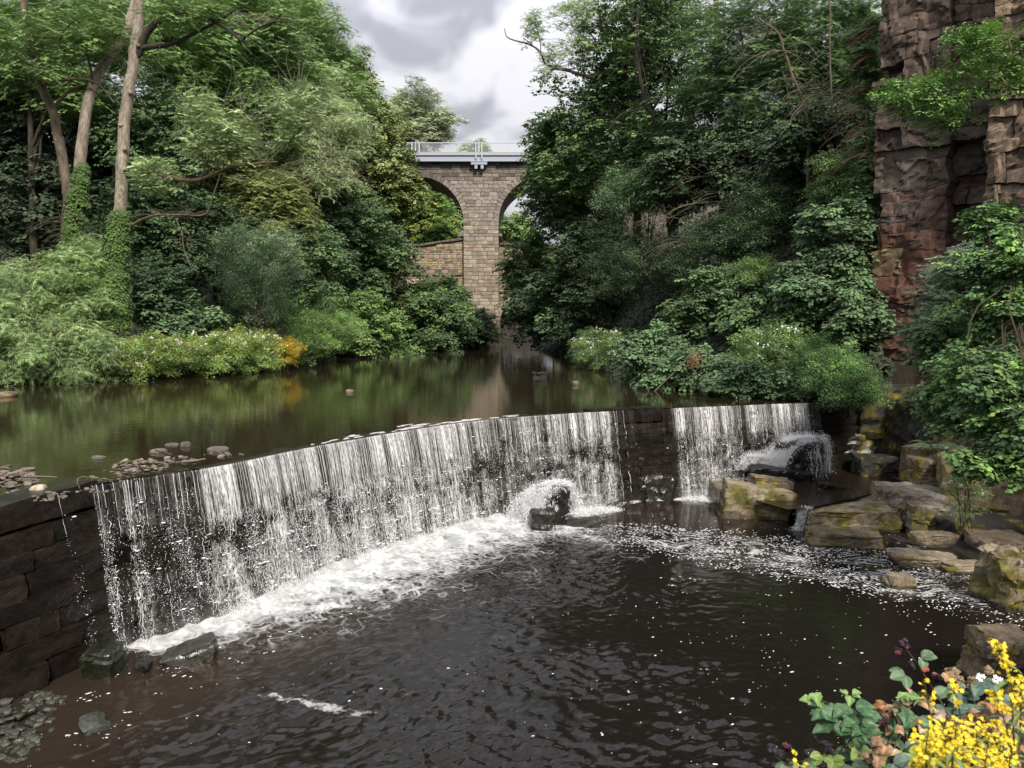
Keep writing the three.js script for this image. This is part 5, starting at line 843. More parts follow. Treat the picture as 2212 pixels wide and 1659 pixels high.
plant({ ...wb, label: 'large pale willow bush hanging over the water at the left edge', env: [[70, 740, 37, 150, 90, 2.6], [-20, 650, 37, 120, 90, 2.4], [170, 770, 37, 80, 55, 1.6]], sub: 16, n: 7600, size: 0.95, floor: 3.1 });
plant({ ...wb, label: 'narrower willow bush growing up round the foot of the twin trunks', env: [[165, 590, 39, 70, 80, 1.5], [150, 670, 38, 80, 70, 1.6]], sub: 14, n: 3200, size: 0.85, pal: 'mid' });
const flw = plant({ name: 'flower_bank', label: 'sunlit bank of low green herbs with white and pink flowers at the left water edge', cat: 'flowers', env: [[320, 768, 39, 90, 42, 1.6], [450, 760, 41.5, 90, 46, 1.6], [540, 755, 44, 60, 46, 1.4], [250, 785, 38.2, 50, 30, 1]], sub: 15, n: 7000, size: 0.80, spray: 'oval', pal: [[0.12, 0.20, 0.045], [0.22, 0.33, 0.08]], tips: 'yellow', floor: 3.08, stems: 10, stemR: 0.02, part: 'leaves' });
flowersOn(flw, 620, 0.042, [[0.85, 0.78, 0.80], [0.75, 0.60, 0.66], [0.9, 0.88, 0.86]], 91, 0.1);
const yb = plant({ name: 'shrub', label: 'small orange yellow bush at the water edge at the end of the flowering bank', cat: 'shrub', env: [[616, 760, 45.5, 28, 36, 0.8]], sub: 12, n: 1100, size: 0.6, spray: 'oval', pal: [[0.30, 0.25, 0.02], [0.52, 0.36, 0.025]], floor: 3.08 });
// the two pale trunks: twin stemmed ash, and the straight one wrapped in ivy
function ivyOn(g, pts, r0, n, seed, size = 0.7) {
  const r = RNG(seed), cv = new THREE.CatmullRomCurve3(pts.map((p) => P(...p).sub(g.position)), false, 'centripetal'), D = new THREE.Object3D(), up = V(0, 1, 0), im = new THREE.InstancedMesh(SPRAY.ivy[0], M.leaf, n);
  for (let i = 0; i < n; i++) { const t = r(), c = cv.getPoint(t), a = r() * 6.283, R = (typeof r0 === 'function' ? r0(t) : r0) * (0.85 + 0.4 * r()) * (1 + 0.25 * noise(t * 9, a, 2)); D.position.set(c.x + R * Math.cos(a), c.y, c.z + R * Math.sin(a)); D.quaternion.setFromUnitVectors(up, V(Math.cos(a), 0.35 + 0.3 * r(), Math.sin(a)).normalize()).multiply(new THREE.Quaternion().setFromAxisAngle(up, r() * 6.28)); D.scale.setScalar(size * (0.7 + 0.6 * r())); D.updateMatrix(); im.setMatrixAt(i, D.matrix); const k = r(); im.setColorAt(i, tmpC.setRGB(lerp(0.055, 0.12, k), lerp(0.115, 0.22, k), lerp(0.020, 0.04, k))); }
  im.name = 'ivy'; im.userData.kind = 'stuff'; g.add(im);
}
const paleBark = [0.56, 0.485, 0.405];
function branchMesh(g, pts, r0, r1, c, moss = 0.2, seed = 1, name = 'branch') { const t = limb(pts.map((p) => P(...p).sub(g.position)), r0, r1, 8, 0.2, 0.06, seed); paint(t, barkTone(c, moss)); return mesh(name, t, M.bark, g); }
// fans of thin bare twigs
function twigs(g, starts, n, len, droop, seed, c = [0.34, 0.30, 0.22], r0 = 0.016, spread = 1.2) {
  const r = RNG(seed), list = [];
  for (const [x, y, d] of starts) for (let i = 0; i < n; i++) {
    const s = P(x, y, d).sub(g.position), L = len * (0.5 + 0.8 * r()), a = (r() - 0.5) * spread * 2, dir = V(Math.sin(a), (droop > 0 ? 0.3 : 0.9) * Math.cos(a), (r() - 0.5) * 0.7), p = [s], st = 5; let q = s.clone();
    for (let k = 1; k <= st; k++) { dir.y -= droop * 0.28; dir.x += (r() - 0.5) * 0.5; dir.z += (r() - 0.5) * 0.3; dir.normalize(); q = q.clone().addScaledVector(dir, L / st); p.push(q); }
    list.push(limb(p, r0, r0 * 0.4, 4, 0.12, 0.03, i + seed));
    for (let b = 0; b < 2; b++) { const o = p[1 + Math.floor(r() * 3)], e = o.clone().add(V((r() - 0.5) * L * 0.6, -droop * L * 0.25 + (r() - 0.2) * L * 0.3, (r() - 0.5) * L * 0.4)), m = o.clone().lerp(e, 0.5); m.y += 0.08 * L; list.push(limb([o, m, e], r0 * 0.6, r0 * 0.3, 4, 0.15, 0.02, b + i)); }
  }
  return mesh('twigs', paint(merge(list), barkTone(c, 0)), M.bark, g, 'stuff');
}
{
  const g = base('ash_tree', P(150, 640, 40), 'twin stemmed ash tree with ivy round its base, near the left edge', 'ash tree');
  branchMesh(g, [[156, 660, 40], [152, 520, 40], [154, 430, 40], [163, 395, 40]], 0.50, 0.36, [0.20, 0.15, 0.11], 0.5, 3, 'trunk');
  branchMesh(g, [[146, 420, 40], [141, 372, 40], [126, 300, 39.8], [112, 235, 39.6], [84, 170, 39.4], [66, 120, 39.2], [55, 40, 39], [48, -40, 38.8]], 0.27, 0.15, [0.26, 0.215, 0.165], 0.45, 5, 'stem');
  branchMesh(g, [[166, 420, 40], [172, 360, 40], [180, 290, 40], [190, 220, 40.2], [208, 170, 40.4], [246, 110, 40.6], [274, 70, 40.8], [286, 20, 41], [296, -40, 41]], 0.31, 0.17, paleBark, 0.25, 7, 'stem');
  branchMesh(g, [[116, 240, 39.6], [132, 214, 39.8], [160, 190, 40], [196, 182, 40.3]], 0.10, 0.05, [0.2, 0.16, 0.12], 0.3, 9);
  branchMesh(g, [[88, 178, 39.4], [110, 180, 39.4], [150, 172, 39.5], [186, 172, 39.7], [214, 184, 39.8], [246, 222, 40]], 0.09, 0.05, [0.2, 0.17, 0.13], 0.3, 11);
  branchMesh(g, [[200, 188, 40.2], [196, 150, 40], [186, 110, 39.8], [178, 60, 39.6]], 0.07, 0.03, [0.22, 0.19, 0.14], 0.2, 13);
  ivyOn(g, [[160, 660, 40], [158, 520, 40], [166, 440, 40], [172, 400, 40], [178, 360, 40]], (t) => 0.58 - 0.34 * t, 800, 44, 0.95);
  twigs(g, [[150, 470, 39.6], [160, 500, 39.5], [130, 480, 39.6]], 7, 1.8, 0.7, 55, [0.24, 0.2, 0.15]);
  twigs(g, [[60, 110, 39], [150, 60, 39.4], [210, 120, 40], [100, 60, 39]], 6, 2.2, 0.35, 56);
}
{
  const g = base('ivy_clad_tree', P(255, 690, 39), 'straight pale trunk with cut branch stubs and a sleeve of bright ivy below', 'tree');
  branchMesh(g, [[252, 700, 39], [256, 580, 39], [259, 470, 39], [263, 400, 39], [266, 300, 39], [278, 200, 39], [290, 120, 39], [297, 60, 39], [300, 0, 39], [300, -40, 39]], 0.33, 0.24, paleBark, 0.12, 21, 'trunk');
  ivyOn(g, [[250, 705, 39], [252, 640, 39], [250, 560, 39], [258, 500, 39], [262, 462, 39]], (t) => 0.60 - 0.20 * t, 1300, 45, 0.95);
  ivyOn(g, [[256, 470, 39], [258, 400, 39], [260, 330, 39]], 0.36, 60, 46, 0.4);
  for (const [x, y] of [[299, 98], [282, 200], [270, 322], [270, 366], [262, 270]]) { const s = mesh('branch_stub', paint(makeRock(0.2, 0.2, 0.26, { seed: x, pow: 3, rough: 0.03, seg: [5, 5, 5] }), [0.42, 0.34, 0.24]), M.bark, g); s.position.copy(P(x, y, 38.75).sub(g.position)); }
  const bk = [0.13, 0.105, 0.075], dk = [0.085, 0.072, 0.055];
  branchMesh(g, [[296, 120, 39], [318, 70, 38.8], [352, 40, 38.6], [400, 32, 38.4], [450, 42, 38.2], [500, 70, 38], [524, 90, 38]], 0.20, 0.06, dk, 0.4, 23);
  branchMesh(g, [[284, 108, 39], [330, 100, 38.8], [380, 92, 38.6], [430, 66, 38.4], [470, 46, 38.2], [510, 20, 38]], 0.14, 0.04, dk, 0.4, 24);
  branchMesh(g, [[520, 88, 38], [560, 60, 37.8], [600, 46, 37.6], [640, 50, 37.4]], 0.06, 0.02, dk, 0.2, 25);
  branchMesh(g, [[500, 68, 38], [530, 78, 37.8], [556, 88, 37.6]], 0.06, 0.02, dk, 0.2, 26);
  branchMesh(g, [[270, 380, 39], [300, 372, 38.6], [350, 378, 38.2], [400, 390, 37.8], [440, 386, 37.6], [480, 366, 37.4], [530, 356, 37.2], [600, 350, 37]], 0.14, 0.05, [0.22, 0.15, 0.09], 0.45, 27);
  branchMesh(g, [[575, 352, 37.1], [610, 320, 37], [640, 290, 37], [662, 262, 37]], 0.05, 0.015, [0.2, 0.16, 0.11], 0.2, 28);
  branchMesh(g, [[272, 490, 39], [300, 478, 38.6], [330, 466, 38.2], [390, 464, 38], [448, 460, 37.8], [460, 420, 37.6], [476, 376, 37.4]], 0.085, 0.025, [0.27, 0.2, 0.13], 0.3, 29);
  branchMesh(g, [[380, 470, 38], [392, 500, 37.8], [398, 540, 37.7], [412, 575, 37.6], [432, 588, 37.6]], 0.025, 0.01, [0.3, 0.26, 0.18], 0, 30);
  branchMesh(g, [[480, 365, 37.4], [500, 330, 37.3], [520, 290, 37.2], [542, 270, 37.2]], 0.035, 0.012, [0.24, 0.2, 0.14], 0, 31);
  branchMesh(g, [[340, 42, 38.6], [346, 90, 38.5], [342, 130, 38.5], [356, 150, 38.4]], 0.022, 0.008, [0.42, 0.38, 0.28], 0, 33);
  branchMesh(g, [[300, 64, 38.9], [276, 60, 38.8], [262, 80, 38.7], [258, 96, 38.7]], 0.04, 0.015, [0.4, 0.36, 0.3], 0, 34);
  twigs(g, [[470, 362, 37.4], [500, 355, 37.3], [420, 300, 37.8], [560, 345, 37.1]], 6, 2.4, -0.1, 57, [0.30, 0.28, 0.19], 0.011, 0.6);
  twigs(g, [[370, 470, 38], [420, 462, 37.9], [400, 520, 37.8]], 6, 1.6, 0.5, 58, [0.24, 0.21, 0.14]);
  twigs(g, [[420, 40, 38.3], [540, 60, 37.9], [600, 46, 37.6], [470, 30, 38]], 6, 2.2, 0.3, 59, [0.40, 0.38, 0.28]);
}
plant({ name: 'branch_foliage', label: 'light feathery ash leaves hanging round the low bare limbs right of the pale trunk', cat: 'foliage', env: [[440, 270, 37.5, 60, 70, 1.4], [500, 300, 37.2, 60, 50, 1.2], [640, 240, 37, 60, 60, 1.2], [330, 380, 38, 50, 40, 1]], sub: 9, n: 1500, size: 0.7, spray: 'ash', pal: 'sage', base: [440, 380, 37.5], stems: 10, stemR: 0.015 });
plant({ name: 'branch_foliage', label: 'ash leaves hanging in front of the sky at the upper left corner', cat: 'foliage', env: [[60, 100, 38, 80, 70, 1.4], [190, 60, 39, 80, 60, 1.4], [420, 20, 38, 90, 40, 1.2]], sub: 9, n: 1500, size: 0.75, spray: 'ash', pal: 'mid', base: [60, 180, 38], stems: 8, stemR: 0.015 });
{
  const g = base('dead_twigs', P(500, 300, 37), 'pale bare twigs standing out before the foliage in the middle of the left bank', 'dead twigs');
  twigs(g, [[430, 250, 37.6], [470, 290, 37.4], [520, 250, 37.2], [560, 290, 37], [620, 250, 36.8], [660, 290, 36.8], [700, 330, 37], [640, 200, 36.8]], 6, 2.6, -0.15, 161, [0.42, 0.40, 0.29], 0.012, 0.7);
  twigs(g, [[690, 350, 37], [720, 380, 37], [660, 380, 37]], 7, 2.0, 0.5, 162, [0.36, 0.31, 0.22], 0.013);
  branchMesh(g, [[640, 400, 37.2], [690, 372, 37], [716, 346, 37], [742, 340, 37], [770, 350, 37]], 0.03, 0.012, [0.45, 0.40, 0.31], 0, 163);
}
// a cream house glimpsed between the twin trunks
{
  const p = P(170, 196, 92), g = base('house', p, 'cream rendered house wall glimpsed through the leaves between the twin trunks', 'house');
  g.scale.setScalar(0.42); mesh('wall', merge([bx(9, 9, 0.3, 0, -4, 0), bx(0.3, 9, 7, -4.35, -4, -3.65), bx(0.3, 9, 7, 4.35, -4, -3.65)]), std([0.72, 0.62, 0.45]), g);
  const sh = new THREE.Shape(); sh.moveTo(-4.9, 0); sh.lineTo(4.9, 0); sh.lineTo(0, 3.2); mesh('roof', new THREE.ExtrudeGeometry(sh, { depth: 8, bevelEnabled: false }).translate(0, 0.52, -7.6), std([0.09, 0.085, 0.085]), g);
  for (const x of [-2.2, 2.2]) { const w = mesh('window', bx(1.3, 1.5, 0.08, x, -2.2, 0.14), std([0.7, 0.7, 0.68]), g); mesh('pane', bx(1.06, 1.26, 0.05, x, -2.2, 0.20), std([0.03, 0.035, 0.04], { roughness: 0.08 }), w); }
}
// ----- right bank, far to near
plant({ name: 'tree', label: 'leafy sycamore covering the right viaduct arch', cat: 'tree', env: [[1225, 440, 66, 80, 70, 4], [1150, 560, 68, 55, 50, 3], [1200, 330, 64, 70, 80, 3], [1130, 600, 70, 44, 46, 2.5]], sub: 11, n: 5200, size: 1.15, spray: 'maple', pal: 'deep', tips: 'mid', base: [1230, 740, 66], trunk: { r: 0.35, pts: [[1230, 740, 66], [1236, 560, 66], [1230, 380, 66]], c: [0.05, 0.045, 0.04] } });
plant({ name: 'tree', label: 'dark understorey tree over the water right of the pier', cat: 'tree', env: [[1180, 665, 66, 70, 72, 3], [1260, 640, 62, 90, 90, 4], [1290, 540, 60, 80, 80, 4]], sub: 14, n: 8500, size: 1.1, spray: 'maple', pal: 'dark', tips: 'deep', base: [1250, 745, 62], trunk: { r: 0.25, pts: [[1250, 745, 62], [1255, 660, 62], [1250, 600, 62]], c: [0.05, 0.045, 0.04] } });
plant({ name: 'tree', label: 'big dark tree right of the viaduct with sky showing through its upper branches', cat: 'tree', env: [[1300, 250, 60, 110, 100, 4], [1240, 360, 60, 90, 70, 4], [1390, 330, 56, 110, 110, 4], [1350, 130, 58, 90, 90, 4]], sub: 15, n: 5600, size: 1.05, spray: 'maple', pal: 'deep', tips: 'mid', base: [1370, 720, 58], trunk: { r: 0.4, pts: [[1370, 720, 58], [1376, 500, 58], [1372, 300, 58], [1330, 160, 58]], c: [0.045, 0.04, 0.035] }, limbs: 22 });
{
  const g = base('tree', P(1340, 300, 57), 'half dead treetop with bare limbs reaching left across the sky', 'tree'), c = [0.10, 0.085, 0.075];
  branchMesh(g, [[1400, 330, 57], [1372, 220, 57], [1330, 150, 57], [1290, 168, 57], [1250, 160, 57], [1205, 148, 57], [1185, 152, 57]], 0.22, 0.07, [0.14, 0.11, 0.09], 0.3, 41, 'branch');
  branchMesh(g, [[1210, 148, 57], [1178, 138, 57], [1168, 112, 57], [1142, 96, 57], [1108, 86, 57], [1094, 78, 57], [1090, 62, 57]], 0.085, 0.025, c, 0.1, 42);
  branchMesh(g, [[1166, 112, 57], [1144, 92, 57], [1130, 82, 57]], 0.05, 0.02, c, 0.1, 43);
  branchMesh(g, [[1168, 118, 57], [1166, 80, 57], [1158, 60, 57]], 0.04, 0.015, c, 0, 44);
  branchMesh(g, [[1370, 260, 57], [1340, 120, 57], [1310, 84, 57], [1296, 40, 57], [1290, -20, 57]], 0.16, 0.06, c, 0.1, 45, 'branch');
  branchMesh(g, [[1336, 112, 57], [1352, 60, 57], [1346, 0, 57], [1350, -30, 57]], 0.11, 0.05, [0.06, 0.05, 0.045], 0.1, 46);
  branchMesh(g, [[1300, 130, 57], [1284, 86, 57], [1262, 50, 57], [1250, 10, 57]], 0.06, 0.02, c, 0, 47);
  branchMesh(g, [[1290, 168, 57], [1300, 140, 57], [1322, 120, 57], [1370, 150, 57]], 0.08, 0.04, [0.14, 0.11, 0.09], 0, 48);
  twigs(g, [[1290, 90, 57], [1260, 60, 57], [1310, 60, 57], [1230, 150, 57], [1200, 150, 57], [1275, 130, 57], [1330, 60, 57]], 7, 2.6, 0.25, 61, [0.16, 0.14, 0.12], 0.02);
}
plant({ name: 'branch_foliage', label: 'sparse leaf tufts on the half dead limbs against the sky', cat: 'foliage', env: [[1150, 60, 57, 22, 40, 0.8], [1260, 30, 57, 70, 40, 1.6], [1190, 130, 57, 24, 40, 0.8], [1245, 112, 57, 40, 30, 1]], sub: 9, n: 620, size: 0.95, spray: 'ash', pal: 'sage', base: [1260, 120, 57], stems: 10, stemR: 0.02 });
plant({ name: 'tree', label: 'tall tree with a dark forked trunk and dense leaves in the upper right middle', cat: 'tree', env: [[1450, 100, 52, 120, 110, 4], [1480, 250, 50, 100, 90, 4], [1400, 10, 54, 90, 70, 4]], sub: 16, n: 3000, size: 0.95, spray: 'maple', pal: 'deep', tips: 'mid', base: [1452, 720, 52], trunk: { r: 0.3, pts: [[1452, 720, 52], [1448, 480, 52], [1420, 300, 52], [1380, 120, 52], [1370, -30, 52]], c: [0.03, 0.028, 0.025] }, limbs: 20 });
plant({ name: 'tree', label: 'green feathery tree at the top right left of the cliff', cat: 'tree', env: [[1620, 90, 44, 130, 130, 4], [1760, 90, 42, 120, 140, 4], [1690, 230, 42, 130, 90, 3], [1560, 200, 46, 80, 90, 3], [1840, 120, 40, 60, 150, 3]], sub: 16, n: 6800, size: 0.9, spray: 'ash', pal: 'deep', tips: 'mid', base: [1700, 700, 43], trunk: { r: 0.25, pts: [[1700, 700, 43], [1704, 420, 43], [1690, 180, 43], [1660, 60, 43]], c: [0.05, 0.045, 0.035] }, limbs: 16 });
plant({ name: 'tree', label: 'darker leafy growth covering the steep slope high on the right bank', cat: 'tree', env: [[1500, 370, 45, 110, 70, 3], [1620, 340, 42, 110, 70, 3], [1760, 320, 38, 110, 90, 3], [1830, 420, 35, 70, 110, 2.4]], sub: 15, n: 10500, size: 0.9, spray: 'maple', pal: 'dark', tips: 'deep', base: [1620, 640, 42], trunk: { r: 0.2, pts: [[1620, 640, 42], [1624, 480, 42], [1620, 340, 42]], c: [0.05, 0.045, 0.035] } });
{
  const g = base('dead_tree', P(1556, 420, 47), 'pale straight bare trunk high on the right bank', 'dead tree'); branchMesh(g, [[1560, 460, 47], [1562, 300, 47], [1556, 220, 47], [1550, 140, 47], [1548, 40, 47], [1545, -30, 47]], 0.22, 0.16, [0.26, 0.20, 0.15], 0.1, 71, 'trunk');
  const h = base('bent_tree', P(1744, 420, 36), 'thin bent tree with drooping bare twigs before the dark slope', 'tree');
  branchMesh(h, [[1744, 430, 36], [1745, 330, 36], [1743, 255, 36], [1732, 210, 36], [1714, 170, 36], [1694, 110, 36], [1678, 70, 36], [1640, 40, 36]], 0.085, 0.05, [0.25, 0.18, 0.12], 0.1, 73, 'trunk');
  branchMesh(h, [[1744, 260, 36], [1722, 246, 36], [1705, 210, 36], [1690, 150, 36]], 0.03, 0.012, [0.3, 0.25, 0.17], 0, 74);
  twigs(h, [[1690, 110, 35.8], [1700, 170, 35.8], [1740, 195, 35.8], [1660, 70, 35.8]], 7, 2.4, 0.9, 62, [0.46, 0.41, 0.29], 0.017);
  twigs(h, [[1790, 205, 35.6], [1800, 215, 35.6]], 8, 2.6, 1.0, 63, [0.55, 0.50, 0.37], 0.018);
  const w = base('forked_tree', P(1420, 420, 50), 'dark forked limbs and thin pale stems seen between the leaves right of the viaduct', 'tree');
  branchMesh(w, [[1462, 520, 50], [1452, 400, 50], [1430, 300, 50], [1392, 210, 50], [1376, 120, 50], [1378, 20, 50]], 0.24, 0.10, [0.05, 0.042, 0.036], 0.1, 181, 'limb');
  branchMesh(w, [[1440, 340, 50], [1470, 260, 50], [1488, 180, 50], [1520, 100, 50]], 0.13, 0.05, [0.05, 0.042, 0.036], 0.1, 182, 'limb');
  branchMesh(w, [[1400, 230, 50], [1340, 250, 50], [1300, 300, 50]], 0.09, 0.03, [0.06, 0.05, 0.04], 0.1, 183, 'limb');
  branchMesh(w, [[1610, 420, 42], [1604, 300, 42], [1612, 180, 42], [1600, 60, 42]], 0.10, 0.06, [0.17, 0.14, 0.10], 0.3, 184, 'limb');
  branchMesh(w, [[1798, 300, 36], [1796, 200, 36], [1792, 100, 36], [1794, 0, 36]], 0.05, 0.04, [0.22, 0.19, 0.14], 0.2, 185, 'limb');
  branchMesh(w, [[1840, 520, 33], [1850, 430, 33], [1846, 340, 33]], 0.04, 0.02, [0.2, 0.17, 0.12], 0.2, 186, 'limb');
  const k = base('dead_bramble', P(1500, 560, 42), 'tangles of pale dead twigs hanging among the dark leaves of the right bank', 'dead twigs');
  twigs(k, [[1530, 380, 41], [1500, 440, 41], [1480, 520, 41], [1660, 390, 38], [1640, 400, 38], [1700, 430, 37], [1560, 500, 41], [1530, 560, 41], [1450, 470, 43], [1600, 460, 39], [1580, 420, 40]], 9, 2.3, 0.6, 64, [0.40, 0.35, 0.25], 0.014, 1.6);
  branchMesh(k, [[1590, 560, 41], [1570, 480, 41], [1556, 400, 41], [1548, 350, 41]], 0.05, 0.03, [0.22, 0.18, 0.12], 0.1, 75);
  const q = base('dead_creeper', P(1862, 260, 32), 'brown mat of bare creeper stems hanging at the left edge of the cliff', 'creeper');
  twigs(q, [[1880, 190, 31], [1876, 230, 31], [1890, 260, 30.8], [1870, 290, 31], [1885, 330, 30.8], [1920, 60, 30.8], [1935, 30, 30.5], [1900, 120, 31]], 12, 1.8, 0.8, 65, [0.22, 0.12, 0.085], 0.010, 1.6);
}
plant({ name: 'shrub', label: 'blue green leafy mound jutting from the right bank at mid height', cat: 'shrub', env: [[1385, 425, 46, 95, 48, 2], [1440, 395, 45, 70, 40, 2]], sub: 14, n: 3600, size: 0.95, spray: 'oval', pal: 'blue', base: [1400, 560, 46] });
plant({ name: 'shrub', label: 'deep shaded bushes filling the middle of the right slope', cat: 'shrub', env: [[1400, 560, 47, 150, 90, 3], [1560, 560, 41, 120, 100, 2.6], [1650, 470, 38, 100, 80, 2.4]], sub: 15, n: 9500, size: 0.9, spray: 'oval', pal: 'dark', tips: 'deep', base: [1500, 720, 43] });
plant({ name: 'shrub', label: 'large dark broad leaved bush in the lower middle of the right bank', cat: 'shrub', env: [[1560, 680, 37, 120, 90, 2], [1690, 690, 33, 90, 80, 1.8]], sub: 15, n: 6200, size: 0.9, spray: 'maple', pal: 'deep', base: [1590, 800, 36] });
plant({ name: 'shrub', label: 'grey green maple bush against the left side of the cliff', cat: 'shrub', env: [[1780, 610, 31.5, 95, 70, 1.6], [1820, 500, 32, 70, 70, 1.5], [1840, 690, 30.5, 60, 60, 1.3]], sub: 15, n: 4600, size: 0.85, spray: 'maple', pal: 'blue', base: [1790, 780, 31.5] });
plant({ name: 'shrub', label: 'fresh green shrub at the cliff edge halfway up the right slope', cat: 'shrub', env: [[1820, 380, 33, 60, 50, 1.2], [1640, 590, 36, 60, 40, 1.2]], sub: 10, n: 1700, size: 0.8, spray: 'oval', pal: 'mid', base: [1820, 470, 33] });
const fr = plant({ name: 'flower_bank', label: 'pale flowering herbs on the right bank nearest the viaduct', cat: 'flowers', env: [[1310, 752, 46, 75, 42, 1.6], [1270, 765, 52, 40, 26, 1.5]], sub: 14, n: 3600, size: 0.65, spray: 'oval', pal: 'mid', tips: 'bright', base: [1310, 800, 46], floor: 3.08, stems: 8, stemR: 0.02, part: 'leaves' });
flowersOn(fr, 260, 0.045, [[0.85, 0.80, 0.80], [0.75, 0.62, 0.66]], 92, 0.1);
plant({ name: 'shrub', label: 'sprawling blue green bush drooping into the river on the right bank', cat: 'shrub', env: [[1420, 775, 36, 85, 58, 1.4], [1490, 800, 33.5, 75, 40, 1.2], [1420, 832, 34, 50, 14, 0.8]], sub: 15, n: 4200, size: 0.8, spray: 'maple', pal: 'blue', base: [1450, 835, 35], floor: 3.08 });
const fm2 = plant({ name: 'flower_bank', label: 'white flowered herbs on the right bank above the end of the weir', cat: 'flowers', env: [[1650, 770, 31, 70, 60, 1.3], [1700, 740, 31, 50, 40, 1]], sub: 14, n: 3000, size: 0.65, spray: 'oval', pal: 'mid', base: [1650, 840, 31], floor: 3.1, stems: 8, stemR: 0.02, part: 'leaves' });
flowersOn(fm2, 120, 0.04, [[0.88, 0.86, 0.86]], 93, 0.3);
plant({ name: 'shrub', label: 'dark broad leaved bush hanging low over the right end of the weir crest', cat: 'shrub', env: [[1600, 818, 30.5, 75, 42, 1], [1690, 832, 29.5, 60, 32, 0.9]], sub: 14, n: 2600, size: 0.75, spray: 'maple', pal: 'blue', base: [1640, 862, 30], floor: 3.08 });
plant({ name: 'shrub', label: 'glossy green bush overhanging the right fall', cat: 'shrub', env: [[1800, 805, 27.5, 62, 52, 1.1], [1850, 845, 26.5, 62, 46, 0.9], [1770, 770, 28.5, 46, 40, 0.8]], sub: 14, n: 3300, size: 0.62, spray: 'oval', pal: 'ivy', tips: 'bright', base: [1830, 900, 27.3] });
plant({ name: 'shrub', label: 'ragged green growth hiding the left edge of the cliff near the top of the picture', cat: 'shrub', env: [[1868, 120, 33, 34, 120, 0.9], [1880, 330, 32.2, 26, 60, 0.7], [1872, 430, 32, 30, 50, 0.7]], sub: 9, n: 1500, size: 0.75, spray: 'ash', pal: 'deep', tips: 'mid', base: [1872, 520, 32.5] });
// ----- right foreground
plant({ name: 'ash_sapling', label: 'grey green feathery sapling before the cliff at the right', cat: 'sapling', env: [[2075, 640, 21.5, 70, 90, 1.2], [2050, 720, 21.5, 62, 60, 1.1], [2105, 560, 21.5, 40, 60, 0.9]], sub: 12, n: 1500, size: 0.6, spray: 'ash', pal: [[0.07, 0.115, 0.065], [0.12, 0.175, 0.10]], base: [2080, 960, 21.5], trunk: { r: 0.05, pts: [[2080, 960, 21.5], [2075, 760, 21.5], [2085, 560, 21.5]], c: [0.12, 0.1, 0.07] } });
plant({ name: 'maple_bush', label: 'bright green maple bush spreading in from the right edge', cat: 'maple', env: [[2170, 620, 18, 75, 120, 1.1], [2130, 820, 16.5, 90, 80, 1.1], [2190, 900, 15.5, 80, 120, 1], [2150, 1000, 15.5, 90, 32, 0.7], [2140, 480, 19, 40, 40, 0.7]], sub: 15, n: 3900, size: 0.58, spray: 'maple', pal: 'ivy', tips: 'bright', base: [2240, 1000, 17], squash: 0.5, trunk: { r: 0.05, pts: [[2240, 1000, 17], [2215, 800, 17], [2180, 560, 17.5]], c: [0.12, 0.1, 0.06] }, limbs: 24 });
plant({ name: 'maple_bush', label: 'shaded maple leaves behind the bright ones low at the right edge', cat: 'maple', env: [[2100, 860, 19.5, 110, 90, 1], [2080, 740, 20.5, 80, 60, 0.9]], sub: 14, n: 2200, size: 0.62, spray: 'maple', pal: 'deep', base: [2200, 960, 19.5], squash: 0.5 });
{
  const o = plant({ name: 'oak_branch', label: 'bright green oak branch hanging across the upper cliff', cat: 'oak branch', env: [[1960, 210, 21, 70, 36, 0.8], [2060, 195, 21, 80, 60, 0.9], [2150, 130, 20.5, 80, 50, 0.8], [2190, 170, 20.5, 50, 40, 0.7], [2030, 250, 21, 60, 26, 0.6], [2100, 80, 20.5, 60, 30, 0.7]], sub: 8, n: 1250, size: 0.62, spray: 'oak', pal: 'bright', base: [2240, 120, 20.5], squash: 0.6, stems: 0 });
  branchMesh(o, [[2300, 150, 20.4], [2210, 190, 20.6], [2120, 200, 20.8], [2040, 215, 21], [1960, 220, 21], [1915, 230, 21]], 0.05, 0.012, [0.09, 0.075, 0.05], 0.2, 81);
  branchMesh(o, [[2300, 90, 20.4], [2200, 110, 20.6], [2120, 100, 20.6], [2060, 130, 20.8], [2010, 170, 21]], 0.04, 0.012, [0.09, 0.075, 0.05], 0.2, 82);
  branchMesh(o, [[2120, 200, 20.8], [2070, 240, 20.9], [2020, 275, 21], [2000, 290, 21]], 0.02, 0.008, [0.09, 0.075, 0.05], 0.1, 83);
}
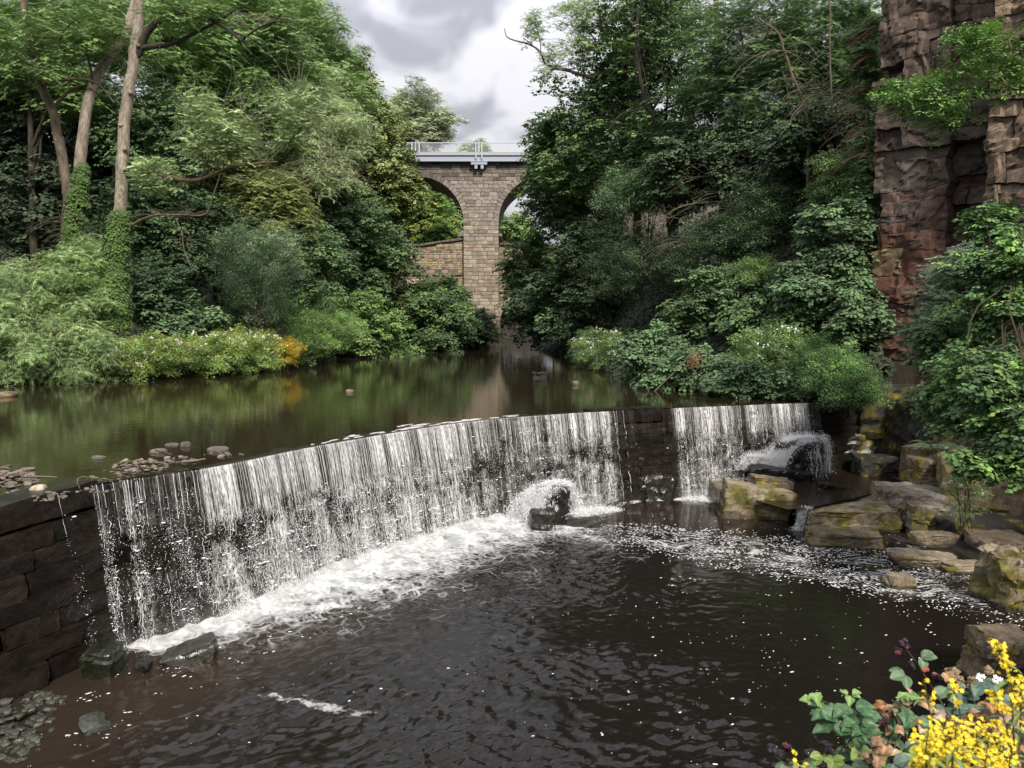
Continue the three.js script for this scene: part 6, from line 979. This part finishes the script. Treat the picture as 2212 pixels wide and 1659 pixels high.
// fern and the white flowered weed on the rocks
{
  const p = PY(2015, 975, 1.9), g = base('fern', p.setY(p.y + 0.12), 'green fern arching from the dark rock under the cliff', 'fern'), r = RNG(707);
  for (let i = 0; i < 15; i++) {
    const a = i / 15 * 6.283 + r() * 0.3, L = 0.7 + 0.45 * r(), out = [], c = []; const D = new THREE.Object3D(); D.rotation.order = 'YXZ';
    for (let k = 1; k < 17; k++) { const t = k / 17, q = L * t * 0.9, y = 0.75 * L * t - 0.85 * L * t * t, w = 0.17 * Math.sin(Math.PI * Math.pow(t, 0.7)) + 0.015; for (const s of [-1, 1]) { D.position.set(q * Math.cos(a), y, q * Math.sin(a)); D.rotation.set(0.25, Math.PI / 2 - a + s * 1.2, 0); D.scale.setScalar(w); D.updateMatrix(); const v = 0.8 + 0.4 * r(); leafTris(out, c, D.matrix, LEAF.narrow.map(([x, y2, z]) => [x * 1.5, y2, z]), [0.055 * v, 0.115 * v, 0.035 * v]); } }
    const geo = new THREE.BufferGeometry(); geo.setAttribute('position', new THREE.Float32BufferAttribute(out, 3)); geo.setAttribute('color', new THREE.Float32BufferAttribute(c, 3)); geo.computeVertexNormals(); mesh('frond', geo, M.leaf, g);
  }
  const w = plant({ name: 'weed', label: 'thin weed with a few white flowers growing from the rocks under the maple bush', cat: 'weed', env: [[2085, 1075, 17.6, 40, 50, 0.4], [2070, 1030, 17.6, 22, 30, 0.25]], sub: 5, n: 80, size: 0.42, spray: 'willow', pal: 'mid', base: [2085, 1140, 17.6], stems: 6, stemR: 0.012 });
  flowersOn(w, 12, 0.03, [[0.9, 0.88, 0.9]], 94, 0.3);
}
plant({ name: 'weed', label: 'two yellow green tufts growing out of the bare wall between the falls', cat: 'weed', env: [[1405, 962, 26.6, 22, 9, 0.15], [1420, 984, 26.6, 18, 9, 0.15]], sub: 4, n: 60, size: 0.36, spray: 'willow', pal: 'yellow', base: [1412, 990, 26.7], stems: 5, stemR: 0.008 });
{
  const g = base('fallen_branch', P(1420, 842, 32.8), 'fallen branch with a tuft of dead brown leaves leaning out of the right bank bush', 'branch');
  branchMesh(g, [[1412, 848, 32.6], [1450, 812, 32.3], [1478, 780, 32.2], [1506, 752, 32.2]], 0.045, 0.02, [0.30, 0.27, 0.18], 0.2, 171);
  const r = RNG(172), im = new THREE.InstancedMesh(SPRAY.oval[0], M.leaf, 26), D = new THREE.Object3D(); for (let i = 0; i < 26; i++) { D.position.copy(P(1498 + 20 * (r() - 0.5), 775 + 42 * (r() - 0.5), 31.9 + 0.3 * r())).sub(g.position); D.rotation.set(r() * 2 - 0.5, r() * 6, r() * 2 - 1); D.scale.setScalar(0.42 + 0.3 * r()); D.updateMatrix(); im.setMatrixAt(i, D.matrix); const k = 0.7 + 0.6 * r(); im.setColorAt(i, tmpC.setRGB(0.30 * k, 0.16 * k, 0.075 * k)); } im.name = 'dead_leaves'; im.userData.kind = 'stuff'; g.add(im);
}
// ivy, bramble and seedlings on the slopes
function groundCover(label, n, seed, inside, pal, kind, size) {
  const r = RNG(seed), D = new THREE.Object3D(), up = V(0, 1, 0), im = new THREE.InstancedMesh(SPRAY[kind][0], M.leaf, n), p = G[pal]; let i = 0;
  for (let k = 0; i < n && k < n * 30; k++) { const d = lerp(22, 95, r() * r()), x = inside(d, r); if (x === null) continue; const z = -d, y = landHeight(x, z), nx = landHeight(x - 0.4, z) - landHeight(x + 0.4, z), nz = landHeight(x, z - 0.4) - landHeight(x, z + 0.4); if (y < 2.9) continue;
    D.position.set(x, y + 0.25 * r(), z); D.quaternion.setFromUnitVectors(up, V(nx * 0.8 + (r() - 0.5) * 0.6, 0.8, nz * 0.8 + (r() - 0.5) * 0.6).normalize()).multiply(new THREE.Quaternion().setFromAxisAngle(up, r() * 6.28)); D.scale.setScalar(size * (0.7 + 0.7 * r())); D.updateMatrix(); im.setMatrixAt(i, D.matrix); const t = r(); im.setColorAt(i, tmpC.setRGB(lerp(p[0][0], p[1][0], t), lerp(p[0][1], p[1][1], t), lerp(p[0][2], p[1][2], t))); i++; }
  im.count = i; im.name = numbered('ground_cover'); tag(im, label, 'ground cover', null, 'stuff'); scene.add(im);
}
groundCover('low dark undergrowth covering the left bank and slope', 16000, 81, (d, r) => along(LEFT, d) - 0.1 - 26 * r() * r(), 'deep', 'oval', 1.35);
groundCover('dark ivy and seedlings covering the steep right slope', 14000, 82, (d, r) => { const x = along(RIGHT, d) + 0.2 + 20 * r(); return d < 31 && x > 14 ? null : x; }, 'dark', 'ivy', 1.7);

// ---------------------------------------------------------------- the near bank in the lower right corner
{
  const f = (x, z) => { const e = (z + 2.62 + 0.62 * (x - 0.9)) , t = smooth(-0.75, 0.35, e); return lerp(3.1, 4.50 + 0.05 * x, t) + 0.05 * fbm(x * 4, 1, z * 4, 3); };
  const x0 = -0.6, x1 = 4.4, z0 = -4.9, z1 = -0.9, n = 60, pos = [], uv = [], idx = [];
  for (let j = 0; j <= n; j++) for (let i = 0; i <= n; i++) { const x = lerp(x0, x1, i / n), z = lerp(z0, z1, j / n); pos.push(x, f(x, z), z); uv.push(x / 1.2, z / 1.2); }
  for (let j = 0; j < n; j++) for (let i = 0; i < n; i++) { const a = j * (n + 1) + i; idx.push(a, a + n + 1, a + 1, a + 1, a + n + 1, a + n + 2); }
  const g = new THREE.BufferGeometry(); g.setAttribute('position', new THREE.Float32BufferAttribute(pos, 3)); g.setAttribute('uv', new THREE.Float32BufferAttribute(uv, 2)); g.setIndex(idx); g.computeVertexNormals(); paint(g, [1.4, 1.2, 1.0]);
  tag(mesh('bank', g, M.soil, scene), 'earth edge of the near bank in the lower right corner', 'bank', null, 'structure');
}
const leafMat = std([1, 1, 1], { vertexColors: true, roughness: 0.55, transmission: 0.15, thickness: 0 }), dryMat = std([0.72, 0.66, 0.60], { vertexColors: true, roughness: 0.9 });
// one real leaf: n rows across a midrib; outline gives half width along 0..1; curl bends it
function leafGeo(L, W, outline, { fold = 0.25, curl = 0.5, rows = 12, vein = 0.12, ragged = 0, seed = 1, colA, colB } = {}) {
  const pos = [], col = [], idx = [], cols = 6; let y = 0, z = 0;
  for (let i = 0; i <= rows; i++) {
    const t = i / rows, a = curl * (t - 0.3); if (i) { y -= Math.sin(a) * L / rows; z += Math.cos(a) * L / rows; }
    const w = W * outline(t) * (1 + ragged * noise(t * 7, seed, 1));
    for (let k = 0; k <= cols; k++) { const s = k / cols * 2 - 1, q = Math.abs(s), x = s * w, v = vein * W * Math.sin((t * 7 - q * 2.2) * 6.283) * q * (1 - q); pos.push(x, y + fold * q * w + v + ragged * W * 0.6 * noise(s * 2, t * 3, seed), z + 0.1 * q * L * outline(t)); const m = q < 0.06 ? 1.4 : 0.84 + 0.35 * noise(s * 3, t * 6, seed) + 0.22 * Math.sin((t * 7 - q * 2.2) * 6.283); const c = colB ? mix(colA, colB, smooth(-0.2, 0.4, noise(s * 1.5 + seed, t * 2.5, 3))) : colA; col.push(c[0] * m, c[1] * m, c[2] * m); }
  }
  const n = cols + 1; for (let i = 0; i < rows; i++) for (let k = 0; k < cols; k++) { const a = i * n + k; idx.push(a, a + n, a + 1, a + 1, a + n, a + n + 1); }
  const g = new THREE.BufferGeometry(); g.setAttribute('position', new THREE.Float32BufferAttribute(pos, 3)); g.setAttribute('color', new THREE.Float32BufferAttribute(col, 3)); g.setIndex(idx); g.computeVertexNormals(); return g;
}
const oBramble = (t) => (Math.pow(Math.sin(Math.PI * Math.pow(t, 0.75)), 0.75) * (1 - 0.15 * t)) * (1 + 0.10 * ((t * 9) % 1) - 0.05), oIvy = (t) => t < 0.22 ? 0.55 + 2.0 * t : t < 0.4 ? 1.0 - 1.3 * (t - 0.22) : Math.pow(1 - (t - 0.4) / 0.6, 0.85) * 0.77, oLance = (t) => Math.pow(Math.sin(Math.PI * Math.pow(t, 0.8)), 0.9), oDry = (t) => Math.pow(Math.sin(Math.PI * Math.pow(t, 0.6)), 0.6);
const brG = { green: [0, 1, 2].map((i) => leafGeo(0.075, 0.029, oBramble, { seed: 5 + i, curl: 0.5 + 0.2 * i, colA: [0.085, 0.15, 0.075], colB: [0.12, 0.19, 0.10] })), lime: [0, 1].map((i) => leafGeo(0.068, 0.027, oBramble, { seed: 15 + i, curl: 0.4, colA: [0.22, 0.32, 0.06], colB: [0.29, 0.39, 0.09] })), dark: [0, 1].map((i) => leafGeo(0.08, 0.031, oBramble, { seed: 25 + i, curl: 0.5, colA: [0.05, 0.10, 0.075], colB: [0.08, 0.14, 0.10] })) };
const ivG = [0, 1, 2].map((i) => leafGeo(0.068, 0.030, oIvy, { seed: 35 + i, curl: 0.7, fold: 0.3, colA: [0.035, 0.095, 0.035], colB: [0.085, 0.19, 0.065] })), ivY = [0, 1].map((i) => leafGeo(0.045, 0.020, oIvy, { seed: 45 + i, curl: 0.4, fold: 0.35, colA: [0.14, 0.26, 0.06], colB: [0.18, 0.3, 0.08] }));
const dryG = [0, 1, 2, 3, 4].map((i) => leafGeo(0.085, 0.030 + 0.006 * (i % 3), oDry, { seed: 55 + i, curl: 1.2 + 0.5 * i, fold: 0.7 - 0.2 * (i % 3), ragged: 0.35, vein: 0.12, colA: [[0.42, 0.27, 0.16], [0.33, 0.17, 0.075], [0.50, 0.38, 0.27], [0.30, 0.19, 0.12], [0.46, 0.32, 0.2]][i], colB: [[0.55, 0.40, 0.28], [0.46, 0.26, 0.12], [0.60, 0.48, 0.36], [0.42, 0.3, 0.2], [0.34, 0.2, 0.11]][i] }));
const F = (x, y, d) => P(x, y, d);
const rl = RNG(77001);
function putLeaf(g, geo, x, y, d, yaw, pitch, roll, s = 1, mat = leafMat, name = 'leaf') {   // live leaves turn their faces to the light over the water: yaw is the way the tip points, 0 downwards
  const m = mesh(name, geo, mat, g), p = F(x, y, d); m.position.copy(p).sub(g.position); m.scale.setScalar(s);
  if (mat === dryMat) { m.rotation.order = 'YXZ'; m.rotation.set(pitch, yaw, roll); return m; }
  const n = V(-p.x, EYE - p.y, -p.z).normalize().multiplyScalar(0.75).add(V((rl() - 0.5) * 0.9, 0.45 + 0.5 * rl(), (rl() - 0.5) * 0.7)).normalize(), t = V(Math.sin(yaw), -Math.cos(yaw), 0.15); t.addScaledVector(n, -t.dot(n)).normalize();
  m.quaternion.setFromRotationMatrix(new THREE.Matrix4().makeBasis(V(0, 0, 0).crossVectors(n, t), n, t)); return m;
}
function stemMesh(g, pts, r0, r1, c, name = 'stem') { const t = limb(pts.map((p) => F(...p).sub(g.position)), r0, r1, 6, 0.02, 0.003, pts[0][0]); paint(t, c); return mesh(name, t, M.bark, g); }
function trifoliate(g, set, x, y, d, yaw, s = 1, r, tilt = 0.45) { for (const [dy, k] of [[0, 1.05], [1.25, 0.95], [-1.25, 0.95]]) putLeaf(g, set[Math.floor(r() * set.length)], x, y, d, yaw + dy, tilt + (r() - 0.5) * 0.25, (r() - 0.5) * 0.3, s * k); }
const berryGeo = (() => { const l = [], r = RNG(3); for (let i = 0; i < 26; i++) { const y = 1 - 2 * (i + 0.5) / 26, a = i * 2.4, q = Math.sqrt(1 - y * y); l.push(new THREE.IcosahedronGeometry(0.0030, 1).translate(0.0062 * q * Math.cos(a), 0.0078 * y, 0.0062 * q * Math.sin(a))); } return merge(l); })();
const berryMat = [std([0.012, 0.008, 0.016], { roughness: 0.22 }), std([0.10, 0.012, 0.02], { roughness: 0.25 }), std([0.35, 0.09, 0.05], { roughness: 0.4 })];
function berries(g, x, y, d, n, r, spread = 14) { for (let i = 0; i < Math.round(n * 1.6); i++) { const m = mesh('blackberry', berryGeo, berryMat[r() < 0.72 ? 0 : r() < 0.7 ? 1 : 2], g); m.position.copy(F(x + (r() - 0.5) * 1.2 * spread, y + (r() - 0.5) * 1.2 * spread, d + (r() - 0.5) * 0.05).sub(g.position)); m.rotation.set(r() * 3, r() * 6, r()); m.scale.setScalar(0.8 + 0.6 * r()); } }
{ // bramble with ripe berries
  const r = RNG(1201), g = base('bramble', F(2080, 1600, 2.75), 'bramble shoot with blackberry clusters and grey green leaves above the yellow flowers', 'bramble'), st = [0.19, 0.16, 0.08];
  stemMesh(g, [[2080, 1600, 2.75], [2035, 1520, 2.85], [1998, 1460, 2.95], [1964, 1410, 3.0], [1950, 1396, 3.0]], 0.0035, 0.002, st);
  stemMesh(g, [[2080, 1600, 2.75], [2110, 1540, 2.85], [2090, 1490, 2.9], [2030, 1462, 2.95]], 0.003, 0.0018, st);
  stemMesh(g, [[2110, 1540, 2.85], [2150, 1490, 2.9], [2190, 1470, 2.9]], 0.003, 0.0018, st);
  berries(g, 1954, 1392, 3.0, 9, r, 14); berries(g, 1942, 1408, 3.0, 4, r, 8); berries(g, 1968, 1436, 2.97, 5, r, 12); berries(g, 1998, 1448, 2.96, 3, r, 8); berries(g, 2022, 1462, 2.95, 5, r, 9); berries(g, 1988, 1500, 2.92, 2, r, 8);
  trifoliate(g, brG.green, 1955, 1458, 2.97, -1.4, 0.85, r, 0.7); trifoliate(g, brG.green, 1990, 1420, 2.98, 1.2, 0.75, r, 0.5); trifoliate(g, brG.green, 2045, 1486, 2.9, 0.4, 1.0, r, 0.6); trifoliate(g, brG.dark, 2070, 1500, 2.92, 1.6, 1.0, r, 0.6); trifoliate(g, brG.dark, 2045, 1530, 2.88, 0.2, 1.05, r, 0.7); trifoliate(g, brG.dark, 2080, 1545, 2.84, 1.2, 1.0, r, 0.5); trifoliate(g, brG.green, 2020, 1570, 2.8, -0.6, 0.95, r, 0.5); trifoliate(g, brG.dark, 2150, 1520, 2.86, 0.6, 1.05, r, 0.5); trifoliate(g, brG.dark, 2120, 1470, 2.9, -0.4, 0.95, r, 0.7); trifoliate(g, brG.dark, 2200, 1560, 2.8, 0.5, 1.0, r, 0.5); trifoliate(g, brG.green, 1985, 1548, 2.85, -0.5, 0.8, r, 0.6);
  const dried = [0.34, 0.27, 0.17]; for (const [x, y] of [[2062, 1450], [2072, 1468], [2100, 1470], [2095, 1482], [2135, 1448], [2060, 1460]]) { const m = mesh('dried_flower_head', paint(makeRock(0.028, 0.026, 0.028, { seed: x, pow: 2.5, rough: 0.016, freq: 90, seg: [7, 7, 7], crease: 0.2 }), dried), dryMat, g); m.position.copy(F(x, y, 2.9).sub(g.position)); }
  const wf = new THREE.InstancedMesh(petalGeo, std([0.9, 0.89, 0.9]), 9); const D = new THREE.Object3D(); [[2112, 1464], [2118, 1468], [2124, 1461], [2150, 1462], [2156, 1466], [2148, 1470], [2162, 1468], [2115, 1459], [2157, 1474]].forEach(([x, y], i) => { D.position.copy(F(x, y, 2.86).sub(g.position)); D.rotation.set(0.9, r() * 6, 0); D.scale.setScalar(0.010); D.updateMatrix(); wf.setMatrixAt(i, D.matrix); }); wf.name = 'white_flowers'; wf.userData.kind = 'stuff'; g.add(wf);
}
{ // lower bramble with lime leaves
  const r = RNG(1202), g = base('bramble', F(1900, 1690, 2.5), 'low bramble with lime green leaves along the bottom edge', 'bramble'), st = [0.2, 0.17, 0.1];
  stemMesh(g, [[1900, 1690, 2.5], [1860, 1640, 2.6], [1800, 1622, 2.65], [1745, 1640, 2.65]], 0.003, 0.0016, st); stemMesh(g, [[1900, 1690, 2.5], [1940, 1600, 2.6], [1960, 1570, 2.62]], 0.003, 0.0016, st); stemMesh(g, [[1890, 1680, 2.5], [1920, 1610, 2.6], [1960, 1580, 2.65], [2018, 1545, 2.75]], 0.0055, 0.0045, [0.06, 0.045, 0.03]);
  trifoliate(g, brG.lime, 1870, 1618, 2.6, -0.9, 0.95, r, 0.6); trifoliate(g, brG.lime, 1890, 1640, 2.55, 1.2, 0.8, r, 0.6); trifoliate(g, brG.lime, 1965, 1628, 2.55, 0.8, 0.8, r, 0.6); trifoliate(g, brG.lime, 1910, 1590, 2.65, 0.1, 0.75, r, 0.6); trifoliate(g, brG.lime, 1775, 1632, 2.62, -0.3, 0.7, r, 0.6); trifoliate(g, brG.lime, 1800, 1644, 2.6, 1.0, 0.65, r, 0.6); trifoliate(g, brG.green, 1760, 1655, 2.6, -1.2, 0.75, r, 0.6); trifoliate(g, brG.green, 1840, 1655, 2.55, 0.4, 0.85, r, 0.5); trifoliate(g, brG.dark, 1930, 1650, 2.5, 0.9, 0.9, r, 0.5); trifoliate(g, brG.green, 1700, 1656, 2.65, -0.6, 0.6, r, 0.6); trifoliate(g, brG.dark, 1985, 1600, 2.6, 0.5, 0.9, r, 0.5);
  berries(g, 1668, 1618, 2.65, 7, r, 10); berries(g, 1700, 1612, 2.65, 3, r, 10); berries(g, 1790, 1622, 2.6, 4, r, 9); berries(g, 1905, 1562, 2.65, 5, r, 12); berries(g, 1888, 1575, 2.65, 2, r, 8);
  stemMesh(g, [[1745, 1640, 2.65], [1700, 1650, 2.65], [1672, 1630, 2.65]], 0.002, 0.0014, st);
}
{ // ivy sprig
  const r = RNG(1203), g = base('ivy_sprig', F(1880, 1640, 2.6), 'glossy ivy sprig with pale new tips reaching left over the dark pool', 'ivy'), st = [0.2, 0.24, 0.1];
  stemMesh(g, [[1880, 1640, 2.6], [1855, 1590, 2.65], [1820, 1545, 2.7], [1790, 1520, 2.7], [1755, 1506, 2.7]], 0.0028, 0.0014, st); stemMesh(g, [[1850, 1590, 2.65], [1838, 1540, 2.7], [1836, 1503, 2.72]], 0.0022, 0.0012, st); stemMesh(g, [[1960, 1600, 2.6], [1955, 1540, 2.7], [1958, 1505, 2.72]], 0.0022, 0.0012, st);
  for (const [x, y, n] of [[1790, 1535, 5], [1815, 1550, 6], [1840, 1535, 5], [1855, 1560, 6], [1870, 1580, 5], [1830, 1580, 4], [1860, 1605, 6], [1845, 1620, 4], [1885, 1600, 4], [1950, 1550, 3], [1962, 1535, 4], [1945, 1570, 4], [1930, 1600, 4], [1800, 1570, 4], [1875, 1555, 4], [1850, 1635, 5], [1910, 1645, 4], [1985, 1570, 3], [1970, 1640, 4]]) for (let i = 0; i < n; i++) putLeaf(g, ivG[Math.floor(r() * 3)], x + (r() - 0.5) * 34, y + (r() - 0.5) * 26, 2.66 + (r() - 0.5) * 0.10, (r() - 0.5) * 4.4, 0.5 + 0.7 * r(), (r() - 0.5) * 0.8, 0.62 + 0.4 * r());
  for (const [x, y, n] of [[1757, 1507, 5], [1770, 1514, 3], [1836, 1500, 5], [1958, 1502, 4], [1962, 1510, 2]]) for (let i = 0; i < n; i++) putLeaf(g, ivY[i % 2], x + (r() - 0.5) * 14, y + (r() - 0.5) * 10, 2.68, r() * 6.28, 0.2 + 0.5 * r(), (r() - 0.5) * 0.6, 0.6 + 0.4 * r());
}
{ // dead leaves caught among the stems and lying on the bank
  const r = RNG(1204), g = base('leaf_litter', F(2140, 1620, 2.5), 'curled brown dead leaves littering the bank round the yellow flowers', 'dead leaves');
  for (const [x, y, d, n, sx, sy] of [[1905, 1548, 2.68, 3, 26, 8], [1885, 1540, 2.7, 2, 10, 6], [1965, 1508, 2.74, 3, 20, 8], [1950, 1525, 2.72, 3, 14, 10], [2000, 1515, 2.8, 2, 12, 12], [2030, 1560, 2.7, 6, 30, 14], [1915, 1590, 2.62, 6, 24, 16], [1930, 1625, 2.55, 6, 26, 16], [1880, 1640, 2.5, 5, 26, 14], [2145, 1520, 2.75, 4, 20, 12], [2140, 1590, 2.5, 14, 60, 30], [2180, 1630, 2.35, 16, 50, 30], [2190, 1580, 2.5, 12, 30, 30], [2100, 1560, 2.6, 8, 50, 14], [1960, 1580, 2.65, 6, 40, 12], [2050, 1452, 2.9, 2, 14, 5]])
    for (let i = 0; i < n; i++) putLeaf(g, dryG[Math.floor(r() * 5)], x + (r() - 0.5) * 2 * sx, y + (r() - 0.5) * 2 * sy, d + (r() - 0.5) * 0.08, r() * 6.28, (r() - 0.5) * 1.6, (r() - 0.5) * 1.4, 0.36 + 0.40 * r(), dryMat, 'dead_leaf');
}
// goldenrod: stems, narrow leaves and many small yellow stars
function goldenrod(label, stems, seed, n, size) {
  const r = RNG(seed), g = base('goldenrod', F(...stems[0].pts[0]), label, 'goldenrod'), pts = [], stalk = [], lances = [];
  const lance = [0, 1].map((i) => leafGeo(0.06, 0.007, oLance, { seed: 80 + i, curl: 0.8, rows: 5, colA: [0.13, 0.20, 0.06], colB: [0.2, 0.27, 0.08] }));
  for (const s of stems) {
    const cv = new THREE.CatmullRomCurve3(s.pts.map((p) => F(...p).sub(g.position)), false, 'centripetal');
    stemMesh(g, s.pts, 0.0026, 0.0014, [0.22, 0.27, 0.07]);
    for (let i = 0; i < (s.l ?? 6); i++) { const c = cv.getPoint(0.1 + 0.75 * r()), m = mesh('leaf', lance[i % 2], leafMat, g); m.position.copy(c); m.rotation.order = 'YXZ'; m.rotation.set(0.1 + 0.6 * r(), r() * 6.28, 0); m.scale.setScalar(0.7 + 0.5 * r()); }
    for (let i = 0; i < s.n; i++) { const t = lerp(s.t0, 1.0, Math.pow(r(), 0.8)), c = cv.getPoint(t), w = s.w * (0.25 + 0.75 * Math.sin(Math.PI * clamp((1.08 - t) / (1.08 - s.t0)))), a = r() * 6.28, q = Math.sqrt(r()); pts.push(V(c.x + w * q * Math.cos(a), c.y + (r() - 0.4) * s.w * 0.5, c.z + w * q * Math.sin(a))); if (r() < 0.25) stalk.push(limb([c, c.clone().lerp(pts[pts.length - 1], 0.5).add(V(0, -0.004, 0)), pts[pts.length - 1]], 0.0010, 0.0007, 4, 0.02)); }
  }
  if (stalk.length) mesh('flower_stalks', paint(merge(stalk), [0.26, 0.30, 0.08]), M.bark, g, 'stuff');
  const im = new THREE.InstancedMesh(starGeo, yellowMat, pts.length), D = new THREE.Object3D(); pts.forEach((p, i) => { D.position.copy(p); D.rotation.set((r() - 0.3) * 1.8, r() * 6.28, (r() - 0.5) * 1.4); D.scale.setScalar(size * (0.65 + 0.6 * r())); D.updateMatrix(); im.setMatrixAt(i, D.matrix); const k = r(); im.setColorAt(i, tmpC.setRGB(lerp(0.62, 0.92, k), lerp(0.47, 0.74, k), lerp(0.006, 0.04, k))); }); im.name = 'flowers'; im.userData.kind = 'stuff'; g.add(im);
}
const starGeo = (() => { const out = []; for (let k = 0; k < 6; k++) { const a = k * 1.0472, w = 0.30, ca = Math.cos(a), sa = Math.sin(a), px = -sa, pz = ca; const A = [0, 0, 0], B = [ca * 0.55 + px * w, 0.16, sa * 0.55 + pz * w], T = [ca, 0.02, sa], E = [ca * 0.55 - px * w, 0.16, sa * 0.55 - pz * w]; out.push(...A, ...B, ...T, ...A, ...T, ...E); } const g = new THREE.BufferGeometry(); g.setAttribute('position', new THREE.Float32BufferAttribute(out, 3)); const c = new THREE.IcosahedronGeometry(0.2, 0).translate(0, 0.12, 0); c.deleteAttribute('uv'); c.deleteAttribute('normal'); const m = mergeGeometries([g, c]); m.computeVertexNormals(); return m; })();
const yellowMat = std([1, 1, 1], { roughness: 0.8, transmission: 0.2, thickness: 0 });
{
  const r = RNG(1300), heads = []; for (let i = 0; i < 26; i++) { const x = 1985 + 190 * r() + 4, y = 1560 + 90 * r() - 22 * Math.sin((x - 1985) / 190 * 3.1), d = 1.85 + 0.3 * r(); heads.push({ pts: [[2050 + (x - 2060) * 0.5, 1760, d + 0.03], [x - 6, y + 70, d], [x + (r() - 0.5) * 12, y, d]], n: 62, t0: 0.30, w: 0.042, l: 5 }); }
  goldenrod('thick mass of bright yellow goldenrod flowers at the lower right corner', heads, 1301, 0, 0.0068);
  goldenrod('taller single spray of yellow goldenrod against the right edge', [
    { pts: [[2195, 1720, 2.0], [2190, 1600, 2.0], [2178, 1480, 2.0], [2150, 1386, 2.0]], n: 46, t0: 0.82, w: 0.022, l: 3 }, { pts: [[2190, 1600, 2.0], [2186, 1500, 2.0], [2180, 1425, 2.0]], n: 60, t0: 0.3, w: 0.030, l: 3 }, { pts: [[2200, 1640, 2.0], [2205, 1540, 2.0], [2206, 1470, 2.0]], n: 70, t0: 0.3, w: 0.030, l: 4 }, { pts: [[2190, 1640, 2.0], [2165, 1540, 2.0], [2148, 1492, 2.0]], n: 50, t0: 0.5, w: 0.028, l: 4 }, { pts: [[2200, 1660, 2.0], [2170, 1590, 2.0], [2150, 1560, 2.0]], n: 26, t0: 0.6, w: 0.018, l: 3 }], 1302, 0, 0.0070);
  goldenrod('two thin goldenrod stalks with few flowers left of the thick mass', [
    { pts: [[2030, 1720, 2.1], [2025, 1600, 2.1], [2008, 1530, 2.1], [1996, 1465, 2.1]], n: 16, t0: 0.55, w: 0.022, l: 5 }, { pts: [[2080, 1700, 2.1], [2078, 1580, 2.1], [2070, 1520, 2.1], [2058, 1472, 2.1]], n: 16, t0: 0.6, w: 0.020, l: 5 }], 1303, 0, 0.008);
  goldenrod('small budding goldenrod tip poking up at the bottom edge beside the berries', [{ pts: [[1722, 1740, 2.3], [1720, 1680, 2.3], [1717, 1625, 2.3]], n: 16, t0: 0.5, w: 0.010, l: 5 }, { pts: [[1724, 1720, 2.3], [1732, 1680, 2.3], [1738, 1648, 2.3]], n: 6, t0: 0.7, w: 0.008, l: 3 }], 1304, 0, 0.008);
}
partNames();
renderer.render(scene, camera);
